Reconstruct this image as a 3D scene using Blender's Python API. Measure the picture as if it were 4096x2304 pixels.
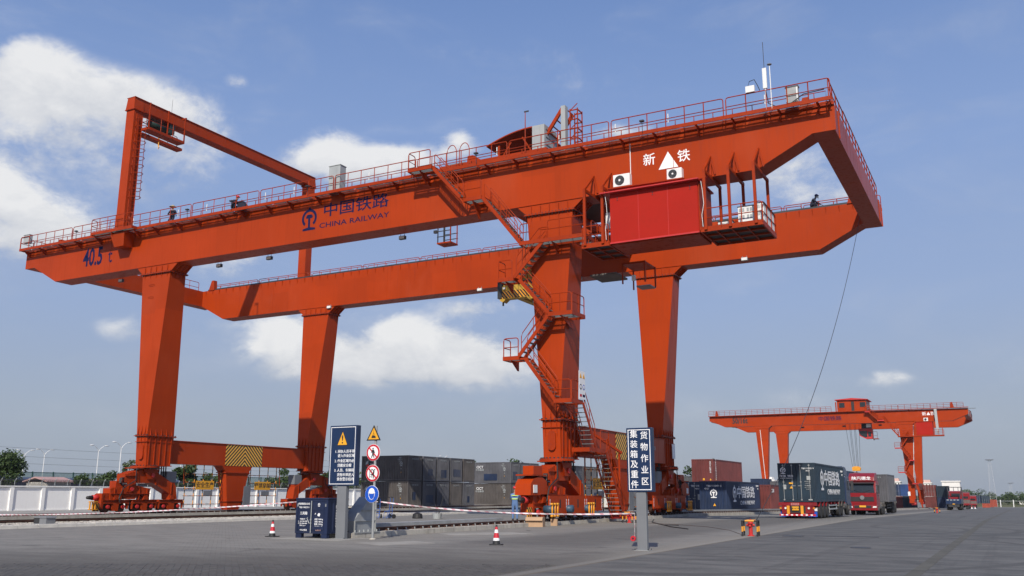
import bpy, bmesh, math, random
from mathutils import Vector, Matrix, Euler
R = math.radians
rnd = random.Random(7)
for o in list(bpy.data.objects): bpy.data.objects.remove(o)
sc = bpy.context.scene
COL = sc.collection

# ------------------------------------------------------------------ camera
YAW, PITCH, ROLL, FPX = 0.4899, 0.2207, 0.0021, 3674.8
fw = Vector((-math.sin(YAW)*math.cos(PITCH), math.cos(YAW)*math.cos(PITCH), math.sin(PITCH)))
rt = Vector((math.cos(YAW), math.sin(YAW), 0)); up = rt.cross(fw)
r2 = rt*math.cos(ROLL)+up*math.sin(ROLL); u2 = -rt*math.sin(ROLL)+up*math.cos(ROLL)
cam_d = bpy.data.cameras.new('camera'); cam = bpy.data.objects.new('camera', cam_d); COL.objects.link(cam)
m = Matrix((r2, u2, -fw)).transposed().to_4x4(); m.translation = Vector((0, 0, 1.55)); cam.matrix_world = m
cam_d.sensor_width = 36; cam_d.lens = 36*FPX/4096; cam_d.clip_end = 20000; cam_d.clip_start = 0.1
sc.camera = cam
# ------------------------------------------------------------------ sun, sky, exposure
SUN_AZ, SUN_EL = R(161), R(38)            # compass angle from +Y, clockwise
sdir = Vector((math.sin(SUN_AZ)*math.cos(SUN_EL), math.cos(SUN_AZ)*math.cos(SUN_EL), math.sin(SUN_EL)))
sl = bpy.data.lights.new('sun', 'SUN'); sl.energy = 4.5; sl.angle = R(0.6); sl.color = (1.0, 0.93, 0.82)
so = bpy.data.objects.new('sun', sl); COL.objects.link(so); so.rotation_euler = sdir.to_track_quat('Z', 'Y').to_euler()
sc.view_settings.view_transform = 'Standard'; sc.view_settings.look = 'None'
sc.view_settings.exposure = 0.0; sc.view_settings.gamma = 1.0; sc.view_settings.use_curve_mapping = False
W = bpy.data.worlds.new('World'); sc.world = W; W.use_nodes = True

class NT:
    """tiny node-tree helper"""
    def __init__(s, nt): s.nt = nt; s.n = nt.nodes; s.l = nt.links
    def new(s, t, **k):
        n = s.n.new(t)
        for a, b in k.items():
            if a.startswith('i_'): s.set(n, a[2:], b)
            else: setattr(n, a, b)
        return n
    def set(s, n, key, v):
        i = n.inputs[int(key)] if key.isdigit() else n.inputs[key]
        if isinstance(v, bpy.types.NodeSocket): s.l.new(v, i)
        else: i.default_value = v
    def math(s, op, a, b=0.0, c=0.0, clamp=False):
        n = s.n.new('ShaderNodeMath'); n.operation = op; n.use_clamp = clamp
        for i, v in enumerate((a, b, c)): s.set(n, str(i), v)
        return n.outputs[0]
    def smooth(s, v, a, b, lo=0.0, hi=1.0):
        n = s.n.new('ShaderNodeMapRange'); n.interpolation_type = 'SMOOTHSTEP'
        for i, x in enumerate((v, a, b, lo, hi)): s.set(n, str(i), x)
        return n.outputs[0]
    def noise(s, vec, scale, detail=4, rough=0.55, dist=0.0):
        n = s.new('ShaderNodeTexNoise'); s.set(n, 'Vector', vec); n.inputs['Scale'].default_value = scale
        n.inputs['Detail'].default_value = detail; n.inputs['Roughness'].default_value = rough; n.inputs['Distortion'].default_value = dist
        return n.outputs[0]
    def mix(s, f, a, b, bt='MIX'):
        n = s.n.new('ShaderNodeMix'); n.data_type = 'RGBA'; n.blend_type = bt
        for k, v in ((0, f), (6, a), (7, b)):
            if isinstance(v, bpy.types.NodeSocket): s.l.new(v, n.inputs[k])
            else: n.inputs[k].default_value = v if k == 0 else (tuple(v)+(1,))[:4]
        return n.outputs[2]
    def mapping(s, vec, scale=(1, 1, 1), rot=(0, 0, 0), loc=(0, 0, 0)):
        n = s.new('ShaderNodeMapping'); s.set(n, 'Vector', vec); n.inputs['Scale'].default_value = scale
        n.inputs['Rotation'].default_value = rot; n.inputs['Location'].default_value = loc
        return n.outputs[0]

def build_world():
    t = NT(W.node_tree)
    for n in list(t.n): t.n.remove(n)
    out = t.new('ShaderNodeOutputWorld')
    sky = t.new('ShaderNodeTexSky'); sky.sky_type = 'NISHITA'; sky.sun_disc = False
    sky.sun_elevation = SUN_EL; sky.sun_rotation = SUN_AZ
    sky.air_density = 1.0; sky.dust_density = 1.6; sky.ozone_density = 2.2; sky.altitude = 0
    geo = t.new('ShaderNodeNewGeometry')
    inc = t.new('ShaderNodeVectorMath', operation='SCALE'); t.set(inc, '0', geo.outputs['Incoming']); inc.inputs['Scale'].default_value = -1
    tc = t.new('ShaderNodeTexCoord'); D = tc.outputs['Generated']
    sep = t.new('ShaderNodeSeparateXYZ'); t.set(sep, '0', D)
    az = t.math('ARCTAN2', sep.outputs[0], sep.outputs[1]); el = t.math('ARCSINE', sep.outputs[2])
    cv = t.new('ShaderNodeCombineXYZ'); t.set(cv, '0', az); t.set(cv, '1', el)
    v2 = t.mapping(cv.outputs[0], (1, 1.5, 1))
    n1 = t.noise(v2, 7.0, 10, 0.62, 0.4); n2 = t.noise(v2, 30.0, 8, 0.65, .3); n3 = t.noise(t.mapping(v2, (1, 1, 1), loc=(.0, .012, 0)), 14.0, 8, .6, .3)
    field = None; bsum = None
    for a, e, ra, re, k, br in CLOUDS:
        da = t.math('DIVIDE', t.math('SUBTRACT', az, R(a)), R(ra)); de = t.math('DIVIDE', t.math('SUBTRACT', el, R(e)), R(re))
        q = t.math('ADD', t.math('MULTIPLY', da, da), t.math('MULTIPLY', de, de))
        w = t.math('MULTIPLY', t.math('EXPONENT', t.math('MULTIPLY', q, -1.1)), k)
        b = t.math('MULTIPLY', w, t.math('MULTIPLY_ADD', de, .40, br))
        field = w if field is None else t.math('ADD', field, w); bsum = b if bsum is None else t.math('ADD', bsum, b)
    amp = t.math('MINIMUM', t.math('MULTIPLY', field, 2.2), 1.0)
    edge = t.math('ADD', t.math('MULTIPLY', t.math('SUBTRACT', n1, .5), 2.4), t.math('MULTIPLY', t.math('SUBTRACT', n2, .5), 1.1))
    s = t.math('MULTIPLY_ADD', edge, amp, field)
    den = t.math('MULTIPLY', t.smooth(s, .12, 1.0), .93)
    bright = t.math('ADD', t.math('DIVIDE', bsum, t.math('MAXIMUM', field, .02)), t.math('ADD', t.math('MULTIPLY', t.math('SUBTRACT', n3, .5), 2.3), t.math('MULTIPLY', t.math('SUBTRACT', s, .6), .25)))
    wisp = t.noise(t.mapping(cv.outputs[0], (1, 2.6, 1)), 4.0, 8, .6, .4)
    wisp = t.math('MULTIPLY', t.smooth(wisp, .46, .80), .26)
    den = t.math('MAXIMUM', den, wisp)
    # low haze: the sky pales towards the horizon all the way round
    hz = t.smooth(el, R(60), R(15), 0.0, 0.90)
    g = t.math('MULTIPLY_ADD', n2, .35, .83)
    val = t.math('MULTIPLY', t.math('MULTIPLY_ADD', bright, .62, .36), g, clamp=True)
    cb = t.new('ShaderNodeBackground'); cc = t.mix(val, (.42, .46, .54), (.86, .86, .86)); t.set(cb, 'Color', cc)
    cb.inputs['Strength'].default_value = 1.0
    sb = t.new('ShaderNodeBackground'); t.set(sb, 'Color', t.mix(1.0, sky.outputs[0], (.98, 1.0, 1.22), 'MULTIPLY')); sb.inputs['Strength'].default_value = SKY_STR
    rp = t.new('ShaderNodeValToRGB'); t.set(rp, '0', t.math('DIVIDE', el, R(40))); cr = rp.color_ramp
    cr.elements[0].position = 0.0; cr.elements[0].color = (.345, .388, .455, 1); cr.elements[1].position = 1.0; cr.elements[1].color = (.13, .24, .52, 1)
    for ps, c_ in ((.12, (.355, .41, .50, 1)), (.28, (.315, .41, .61, 1)), (.5, (.26, .375, .64, 1)), (.75, (.185, .30, .58, 1))): cr.elements.new(ps).color = c_
    hb = t.new('ShaderNodeBackground'); t.set(hb, 'Color', rp.outputs[0]); hb.inputs['Strength'].default_value = 1.0
    m0 = t.new('ShaderNodeMixShader'); t.set(m0, '0', hz); t.set(m0, '1', sb.outputs[0]); t.set(m0, '2', hb.outputs[0])
    m1 = t.new('ShaderNodeMixShader'); t.set(m1, '0', den); t.set(m1, '1', m0.outputs[0]); t.set(m1, '2', cb.outputs[0])
    t.set(out, 'Surface', m1.outputs[0])
HAZE = 0.0001
SKY_STR = 0.125
# clouds: azimuth from +Y, elevation, half sizes (degrees), density, brightness
CLOUDS = [(-57.4, 23.5, 1.9, 1.2, 0.95, 0.9), (-57.9, 22.1, 2.5, 1.7, 0.8, 0.6), (-55.0, 22.3, 3.0, 1.7, 0.7, 0.5), (-57.7, 20.2, 3.5, 2.3, 0.6, 0.4), (-52.1, 22.3, 2.5, 1.3, 0.55, 0.45), (-49.5, 21.6, 2.8, 2.0, 0.5, 0.4), (-48.0, 19.9, 2.8, 2.7, 0.4, 0.35), (-52.4, 18.4, 4.5, 2.7, 0.35, 0.3), (-58.0, 16.3, 1.6, 1.1, 0.9, 0.95), (-56.1, 15.2, 2.3, 1.2, 0.95, 0.85), (-57.5, 13.7, 3.2, 1.3, 0.75, 0.4), (-54.1, 14.1, 3.4, 1.3, 0.45, 0.3), (-59.3, 16.9, 1.6, 1.5, 0.8, 0.7), (-39.7, 20.9, 1.5, 1.1, 1.0, 1.0), (-41.1, 20.2, 1.5, 0.9, 0.95, 0.8), (-37.4, 20.5, 2.3, 0.9, 0.95, 0.85), (-35.1, 20.6, 2.3, 0.7, 0.85, 0.75), (-39.4, 19.5, 4.1, 1.0, 0.6, 0.5), (-31.6, 21.9, 1.1, 0.6, 0.8, 0.85), (-31.4, 21.1, 2.1, 0.7, 0.5, 0.5), (-21.2, 22.2, 2.1, 0.5, 0.75, 0.8), (-35.3, 10.1, 1.4, 1.0, 0.95, 0.95), (-36.2, 8.9, 3.0, 1.2, 0.85, 0.7), (-32.5, 9.0, 2.7, 1.5, 0.9, 0.7), (-30.0, 8.5, 2.2, 1.2, 0.85, 0.6), (-37.6, 7.6, 3.4, 0.8, 0.7, 0.35), (-32.7, 7.3, 5.0, 0.9, 0.7, 0.35), (-42.2, 9.6, 1.7, 1.3, 0.85, 0.8), (-42.5, 8.3, 2.6, 1.4, 0.65, 0.5), (-40.0, 7.4, 4.8, 1.4, 0.4, 0.3), (-29.8, 11.4, 3.0, 0.7, 0.65, 0.55), (-46.1, 13.4, 2.3, 0.8, 0.6, 0.5), (-44.2, 14.1, 1.7, 0.6, 0.5, 0.5), (-51.5, 9.2, 1.7, 0.8, 0.45, 0.35), (-46.3, 10.7, 3.7, 1.9, 0.35, 0.35), (-17.5, 18.6, 4.0, 1.7, 0.4, 0.4), (-10.1, 19.3, 3.3, 1.4, 0.5, 0.5), (-8.8, 17.5, 3.2, 0.9, 0.5, 0.5), (-5.6, 6.6, 1.7, 0.5, 0.5, 0.5), (-9.8, 5.6, 6.4, 1.4, 0.25, 0.35), (-45.9, 24.2, 0.8, 0.5, 0.45, 0.4), (-23.0, 25.4, 5.8, 2.6, 0.22, 0.35), (-28.8, 7.1, 6.2, 1.7, 0.3, 0.3), (-22.6, 15.2, 5.0, 2.0, 0.28, 0.35), (-17.8, 10.6, 3.9, 1.5, 0.22, 0.3), (-31.8, 27.0, 5.4, 1.4, 0.18, 0.3), (-11.9, 27.8, 4.9, 1.1, 0.15, 0.3)]
build_world()

# ------------------------------------------------------------------ materials
def principled(name, rough=.5, metal=0., spec=.5):
    mt = bpy.data.materials.new(name); mt.use_nodes = True
    t = NT(mt.node_tree); b = t.n['Principled BSDF']
    b.inputs['Roughness'].default_value = rough; b.inputs['Metallic'].default_value = metal; b.inputs['Specular IOR Level'].default_value = spec
    return mt, t, b
def mat(name, col, rough=.5, metal=0., var=.12, dirt=None, dirt_amt=.0, streak=False, scale=1.3, bump=0.0, spec=.5):
    """painted / plain surface: colour with soft mottling, optional streaky dirt, optional fine relief"""
    mt, t, b = principled(name, rough, metal, spec)
    tc = t.new('ShaderNodeTexCoord'); P = tc.outputs['Object']
    n = t.noise(P, scale, 5)
    c = t.mix(t.smooth(n, .25, .75), [x*(1-var) for x in col], [min(1, x*(1+var)) for x in col])
    if dirt_amt:
        v = t.mapping(P, (2.2, 2.2, .16)) if streak else P
        d = t.smooth(t.noise(v, 2.4 if streak else 3.0, 6, .62), .48, .78)
        c = t.mix(t.math('MULTIPLY', d, dirt_amt), c, dirt or (.05, .04, .035))
        t.set(b, 'Roughness', t.math('MULTIPLY_ADD', d, .25, rough, clamp=True))
    t.set(b, 'Base Color', c)
    if bump:
        bp = t.new('ShaderNodeBump'); bp.inputs['Strength'].default_value = bump; bp.inputs['Distance'].default_value = .02
        t.set(bp, 'Height', t.noise(P, scale*22, 4)); t.set(b, 'Normal', bp.outputs[0])
    return mt
def weather(mt, amt=.5):
    """plate-to-plate tone shifts, chalky fading and thin rust runs on big painted steel"""
    t = NT(mt.node_tree); b = t.n['Principled BSDF']; src = b.inputs['Base Color'].links[0].from_socket
    tc = t.new('ShaderNodeTexCoord'); P_ = tc.outputs['Object']
    vo = t.new('ShaderNodeTexVoronoi'); vo.distance = 'CHEBYCHEV'; t.set(vo, 'Vector', t.mapping(P_, (.34, .34, .34))); vo.inputs['Scale'].default_value = 1.0; vo.inputs['Randomness'].default_value = .35
    sp = t.new('ShaderNodeSeparateXYZ'); t.set(sp, '0', vo.outputs['Color'])
    c = t.mix(t.math('MULTIPLY', sp.outputs[0], .16*amt*2), src, (.20, .026, .006))
    run = t.smooth(t.noise(t.mapping(P_, (7, 7, .22)), 1.0, 4, .7), .60, .80); gate = t.smooth(t.noise(P_, .5, 3), .45, .65)
    c = t.mix(t.math('MULTIPLY', t.math('MULTIPLY', run, gate), .55*amt), c, (.10, .022, .010))
    fade = t.smooth(t.noise(t.mapping(P_, (1, 1, .5)), .28, 4, .6), .52, .75); c = t.mix(t.math('MULTIPLY', fade, .28*amt), c, (.46, .085, .035))
    t.set(b, 'Base Color', c); return mt
def stripes(name, axis, width, slope, c1, c2, rough=.5, chev=None):
    """hazard print: diagonal (or chevron) bands in two colours"""
    mt, t, b = principled(name, rough)
    tc = t.new('ShaderNodeTexCoord'); s = t.new('ShaderNodeSeparateXYZ'); t.set(s, '0', tc.outputs['Object'])
    a = s.outputs[axis]; z = s.outputs[2]
    if chev is not None: a = t.math('ABSOLUTE', t.math('SUBTRACT', a, chev))
    f = t.math('FRACT', t.math('DIVIDE', t.math('ADD', t.math('MULTIPLY', a, slope), t.math('ADD', z, 100.0)), width))
    c = t.mix(t.math('GREATER_THAN', f, .5), c1, c2)
    n = t.smooth(t.noise(tc.outputs['Object'], 3, 5), .5, .8)
    t.set(b, 'Base Color', t.mix(t.math('MULTIPLY', n, .2), c, (.1, .06, .04)))
    return mt
M = {}
M['orange'] = mat('orange_paint', (.375, .041, .005), .36, var=.06, dirt=(.24, .028, .010), dirt_amt=.38, streak=True, scale=.35, spec=.13)
weather(M['orange'], .8)
M['orange2'] = mat('orange_steel', (.315, .033, .005), .42, var=.12, dirt=(.14, .022, .01), dirt_amt=.45, scale=.9, spec=.15)
M['red'] = mat('red_cabin_paint', (.375, .016, .008), .5, var=.04, dirt=(.26, .02, .01), dirt_amt=.25, scale=.5, spec=.12)
M['redpart'] = mat('red_part', (.5, .025, .022), .45, var=.1, dirt_amt=.2)
M['steel'] = mat('galvanised_steel', (.30, .31, .31), .5, .15, .15, dirt=(.2, .18, .15), dirt_amt=.3)
M['grate'] = mat('grating_steel', (.22, .24, .25), .5, .4, .1)
M['grey'] = mat('grey_paint', (.17, .178, .19), .5, var=.08, dirt_amt=.25, streak=True)
M['palegrey'] = mat('pale_grey_box', (.34, .36, .36), .5, var=.06, dirt_amt=.2, streak=True)
M['white'] = mat('white_enamel', (.74, .74, .72), .45, var=.04, dirt_amt=.12, streak=True)
M['black'] = mat('black_rubber', (.018, .018, .019), .6, var=.2)
M['dark'] = mat('dark_steel', (.045, .045, .048), .5, .3, .2)
M['navy'] = mat('navy_sign_enamel', (.008, .024, .072), .35, var=.1, dirt=(.03, .045, .08), dirt_amt=.35, streak=True)
M['signwhite'] = mat('sign_white', (.80, .80, .80), .5, var=.02)
M['signyellow'] = mat('sign_yellow', (.75, .36, .02), .5, var=.03)
M['yellow'] = mat('safety_yellow', (.72, .30, .015), .5, var=.08, dirt_amt=.15)
M['signred'] = mat('sign_red', (.50, .015, .03), .45, var=.03)
M['signblue'] = mat('sign_blue', (.01, .08, .46), .4, var=.03)
M['letter'] = mat('dark_blue_letter', (.006, .010, .055), .7, var=.05, spec=.15)
M['rust'] = mat('rusty_rail', (.075, .032, .02), .7, .2, .35, dirt=(.03, .015, .01), dirt_amt=.6, scale=4)
M['railtop'] = mat('worn_rail_head', (.20, .16, .14), .4, .6, .2)
M['concrete'] = mat('weathered_concrete', (.44, .41, .35), .85, var=.18, dirt=(.13, .10, .075), dirt_amt=.6, streak=True, scale=1.2, bump=.3)
M['kerbstone'] = mat('pale_kerb_stone', (.66, .63, .56), .85, var=.12, dirt=(.35, .31, .25), dirt_amt=.5, scale=2.0, bump=.3)
M['wall'] = mat('white_wall_paint', (.87, .865, .84), .7, var=.02, dirt=(.66, .64, .60), dirt_amt=.3, streak=True, scale=.6)
M['gravel'] = mat('ballast', (.40, .38, .35), .95, var=.45, dirt=(.16, .12, .09), dirt_amt=.5, scale=7, bump=1.0)
M['glass'] = principled('cab_glass', .06, 0., .6)[0]; M['glass'].node_tree.nodes['Principled BSDF'].inputs['Base Color'].default_value = (.02, .026, .03, 1)
M['tyre'] = mat('tyre_rubber', (.022, .021, .02), .8, var=.2, dirt=(.12, .10, .08), dirt_amt=.35)
M['chrome'] = mat('wheel_rim', (.55, .55, .55), .3, .8, .1)
M['spreader'] = mat('spreader_yellow', (.50, .30, .03), .5, var=.1, dirt=(.1, .07, .03), dirt_amt=.5)
M['motor'] = mat('blue_motor', (.035, .075, .12), .5, var=.1, dirt_amt=.3)
M['green'] = mat('dark_green_machine', (.012, .035, .028), .5, var=.1)
M['cardboard'] = mat('cardboard', (.42, .27, .16), .9, var=.08)
M['skin'] = mat('skin', (.34, .17, .11), .6, var=.05)
M['overall'] = mat('blue_overall', (.10, .18, .36), .85, var=.12)
M['darkcloth'] = mat('dark_cloth', (.012, .014, .03), .9, var=.2)
M['hivis'] = mat('reflective_band', (.55, .75, .22), .5, var=.05)
M['straw'] = mat('straw_hat', (.42, .34, .2), .9, var=.1)
M['helmet'] = mat('red_helmet', (.55, .02, .02), .3, var=.03)
M['bluepaint'] = mat('blue_cart_paint', (.04, .10, .30), .5, var=.1, dirt_amt=.2)
M['truckred'] = mat('truck_red', (.22, .010, .015), .3, var=.05, dirt=(.12, .05, .04), dirt_amt=.3)
M['truckblue'] = mat('truck_blue', (.012, .028, .075), .3, var=.05, dirt=(.08, .08, .09), dirt_amt=.2)
M['truckgrey'] = mat('chassis_grey', (.12, .11, .10), .7, .1, .2, dirt=(.10, .07, .05), dirt_amt=.5)
M['plate'] = M['signyellow']
M['lamp'] = principled('lamp_lens', .15, 0., .6)[0]; M['lamp'].node_tree.nodes['Principled BSDF'].inputs['Base Color'].default_value = (.75, .75, .72, 1)
M['amber'] = mat('amber_lens', (.6, .2, .02), .3, var=.02)
M['hazA'] = stripes('hazard_bands', 0, .26, 1.2, (.70, .30, .02), (.012, .012, .012))
M['hazY'] = stripes('hazard_bands_side', 1, .26, 1.2, (.70, .30, .02), (.012, .012, .012))
M['hazPole'] = stripes('pole_bands', 2, .5, 0, (.70, .28, .02), (.012, .012, .012))
M['hazBar'] = stripes('bar_bands', 1, .5, 0, (.70, .28, .02), (.5, .05, .02)); 
def _bar():
    mt, t, b = principled('bar_bands_y', .5)
    tc = t.new('ShaderNodeTexCoord'); s = t.new('ShaderNodeSeparateXYZ'); t.set(s, '0', tc.outputs['Object'])
    f = t.math('FRACT', t.math('DIVIDE', t.math('ADD', s.outputs[1], 100.0), .6))
    t.set(b, 'Base Color', t.mix(t.math('GREATER_THAN', f, .45), (.62, .16, .02), (.015, .012, .012)))
    return mt
M['hazBar'] = _bar()
def _tape():
    mt, t, b = principled('barrier_tape_print', .4)
    tc = t.new('ShaderNodeTexCoord'); s = t.new('ShaderNodeSeparateXYZ'); t.set(s, '0', tc.outputs['Object'])
    f = t.math('FRACT', t.math('ADD', t.math('MULTIPLY', s.outputs[0], 3.1), t.math('MULTIPLY', s.outputs[2], 5)))
    t.set(b, 'Base Color', t.mix(t.math('GREATER_THAN', f, .6), (.74, .68, .68), (.62, .33, .36)))
    return mt
M['tape'] = _tape()
def container_mat(name, col, dirt=(.05, .035, .03), amt=.4, patch=None):
    mt, t, b = principled(name, .55)
    tc = t.new('ShaderNodeTexCoord'); P = tc.outputs['Object']; oi = t.new('ShaderNodeObjectInfo')
    va = t.new('ShaderNodeVectorMath', operation='ADD'); t.set(va, '0', P); t.set(va, '1', oi.outputs['Location'])
    v = va.outputs[0]
    c = t.mix(t.smooth(t.noise(v, .7, 4), .3, .7), [x*.8 for x in col], [x*1.2 for x in col])
    d = t.smooth(t.noise(t.mapping(v, (2.5, 2.5, .35)), 2.0, 7, .65), .45, .8)
    c = t.mix(t.math('MULTIPLY', d, amt), c, dirt)
    if patch:
        p = t.smooth(t.noise(t.mapping(v, (1, 1, 1.2)), .45, 1), .56, .58)
        c = t.mix(t.math('MULTIPLY', p, .7), c, patch)
    t.set(b, 'Base Color', c); t.set(b, 'Roughness', t.math('MULTIPLY_ADD', d, .3, .5, clamp=True))
    return mt
CM = {'brown': container_mat('container_brown_grey', (.084, .074, .069), (.03, .025, .022), .5),
      'slate': container_mat('container_slate', (.092, .092, .102), (.045, .04, .036), .45),
      'navy': container_mat('container_navy', (.009, .022, .06), (.03, .03, .035), .3),
      'deep': container_mat('container_deep_blue', (.008, .024, .042), (.02, .025, .03), .3),
      'red': container_mat('container_maroon', (.135, .030, .026), (.06, .02, .018), .4),
      'grey': container_mat('container_grey', (.085, .09, .092), (.04, .035, .03), .4),
      'tool': container_mat('tool_container_navy', (.008, .016, .052), (.02, .02, .03), .3),
      'blue': container_mat('container_blue', (.02, .06, .19), (.03, .03, .04), .3),
      'orange': container_mat('container_orange_red', (.33, .06, .03), (.12, .03, .02), .3),
      'pale': container_mat('container_pale', (.52, .52, .48), (.3, .28, .25), .3)}

# ------------------------------------------------------------------ mesh helpers
class MB:
    def __init__(s): s.v = []; s.f = []; s.p = []
    def add(s, vs, fs):
        k = len(s.v); s.p.append((k, len(s.f))); s.v += [tuple(p) for p in vs]; s.f += [tuple(i+k for i in f) for f in fs]; return s
    def hexa(s, p):   # 4 bottom ccw, 4 top ccw
        return s.add(p, [(3, 2, 1, 0), (4, 5, 6, 7), (0, 1, 5, 4), (1, 2, 6, 5), (2, 3, 7, 6), (3, 0, 4, 7)])
    def box(s, x0, x1, y0, y1, z0, z1):
        x0, x1 = min(x0, x1), max(x0, x1); y0, y1 = min(y0, y1), max(y0, y1); z0, z1 = min(z0, z1), max(z0, z1)
        return s.hexa([(x0, y0, z0), (x1, y0, z0), (x1, y1, z0), (x0, y1, z0), (x0, y0, z1), (x1, y0, z1), (x1, y1, z1), (x0, y1, z1)])
    def cbox(s, c, sx, sy, sz): return s.box(c[0]-sx/2, c[0]+sx/2, c[1]-sy/2, c[1]+sy/2, c[2]-sz/2, c[2]+sz/2)
    def bar(s, p, q, w, h, upv=(0, 0, 1)):
        p = Vector(p); q = Vector(q); d = (q-p).normalized(); u = Vector(upv)
        if abs(d.dot(u)) > .98: u = Vector((1, 0, 0))
        a = d.cross(u).normalized()*w/2; b = a.cross(d).normalized()*h/2
        return s.hexa([p-a-b, p+a-b, q+a-b, q-a-b, p-a+b, p+a+b, q+a+b, q-a+b])
    def tube(s, pts, r, n=5, closed=False):
        pts = [Vector(p) for p in pts]; k0 = len(s.v); s.p.append((k0, len(s.f))); N = len(pts)
        for i, p in enumerate(pts):
            a = pts[i-1] if (i > 0 or closed) else p; b = pts[(i+1) % N] if (i < N-1 or closed) else p
            d = (b-a); d = d.normalized() if d.length > 1e-9 else Vector((0, 0, 1))
            u = Vector((0, 0, 1)) if abs(d.z) < .9 else Vector((1, 0, 0))
            e1 = d.cross(u).normalized(); e2 = e1.cross(d)
            rr = r[i] if isinstance(r, (list, tuple)) else r
            for j in range(n):
                t = 2*math.pi*j/n; s.v.append(tuple(p+e1*math.cos(t)*rr+e2*math.sin(t)*rr))
        for i in range(N if closed else N-1):
            for j in range(n):
                a = k0+i*n+j; b = k0+i*n+(j+1) % n; c = k0+((i+1) % N)*n+(j+1) % n; d = k0+((i+1) % N)*n+j
                s.f.append((a, b, c, d))
        if not closed:
            s.f.append(tuple(k0+j for j in range(n))[::-1]); s.f.append(tuple(k0+(N-1)*n+j for j in range(n)))
        return s
    def cyl(s, p, q, r, n=12): return s.tube([p, q], r, n)
    def prism(s, poly, axis, a, b):
        """poly of 2-D points extruded along axis ('x': poly is (y,z); 'y': (x,z); 'z': (x,y))"""
        n = len(poly)
        mk = {'x': lambda p, t: (t, p[0], p[1]), 'y': lambda p, t: (p[0], t, p[1]), 'z': lambda p, t: (p[0], p[1], t)}[axis]
        vs = [mk(p, a) for p in poly]+[mk(p, b) for p in poly]
        return s.add(vs, [tuple(range(n))[::-1], tuple(range(n, 2*n))]+[(i, (i+1) % n, n+(i+1) % n, n+i) for i in range(n)])
    def lathe(s, prof, c=(0, 0, 0), n=16):
        k0 = len(s.v)
        for r, z in prof:
            for j in range(n):
                t = 2*math.pi*j/n; s.v.append((c[0]+r*math.cos(t), c[1]+r*math.sin(t), c[2]+z))
        for i in range(len(prof)-1):
            for j in range(n): s.f.append((k0+i*n+j, k0+i*n+(j+1) % n, k0+(i+1)*n+(j+1) % n, k0+(i+1)*n+j))
        s.f.append(tuple(k0+j for j in range(n))[::-1]); s.f.append(tuple(k0+(len(prof)-1)*n+j for j in range(n)))
        return s
    def ball(s, c, rx, ry=None, rz=None, n=10):
        ry = ry or rx; rz = rz or rx; k0 = len(s.v); m_ = max(4, n//2)
        for i in range(1, m_):
            a = math.pi*i/m_
            for j in range(n):
                t = 2*math.pi*j/n; s.v.append((c[0]+rx*math.sin(a)*math.cos(t), c[1]+ry*math.sin(a)*math.sin(t), c[2]-rz*math.cos(a)))
        b = len(s.v); s.v += [(c[0], c[1], c[2]-rz), (c[0], c[1], c[2]+rz)]
        for i in range(m_-2):
            for j in range(n): s.f.append((k0+i*n+j, k0+i*n+(j+1) % n, k0+(i+1)*n+(j+1) % n, k0+(i+1)*n+j))
        for j in range(n):
            s.f.append((b, k0+(j+1) % n, k0+j)); s.f.append((b+1, k0+(m_-2)*n+j, k0+(m_-2)*n+(j+1) % n))
        return s
    def mesh(s, name, off=(0, 0, 0), smooth=False):
        me = bpy.data.meshes.new(name)
        me.from_pydata([(x-off[0], y-off[1], z-off[2]) for x, y, z in s.v], [], s.f); me.validate()
        bm = bmesh.new(); bm.from_mesh(me); bmesh.ops.recalc_face_normals(bm, faces=bm.faces); bm.to_mesh(me); bm.free()
        if smooth:
            for p in me.polygons: p.use_smooth = True
        return me

SPLIT = {'stiffener', 'flange', 'fence_rail', 'rail_post', 'splice_plate', 'weld_seam', 'conduit', 'clip_plate', 'floor_beam'}
def tag(o, label=None, cat=None, group=None, kind=None):
    if label: o['label'] = label
    if cat: o['category'] = cat
    if group: o['group'] = group
    if kind: o['kind'] = kind
    return o
def thing(name, label, cat, loc=(0, 0, 0), rz=0., group=None):
    o = bpy.data.objects.new(name, None); COL.objects.link(o); o.location = loc; o.rotation_euler = (0, 0, rz)
    o.empty_display_size = .3
    return tag(o, label, cat, group)
def root_of(o):
    while o.parent: o = o.parent
    return o
def ob(name, me, material=None, parent=None, loc=None, rot=None):
    o = bpy.data.objects.new(name, me); COL.objects.link(o)
    if material is not None and len(me.materials) == 0: me.materials.append(material)
    if parent: o.parent = parent
    if loc is not None: o.location = loc
    if rot is not None: o.rotation_euler = rot
    return o
def P(parent, name, mb, material, world=False, smooth=False):
    """one part: a mesh of its own; world=True means the builder used world coordinates and the thing is unrotated"""
    off = root_of(parent).location if world and parent else (0, 0, 0)
    if name in SPLIT and len(mb.p) > 1:
        o = None
        for i, (a, fa) in enumerate(mb.p):
            b, fb = mb.p[i+1] if i+1 < len(mb.p) else (len(mb.v), len(mb.f))
            q = MB(); q.v = mb.v[a:b]; q.f = [tuple(x-a for x in f) for f in mb.f[fa:fb]]
            o2 = ob(name, q.mesh(name, off, smooth), material, parent); o = o or o2
        return o
    return ob(name, mb.mesh(name, off, smooth), material, parent)
def bevel(o, w, seg=2):
    m_ = o.modifiers.new('bevel', 'BEVEL'); m_.width = w; m_.segments = seg; m_.limit_method = 'ANGLE'; return o
def structure(name, mb, material, smooth=False): return tag(ob(name, mb.mesh(name, smooth=smooth), material), kind='structure')
_tc = {}
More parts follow.
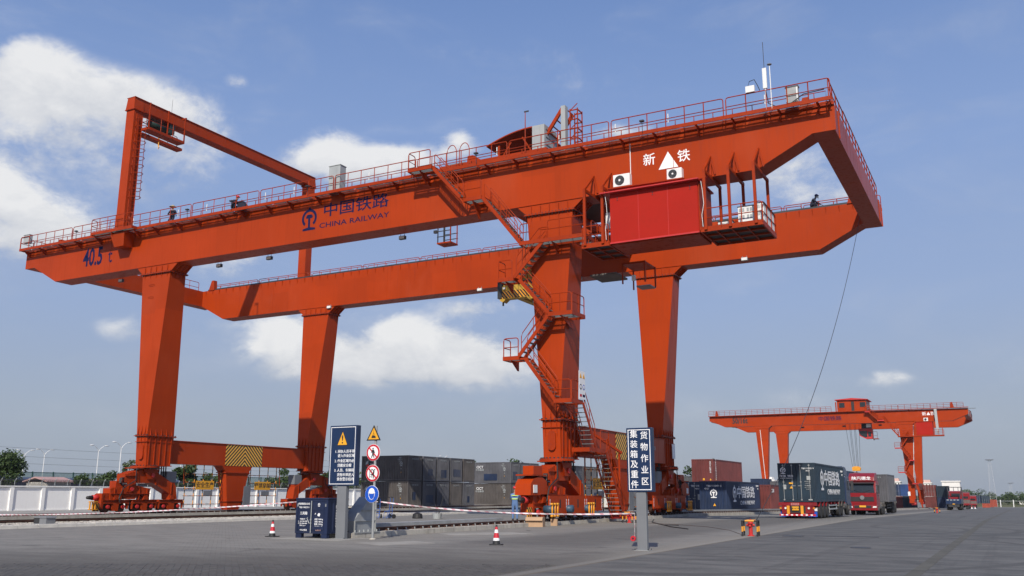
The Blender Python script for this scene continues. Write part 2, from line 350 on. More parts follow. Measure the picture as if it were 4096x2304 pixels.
def text_mesh(body, size, align='CENTER', depth=.004, sx=1.0, bold=.008):
    k = (body, size, align, depth, sx)
    if k in _tc: return _tc[k]
    cu = bpy.data.curves.new('lettering', 'FONT'); cu.body = body; cu.size = size; cu.align_x = align; cu.align_y = 'CENTER'; cu.extrude = depth; cu.offset = size*bold; cu.resolution_u = 2
    o = bpy.data.objects.new('lettering', cu); COL.objects.link(o)
    dg = bpy.context.evaluated_depsgraph_get(); dg.update()
    me = bpy.data.meshes.new_from_object(o.evaluated_get(dg)); bpy.data.objects.remove(o); bpy.data.curves.remove(cu)
    me.name = 'lettering'
    if sx != 1.0: me.transform(Matrix.Diagonal((sx, 1, 1, 1)))
    _tc[k] = me; return me
FRONT = (R(90), 0, 0)          # lettering that faces -Y
SIDE = (R(90), 0, R(90))       # lettering that faces +X
BACK = (R(90), 0, R(180))
def text(parent, body, size, loc, rot=FRONT, material='signwhite', align='CENTER', sx=1.0, name='lettering', world=False, bold=.008):
    me = text_mesh(body, size, align, sx=sx, bold=bold)
    if len(me.materials) and me.materials[0] != M[material]: me = me.copy(); me.materials.clear(); _tc.pop((body, size, align, .004, sx), None)
    if world: loc = Vector(loc)-root_of(parent).location
    return ob(name, me, M[material], parent, loc, rot)
def gz(x, y):
    t = min(max((x+45)/20, 0), 1); return -.009*max(0, min(y, 480)-65)*t
def arc(c, r, a0, a1, n, plane='xz'):
    out = []
    for i in range(n+1):
        t = R(a0+(a1-a0)*i/n); d = (r*math.cos(t), r*math.sin(t))
        out.append((c[0]+d[0], c[1], c[2]+d[1]) if plane == 'xz' else (c[0], c[1]+d[0], c[2]+d[1]))
    return out
def flat_mesh(polys, depth=.006):
    """flat print of polygons in the XY plane (rotated with FRONT / SIDE like lettering)"""
    b = MB()
    for pl in polys: b.prism(pl, 'z', 0, depth)
    return b
def emblem_mesh(s):
    b = MB(); n = 22; ro, ri = .5*s, .36*s; A0, A1 = -50, 230
    o_ = [(ro*math.cos(R(A0+(A1-A0)*i/n)), ro*math.sin(R(A0+(A1-A0)*i/n))) for i in range(n+1)]
    i_ = [(ri*math.cos(R(A0+(A1-A0)*i/n)), ri*math.sin(R(A0+(A1-A0)*i/n))) for i in range(n+1)]
    for k in range(n): b.prism([i_[k], o_[k], o_[k+1], i_[k+1]], 'z', 0, .006)
    b.prism([(-.42*s, -.66*s), (.42*s, -.66*s), (.42*s, -.56*s), (.1*s, -.5*s), (-.1*s, -.5*s), (-.42*s, -.56*s)], 'z', 0, .006)
    b.prism([(-.07*s, -.5*s), (.07*s, -.5*s), (.07*s, .0), (-.07*s, .0)], 'z', 0, .006)
    b.prism([(-.2*s, 0), (.2*s, 0), (.22*s, .1*s), (.14*s, .2*s), (-.14*s, .2*s), (-.22*s, .1*s)], 'z', 0, .006)
    b.prism([(-.08*s, .5*s), (.08*s, .5*s), (.04*s, .6*s), (-.04*s, .6*s)], 'z', 0, .006)
    return b.mesh('emblem')
def emblem(parent, s, loc, rot, material='signwhite', world=False):
    if world: loc = Vector(loc)-root_of(parent).location
    return ob('emblem', emblem_mesh(s), M[material], parent, loc, rot)
def corner_pts(x0, x1, z0, z1, r=.12):
    return [(x0, z0), (x0, z1-r), (x0+r*.3, z1-r*.3), (x0+r, z1), (x1-r, z1), (x1-r*.3, z1-r*.3), (x1, z1-r), (x1, z0)]
def railing_mb(L, H=1.05, step=1.05, r=.022, rails=(.55,), toe=0.):
    """one guard-rail section along +x with rounded ends"""
    b = MB(); b.tube([(x, 0, z) for x, z in corner_pts(0, L, 0, H)], r, 5)
    for k in rails: b.tube([(0, 0, k), (L, 0, k)], r*.85, 4)
    n = max(1, round(L/step))
    for i in range(1, n): b.tube([(L*i/n, 0, 0), (L*i/n, 0, H)], r, 4)
    if toe: b.box(0, L, -.006, .006, 0, toe)
    return b
_rm = {}
def railing(parent, p, q, H=1.05, material='orange2', step=1.05, rails=(.55,), r=.029, name='railing'):
    p = Vector(p); q = Vector(q); L = round((q-p).xy.length, 2); key = (L, H, step, rails, r, material)
    if key not in _rm: _rm[key] = railing_mb(L, H, step, r, rails).mesh('railing'); _rm[key].materials.append(M[material])
    d = q-p; o = ob(name, _rm[key], None, parent, p-root_of(parent).location if parent else p, (0, 0, math.atan2(d.y, d.x)))
    return o
# ================================================================== SETTING
def yard_material():
    mt, t, b = principled('yard_paving', .8, 0, .2)
    tc = t.new('ShaderNodeTexCoord'); P_ = tc.outputs['Object']; s = t.new('ShaderNodeSeparateXYZ'); t.set(s, '0', P_)
    X, Y = s.outputs[0], s.outputs[1]
    # side of the joint between block paving (left) and cast slab (right)
    jx = t.math('ADD', X, t.math('MULTIPLY_ADD', Y, .0081, 8.57))
    slab = t.math('GREATER_THAN', jx, 0.0)
    big = t.noise(P_, .13, 5, .6); mid = t.noise(t.mapping(P_, (.5, 1.6, 1), (0, 0, R(-28))), .9, 7, .66); fine = t.noise(P_, 14, 5, .7)
    # cast slab with wear streaks and tyre sweeps
    c1 = t.mix(t.smooth(mid, .3, .72), (.092, .096, .100), (.205, .207, .207))
    c1 = t.mix(t.math('MULTIPLY', t.smooth(big, .42, .7), .5), c1, (.20, .20, .197))
    tyre = None
    for cx, cy, r, w in ((-9.5, 47, 7.6, .28), (-9.5, 47, 9.6, .3), (-10.0, 50, 12.2, .3), (-10, 50, 14.4, .28), (2.5, 52, 9.0, .25), (-12, 30, 13, .3), (-12, 30, 15.1, .3)):
        dx = t.math('SUBTRACT', X, cx); dy = t.math('SUBTRACT', Y, cy)
        d = t.math('SQRT', t.math('ADD', t.math('MULTIPLY', dx, dx), t.math('MULTIPLY', dy, dy)))
        k = t.smooth(t.math('ABSOLUTE', t.math('SUBTRACT', d, r)), w, w*.4)
        tyre = k if tyre is None else t.math('MAXIMUM', tyre, k)
    lanes = t.smooth(t.noise(t.mapping(P_, (1.3, .02, 1)), 1.0, 3, .6), .55, .7)
    tm = t.math('MAXIMUM', t.math('MULTIPLY', tyre, t.smooth(mid, .35, .6)), t.math('MULTIPLY', lanes, .5))
    c1 = t.mix(t.math('MULTIPLY', tm, .6), c1, (.062, .062, .063))
    # block paving
    br = t.new('ShaderNodeTexBrick'); t.set(br, 'Vector', t.mapping(P_, (1, 1, 1), (0, 0, R(45))))
    br.inputs['Color1'].default_value = (.222, .219, .21, 1); br.inputs['Color2'].default_value = (.255, .25, .24, 1); br.inputs['Mortar'].default_value = (.16, .152, .14, 1)
    br.inputs['Scale'].default_value = 1.0; br.inputs['Brick Width'].default_value = .26; br.inputs['Row Height'].default_value = .13; br.inputs['Mortar Size'].default_value = .006
    c2 = t.mix(t.math('MULTIPLY', t.smooth(mid, .34, .64), .62), br.outputs['Color'], (.345, .337, .318))
    # trodden dust by the kerbs, paving darker towards the camera, dark trafficked strip near the joint
    dv = t.math('MULTIPLY_ADD', Y, .882, t.math('MULTIPLY', X, -.47))
    lane = t.smooth(t.math('ADD', dv, t.math('ADD', t.math('MULTIPLY', t.math('SUBTRACT', big, .5), 8.0), t.math('MULTIPLY', t.math('SUBTRACT', mid, .5), 3.0))), 30.0, 21.5)
    c2 = t.mix(t.math('MULTIPLY', lane, .75), c2, (.094, .091, .086))  # blocks get a darker tone towards the camera end
    lane2 = t.math('MULTIPLY', t.smooth(t.math('ABSOLUTE', t.math('ADD', X, 13.8)), 3.4, 1.6), t.smooth(Y, 21, 28))
    c2 = t.mix(t.math('MULTIPLY', lane2, .5), c2, (.075, .075, .077))
    dj = t.math('ABSOLUTE', t.math('ADD', jx, .25))
    dust = t.math('MULTIPLY', t.smooth(t.math('ADD', dj, t.math('MULTIPLY', t.math('SUBTRACT', mid, .5), 2.2)), 1.0, .0), t.smooth(Y, 17, 26))
    dust2 = t.math('MULTIPLY', t.smooth(t.math('ADD', t.math('ABSOLUTE', t.math('ADD', X, 20.5)), t.math('MULTIPLY', t.math('SUBTRACT', big, .5), 6)), 3.2, .8), t.smooth(Y, 23, 26))
    du = t.math('MAXIMUM', t.math('MULTIPLY', dust, .7), t.math('MULTIPLY', dust2, .4))
    c2 = t.mix(du, c2, (.31, .295, .265))
    c = t.mix(slab, c2, c1)
    jd = t.math('ABSOLUTE', t.math('SUBTRACT', jx, .04)); c = t.mix(t.math('MULTIPLY', t.smooth(jd, .07, .03), .7), c, (.19, .155, .11))
    pale = t.smooth(t.math('ABSOLUTE', t.math('ADD', jx, .16)), .22, .1); c = t.mix(t.math('MULTIPLY', pale, .45), c, (.34, .33, .31))
    c = t.mix(t.math('MULTIPLY', t.smooth(fine, .4, .75), .3), c, (.09, .088, .085))
    oil = t.math('MULTIPLY', t.smooth(t.noise(P_, .55, 3, .5, .6), .66, .74), .55); c = t.mix(oil, c, (.055, .054, .053))
    grit = t.math('MULTIPLY', t.smooth(t.noise(t.mapping(P_, (1, 2.2, 1), (0, 0, R(28))), 2.3, 8, .72), .55, .72), .4); c = t.mix(grit, c, (.34, .33, .305))
    # grass field and bare verge beyond the yard end
    far = t.smooth(Y, 470, 500); g = t.mix(t.smooth(t.noise(P_, .02, 5), .35, .65), (.10, .115, .035), (.17, .16, .07))
    c = t.mix(far, c, g); c = t.mix(t.math('MULTIPLY', t.smooth(t.math('ABSOLUTE', t.math('SUBTRACT', Y, 476)), 14, 8), .8), c, (.40, .37, .30))
    c = t.mix(1.0, c, (.775, .765, .735), 'MULTIPLY')
    t.set(b, 'Base Color', c)
    bp = t.new('ShaderNodeBump'); bp.inputs['Strength'].default_value = .35; bp.inputs['Distance'].default_value = .012
    h = t.math('ADD', t.math('MULTIPLY', fine, .4), t.math('MULTIPLY', t.math('SUBTRACT', 1.0, br.outputs['Fac']), t.math('SUBTRACT', 1.0, slab)))
    t.set(bp, 'Height', h); t.set(b, 'Normal', bp.outputs[0]); t.set(b, 'Roughness', t.math('MULTIPLY_ADD', fine, .2, .68))
    return mt
xs = [-1500, -400, -120, -80, -45, -40, -35, -30, -25, -10, 0, 20, 80, 300, 900]
ys = [-80, -20, 0, 20, 45, 65, 100, 150, 220, 300, 400, 480, 600, 1200, 2500]
g = MB(); g.v = [(x, y, gz(x, y)) for y in ys for x in xs]
nx = len(xs); g.f = [(j*nx+i, j*nx+i+1, (j+1)*nx+i+1, (j+1)*nx+i) for j in range(len(ys)-1) for i in range(nx-1)]
M['yard'] = yard_material()
yard = structure('yard_ground', g, M['yard'])

# loose block pavers nearest the camera: real blocks, slightly uneven
def paver_material():
    mt, t, b = principled('paver_block', .8, 0, .35)
    oi = t.new('ShaderNodeObjectInfo'); geo = t.new('ShaderNodeNewGeometry'); tc = t.new('ShaderNodeTexCoord')
    k = t.math('FRACT', t.math('ADD', oi.outputs['Random'], geo.outputs['Random Per Island']))
    c = t.mix(k, (.070, .067, .062), (.094, .090, .083)); n = t.noise(geo.outputs['Position'], 9, 5, .7)
    c = t.mix(t.math('MULTIPLY', t.smooth(n, .45, .75), .4), c, (.13, .126, .117))
    big = t.noise(geo.outputs['Position'], .5, 4); c = t.mix(t.math('MULTIPLY', t.smooth(big, .45, .7), .25), c, (.06, .06, .06))
    t.set(b, 'Base Color', c)
    bp = t.new('ShaderNodeBump'); bp.inputs['Strength'].default_value = .4; bp.inputs['Distance'].default_value = .01; t.set(bp, 'Height', n); t.set(b, 'Normal', bp.outputs[0])
    return mt
M['paver'] = paver_material()
pav = []
cs = math.sqrt(.5)
for i in range(-320, 320):
    for j in range(-180, 180):
        u = i*.15; v = j*.3+(.15 if i % 2 else 0)
        x = (u-v)*cs-18; y = (u+v)*cs+14
        d = -x*.4706+y*.8824; lat = x*.8824+y*.4706
        if 14.5 < d < 21.5 and abs(lat) < .585*d and x < -9.4-.0081*y+.35: pav.append((d, x, y))
pav.sort()
one = MB(); one.prism([(-.0725, -.1475), (.0725, -.1475), (.0725, .1475), (-.0725, .1475)], 'z', -.05, .009); pm = one.mesh('paver'); pm.materials.append(M['paver'])
vis = [p for p in pav if p[0] > 16.6]; vis_set = set(vis[:300])
rest = MB()
for d, x, y in pav:
    dz = rnd.uniform(-.003, .004); tl = rnd.uniform(-.012, .012)
    if (d, x, y) in vis_set: ob('paver', pm, None, yard, (x, y, dz), (rnd.uniform(-.008, .008), rnd.uniform(-.008, .008), R(45)+tl))
    else:
        c_, s_ = math.cos(R(45)+tl), math.sin(R(45)+tl)
        rest.prism([(x+a*c_-b_*s_, y+a*s_+b_*c_) for a, b_ in ((-.0725, -.1475), (.0725, -.1475), (.0725, .1475), (-.0725, .1475))], 'z', -.05, .009+dz)
ro_ = P(yard, 'paver_field', rest, M['paver']); tag(ro_, kind='stuff')

# flush cover slabs and patches by the right rail
def patch(name, poly, z, m_): return P(yard, name, MB().prism(poly, 'z', z-.02, z), m_)
M['slabtop'] = mat('pale_cover_slab', (.27, .26, .235), .9, var=.15, dirt_amt=.3, scale=1.0)
patch('cover_slab', [(-18.9, 24.75), (-17.4, 23.95), (-16.6, 25.9), (-17.9, 26.7)], .008, M['slabtop'])
patch('cover_slab', [(-20.6, 32.3), (-19.2, 31.2), (-16.9, 33.7), (-18.6, 34.9)], .008, M['slabtop'])
patch('cover_slab', [(-23.3, 25.6), (-20.2, 25.5), (-20.2, 27.6), (-23.3, 27.7)], .007, M['slabtop'])
mh = MB(); mh.prism([(-7.95, 36.85), (-7.25, 36.85), (-7.25, 37.5), (-7.95, 37.5)], 'z', 0, .012)
tag(ob('drain_cover', mh.mesh('drain_cover'), M['dark']), 'dark iron drain cover set flush beside the pale joint near the hydrant', 'drain cover')
ds = MB(); ds.box(-6.9, -4.6, 37.6, 37.85, 0, .012); tag(ob('drain_slot', ds.mesh('drain_slot'), M['dark']), 'long dark drain slot across the grey slab right of the hydrant', 'drain')
mc = MB(); mc.lathe([(.30, 0), (.30, .012)], (-4.2, 30.1, 0), 20); tag(ob('manhole_cover', mc.mesh('manhole_cover'), M['dark']), 'round dark manhole cover on the open slab at right', 'manhole cover')
st = MB(); st.add([(-2.05, 12, .006), (-1.55, 12, .006), (-.75, 250, gz(0, 250)+.03), (-1.35, 250, gz(0, 250)+.03)], [(0, 1, 2, 3)])
st.v = [(-2.1, 12, .005), (-1.82, 12, .005), (-1.55, 65, .005), (-1.83, 65, .005), (-.6, 240, gz(0, 240)+.005), (-.9, 240, gz(0, 240)+.005)]; st.f = [(0, 1, 2, 3), (3, 2, 4, 5)]
M['jointstrip'] = mat('joint_filler', (.082, .08, .068), .9, var=.2)
structure('expansion_joint', st, M['jointstrip'])

# ---- crane tracks: concrete ground beam, steel rail, clips
def track(name, pts, x_half, ztop, blocks, clips=True, seg=2.4):
    t_ = thing(name, None, None); tag(t_, kind='structure'); del_keys = None
    rail = MB(); head = MB()
    for (xa, ya, za), (xb, yb, zb_) in zip(pts, pts[1:]):
        n = max(1, int((yb-ya)/seg)) if blocks else 1
        for i in range(n):
            a, b_ = i/n, (i+1)/n
            A = (xa+(xb-xa)*a, ya+(yb-ya)*a, za+(zb_-za)*a); B = (xa+(xb-xa)*b_, ya+(yb-ya)*b_, za+(zb_-za)*b_)
            g_ = .012 if blocks else 0
            q = MB().hexa([(A[0]-x_half, A[1]+g_, A[2]-1), (A[0]+x_half, A[1]+g_, A[2]-1), (B[0]+x_half, B[1]-g_, B[2]-1), (B[0]-x_half, B[1]-g_, B[2]-1),
                           (A[0]-x_half, A[1]+g_, A[2]), (A[0]+x_half, A[1]+g_, A[2]), (B[0]+x_half, B[1]-g_, B[2]), (B[0]-x_half, B[1]-g_, B[2])])
            P(t_, 'plinth_block', q, M['concrete'])
        rail.bar((xa, ya, za+.015), (xb, yb, zb_+.015), .17, .03); rail.bar((xa, ya, za+.065), (xb, yb, zb_+.065), .03, .08); rail.bar((xa, ya, za+.115), (xb, yb, zb_+.115), .085, .035)
        head.bar((xa, ya, za+.135), (xb, yb, zb_+.135), .06, .006)
    P(t_, 'rail', rail, M['rust']); P(t_, 'rail_head', head, M['railtop'])
    if clips:
        c = MB(); d_ = MB()
        for (xa, ya, za), (xb, yb, zb_) in zip(pts, pts[1:]):
            for i in range(int(min(yb-ya, 60)/.6)):
                a = i*.6/(yb-ya); x, y, z = xa+(xb-xa)*a, ya+i*.6, za+(zb_-za)*a
                for sx in (-.15, .15): c.cbox((x+sx, y+.3, z+.035), .10, .13, .05); d_.cbox((x+sx*1.35, y+.3, z+.05), .035, .035, .08)
        tag(P(t_, 'rail_clip', c, M['rust']), kind='stuff'); tag(P(t_, 'clip_bolt', d_, M['palegrey']), kind='stuff')
    return t_
ZR = .178
track('crane_track', [(-21.5, 27.2, ZR), (-21.5, 68, ZR), (-18.6, 150, gz(-18, 150)+.2), (-17.3, 230, gz(-17, 230)+.2), (-16, 330, gz(-16, 330)+.2)], .55, ZR, True)
track('crane_track', [(-53.24, 20, ZR), (-53.24, 130, ZR)], .55, ZR, True)
# railway siding between the left crane rail and the kerb
bal = MB(); bal.prism([(-52.6, -.05), (-52.6, .0), (-47, .0), (-44, .03), (-40.4, .09), (-39.65, .10), (-39.65, -.05)], 'y', 18, 110); structure('ballast', bal, M['gravel'], True)
sid = thing('railway_siding', None, None); tag(sid, kind='structure')
for x in (-46.3,):
    q = MB(); q.bar((x, 18, .03), (x, 110, .03), .15, .02); q.bar((x, 18, .07), (x, 110, .07), .02, .07); q.bar((x, 18, .12), (x, 110, .12), .08, .045); P(sid, 'rail', q, M['rust'])
slp = MB().box(-46.75, -45.85, -.13, .13, -.03, .035).mesh('sleeper'); slp.materials.append(M['concrete'])
for i in range(120): ob('sleeper', slp, None, sid, (0, 20+i*.62, 0))
# gravel stones on top, countless
stn = MB()
for i in range(2600):
    x = rnd.uniform(-45.6, -39.75); y = 24+rnd.random()**1.4*40; r = rnd.uniform(.02, .055)
    z = .03+.06*max(0, min(1, (x+44)/3.6))+.03*rnd.random(); a = rnd.uniform(0, 6.28)
    stn.add([(x+r*math.cos(a), y+r*math.sin(a), z-.03), (x+r*math.cos(a+2.1), y+r*math.sin(a+2.1), z-.03), (x+r*math.cos(a+4.2), y+r*math.sin(a+4.2), z-.03), (x, y, z+r*.8)], [(0, 1, 3), (1, 2, 3), (2, 0, 3)])
structure('loose_ballast', stn, M['gravel'])['kind'] = 'stuff'
# kerb
kb = thing('kerb', None, None); tag(kb, kind='structure')
kms = []
for k in range(3):
    q = MB().box(-39.66, -39.36, .01, .99, -.1, .155-.004*k); me = q.mesh('kerb_stone'); me.materials.append(M['kerbstone']); kms.append(me)
for i in range(48):
    o = ob('kerb_stone', kms[i % 3], None, kb, (rnd.uniform(-.012, .012), 22+i, rnd.uniform(-.01, .006)))
# flanking slab behind the left rail and the container pads
pad = MB(); pad.box(-77.2, -54.3, 18, 180, -.3, .03); structure('service_strip', pad, M['slabtop'])
pad = MB(); pad.box(-62, -54.6, 79, 150, -.3, .24); structure('container_pad', pad, M['concrete'])
pad = MB(); pad.hexa([(-50, 70, -1), (-23.2, 70, -1.2), (-20.2, 330, -4), (-50, 330, -4), (-50, 70, .1), (-23.2, 70, .12), (-20.2, 330, gz(-20, 330)+.12), (-50, 330, gz(-20, 330)+.12)]); structure('container_yard_slab', pad, M['slabtop'])
# cable trough beside the right rail
def trough(y0, y1, xa, xb, label, za=None, zb_=None):
    za = .40 if za is None else za; zb_ = .40 if zb_ is None else zb_
    t_ = thing('cable_trough', label, 'cable trough', (xa, y0, 0))
    q = MB(); q.bar((xa, y0, za), (xb, y1, zb_), .5, .03); q.bar((xa+.25, y0, za-.07), (xb+.25, y1, zb_-.07), .02, .14); P(t_, 'channel', q, M['steel'], True)
    brk = MB().box(-.02, .02, -.03, .03, -.36, 0).mesh('bracket'); brk.materials.append(M['steel'])
    n = int((y1-y0)/2.2)
    for i in range(n+1):
        a = i/max(1, n); ob('bracket', brk, None, t_, (xa+(xb-xa)*a+.2-xa, (y1-y0)*a, za+(zb_-za)*a-.02))
trough(28.8, 40.6, -22.35, -22.35, 'grey steel cable trough beside the rail behind the striped cone')
trough(67.5, 120, -22.3, -20.4, 'grey steel cable trough running under the blue containers', .40, gz(-20, 120)+.45)

# ---- white boundary wall with razor wire
def boundary_wall():
    wl = thing('boundary_wall', 'long white rendered wall with pilasters and razor wire at far left', 'wall', (-78, 60, 0))
    pan = MB().box(-.12, .08, .17, 2.88, -.1, 2.02); pm_ = pan.mesh('wall_panel'); pm_.materials.append(M['wall'])
    pil = MB().box(-.2, .2, -.17, .17, -.1, 2.04); pl_ = pil.mesh('pilaster'); pl_.materials.append(M['wall'])
    cop = MB(); cop.box(-.18, .16, 0, 3.05, 2.04, 2.10); cop.box(-.23, .22, 0, 3.05, 2.10, 2.19); cm = cop.mesh('coping'); cm.materials.append(M['wall'])
    ft = MB(); ft.box(-.15, .13, .17, 2.88, -.1, .12); fm = ft.mesh('plinth'); fm.materials.append(M['wall'])
    post = MB(); post.bar((0, 0, 2.19), (0, 0, 2.55), .05, .05); post.bar((0, 0, 2.55), (.22, 0, 2.85), .05, .05); pom = post.mesh('wire_post'); pom.materials.append(M['palegrey'])
    coil = MB()
    for k in range(9):
        c0 = k*.147
        coil.tube([(.05+.27*math.cos(2*math.pi*j/14), c0+.147*j/14+.03*math.sin(k*2.1), 2.50+.26*math.sin(2*math.pi*j/14)) for j in range(15)], .011, 3)
    coil.tube([(.0, 0, 2.35), (.0, 1.32, 2.35)], .006, 3); coil.tube([(.12, 0, 2.7), (.12, 1.32, 2.7)], .006, 3)
    com = coil.mesh('razor_wire'); com.materials.append(M['dark'])
    y0 = 25-60
    for i in range(40):
        y = y0+i*3.05
        ob('wall_panel', pm_, None, wl, (0, y, 0)); ob('pilaster', pl_, None, wl, (0, y, 0)); ob('coping', cm, None, wl, (0, y, 0)); ob('plinth', fm, None, wl, (0, y, 0))
    for i in range(92):
        ob('wire_post', pom, None, wl, (0, y0+i*1.32, 0)); ob('razor_wire', com, None, wl, (0, y0+i*1.32, 0))
boundary_wall()
bx = MB(); bx.box(-77.75, -77.58, 93.4, 94.6, .05, 1.3); tag(ob('service_door', bx.mesh('service_door'), M['dark']), 'dark service hatch low in the white wall behind the end stop', 'hatch')

# ---- green mesh fence, sheds and a freight shed beyond the wall
def mesh_fence():
    f = thing('mesh_fence', 'tall green mesh fence standing beyond the white wall', 'fence', (-112, 85, 0))
    mt, t, b = principled('green_mesh', .6); tr = t.new('ShaderNodeBsdfTransparent'); mx = t.new('ShaderNodeMixShader'); mx.inputs[0].default_value = .42
    b.inputs['Base Color'].default_value = (.16, .27, .24, 1); t.set(mx, '1', tr.outputs[0]); t.set(mx, '2', b.outputs[0]); t.set(t.n['Material Output'], 'Surface', mx.outputs[0])
    pst = MB().box(-.06, .06, -.06, .06, 0, 4.3).mesh('fence_post'); gm = mat('fence_green', (.02, .07, .055), .5); pst.materials.append(gm)
    q = MB(); q.box(-.01, .01, .06, 2.94, .4, 4.15); pnl = q.mesh('mesh_panel'); pnl.materials.append(mt)
    r_ = MB(); r_.box(-.03, .03, 0, 3, 0, .07); rl = r_.mesh('fence_rail'); rl.materials.append(gm)
    for i in range(36):
        y = -40+i*3; ob('fence_post', pst, None, f, (0, y, 0)); ob('mesh_panel', pnl, None, f, (0, y, 0)); ob('fence_rail', rl, None, f, (0, y, 4.15)); ob('fence_rail', rl, None, f, (0, y, 2.2))
mesh_fence()
def shed(x, y, w, d, h, rh, wm, rm, label, name='shed', cat='shed'):
    t_ = thing(name, label, cat, (x, y, 0))
    P(t_, 'wall', MB().box(-w/2, w/2, -d/2, d/2, 0, h), wm)
    r_ = MB(); r_.prism([(-w/2-.3, h), (0, h+rh), (w/2+.3, h), (w/2+.3, h+.12), (0, h+rh+.14), (-w/2-.3, h+.12)], 'y', -d/2-.3, d/2+.3); P(t_, 'roof', r_, rm)
    dr = MB().box(w/2, w/2+.03, -.5, .5, 0, 2); P(t_, 'door', dr, M['dark'])
    for k in (-.32, .32): P(t_, 'window', MB().box(w/2, w/2+.03, d*k-.45, d*k+.45, 1.1, 1.9), M['glass'])
M['pinkroof'] = mat('faded_pink_roof', (.42, .26, .24), .8, var=.12); M['shedwall'] = mat('shed_wall', (.42, .40, .36), .8, var=.1); M['navyshed'] = mat('navy_sheet', (.03, .045, .09), .6, var=.2)
shed(-96, 69.0, 3.6, 3.0, 2.75, .45, M['shedwall'], M['pinkroof'], 'small gabled hut showing its roof over the left razor wire')
shed(-101, 82, 5, 8, 2.75, .4, M['navyshed'], M['pinkroof'], 'low shed with faded pink roof behind the razor wire left of the leg')
shed(-106, 75, 6, 60, 3.0, .3, M['navyshed'], M['navyshed'], 'long low dark blue shed beyond the white wall', 'freight_shed')

# ---- street lamps: double arm
def lamp(x, y, h, label):
    t_ = thing('street_lamp', label, 'street lamp', (x, y, 0), group='double-arm street lamps beyond the wall')
    P(t_, 'pole', MB().tube([(0, 0, 0), (0, 0, h*.9)], [.085, .05], 8), M['white'])
    for s in (-1, 1):
        P(t_, 'arm', MB().tube([(0, 0, h*.88), (.03, s*.25, h*.93), (.06, s*.75, h*.975)], .045, 6), M['white'])
        l = MB(); l.ball((.08, s*1.25, h*.985), .15, .42, .08, 10); P(t_, 'lamp_head', l, M['white'], smooth=True)
for k, d, h, lb in ((1.46, 93, 11.3, 'leftmost white double-arm street lamp beside the big tree'), (1.405, 94, 11.0, 'second white street lamp from the left, clear of the big tree'),
                    (1.275, 88, 11.8, 'third white street lamp from the left, over the round shrubs'), (1.225, 86, 11.6, 'fourth white street lamp from the left, nearest the orange leg')):
    pass
def lamp_px(ax, dist, h, label): lamp(-ax*dist, dist, h, label)
lamp_px(1.462, 95, 8.4, 'leftmost white double-arm street lamp beside the big tree')
lamp_px(1.410, 96, 8.45, 'second white street lamp from the left, clear of the big tree')
lamp_px(1.278, 92, 8.5, 'third white street lamp from the left, over the round shrubs')
lamp_px(1.226, 90, 8.7, 'fourth white street lamp from the left, nearest the orange leg')
lamp_px(1.093, 130, 8.8, 'white street lamp seen between the left crane leg and the palm-like tree')
lamp_px(.985, 140, 9.3, 'white street lamp seen behind the right bar grid under the sill beam')
lamp_px(.808, 150, 8.2, 'white street lamp whose arm shows beside the pole of round signs')
lamp_px(.631, 165, 9.4, 'white street lamp rising behind the dark container stack')
# power lines
def wire(name, a, b_, sag, r, label, cat):
    n = 16; a = Vector(a); b_ = Vector(b_); q = MB()
    q.tube([tuple(a.lerp(b_, i/n)-Vector((0, 0, sag*4*(i/n)*(1-i/n)))) for i in range(n+1)], r, 4)
    return tag(ob(name, q.mesh(name), M['dark']), label, cat)
for z, n_ in ((8.4, 'topmost'), (7.2, 'middle'), (6.2, 'lowest')): wire('power_line', (-128, 62, z), (-118, 175, z+.3), .8, .014, n_+' of the three thin wires crossing the sky at left', 'power line')

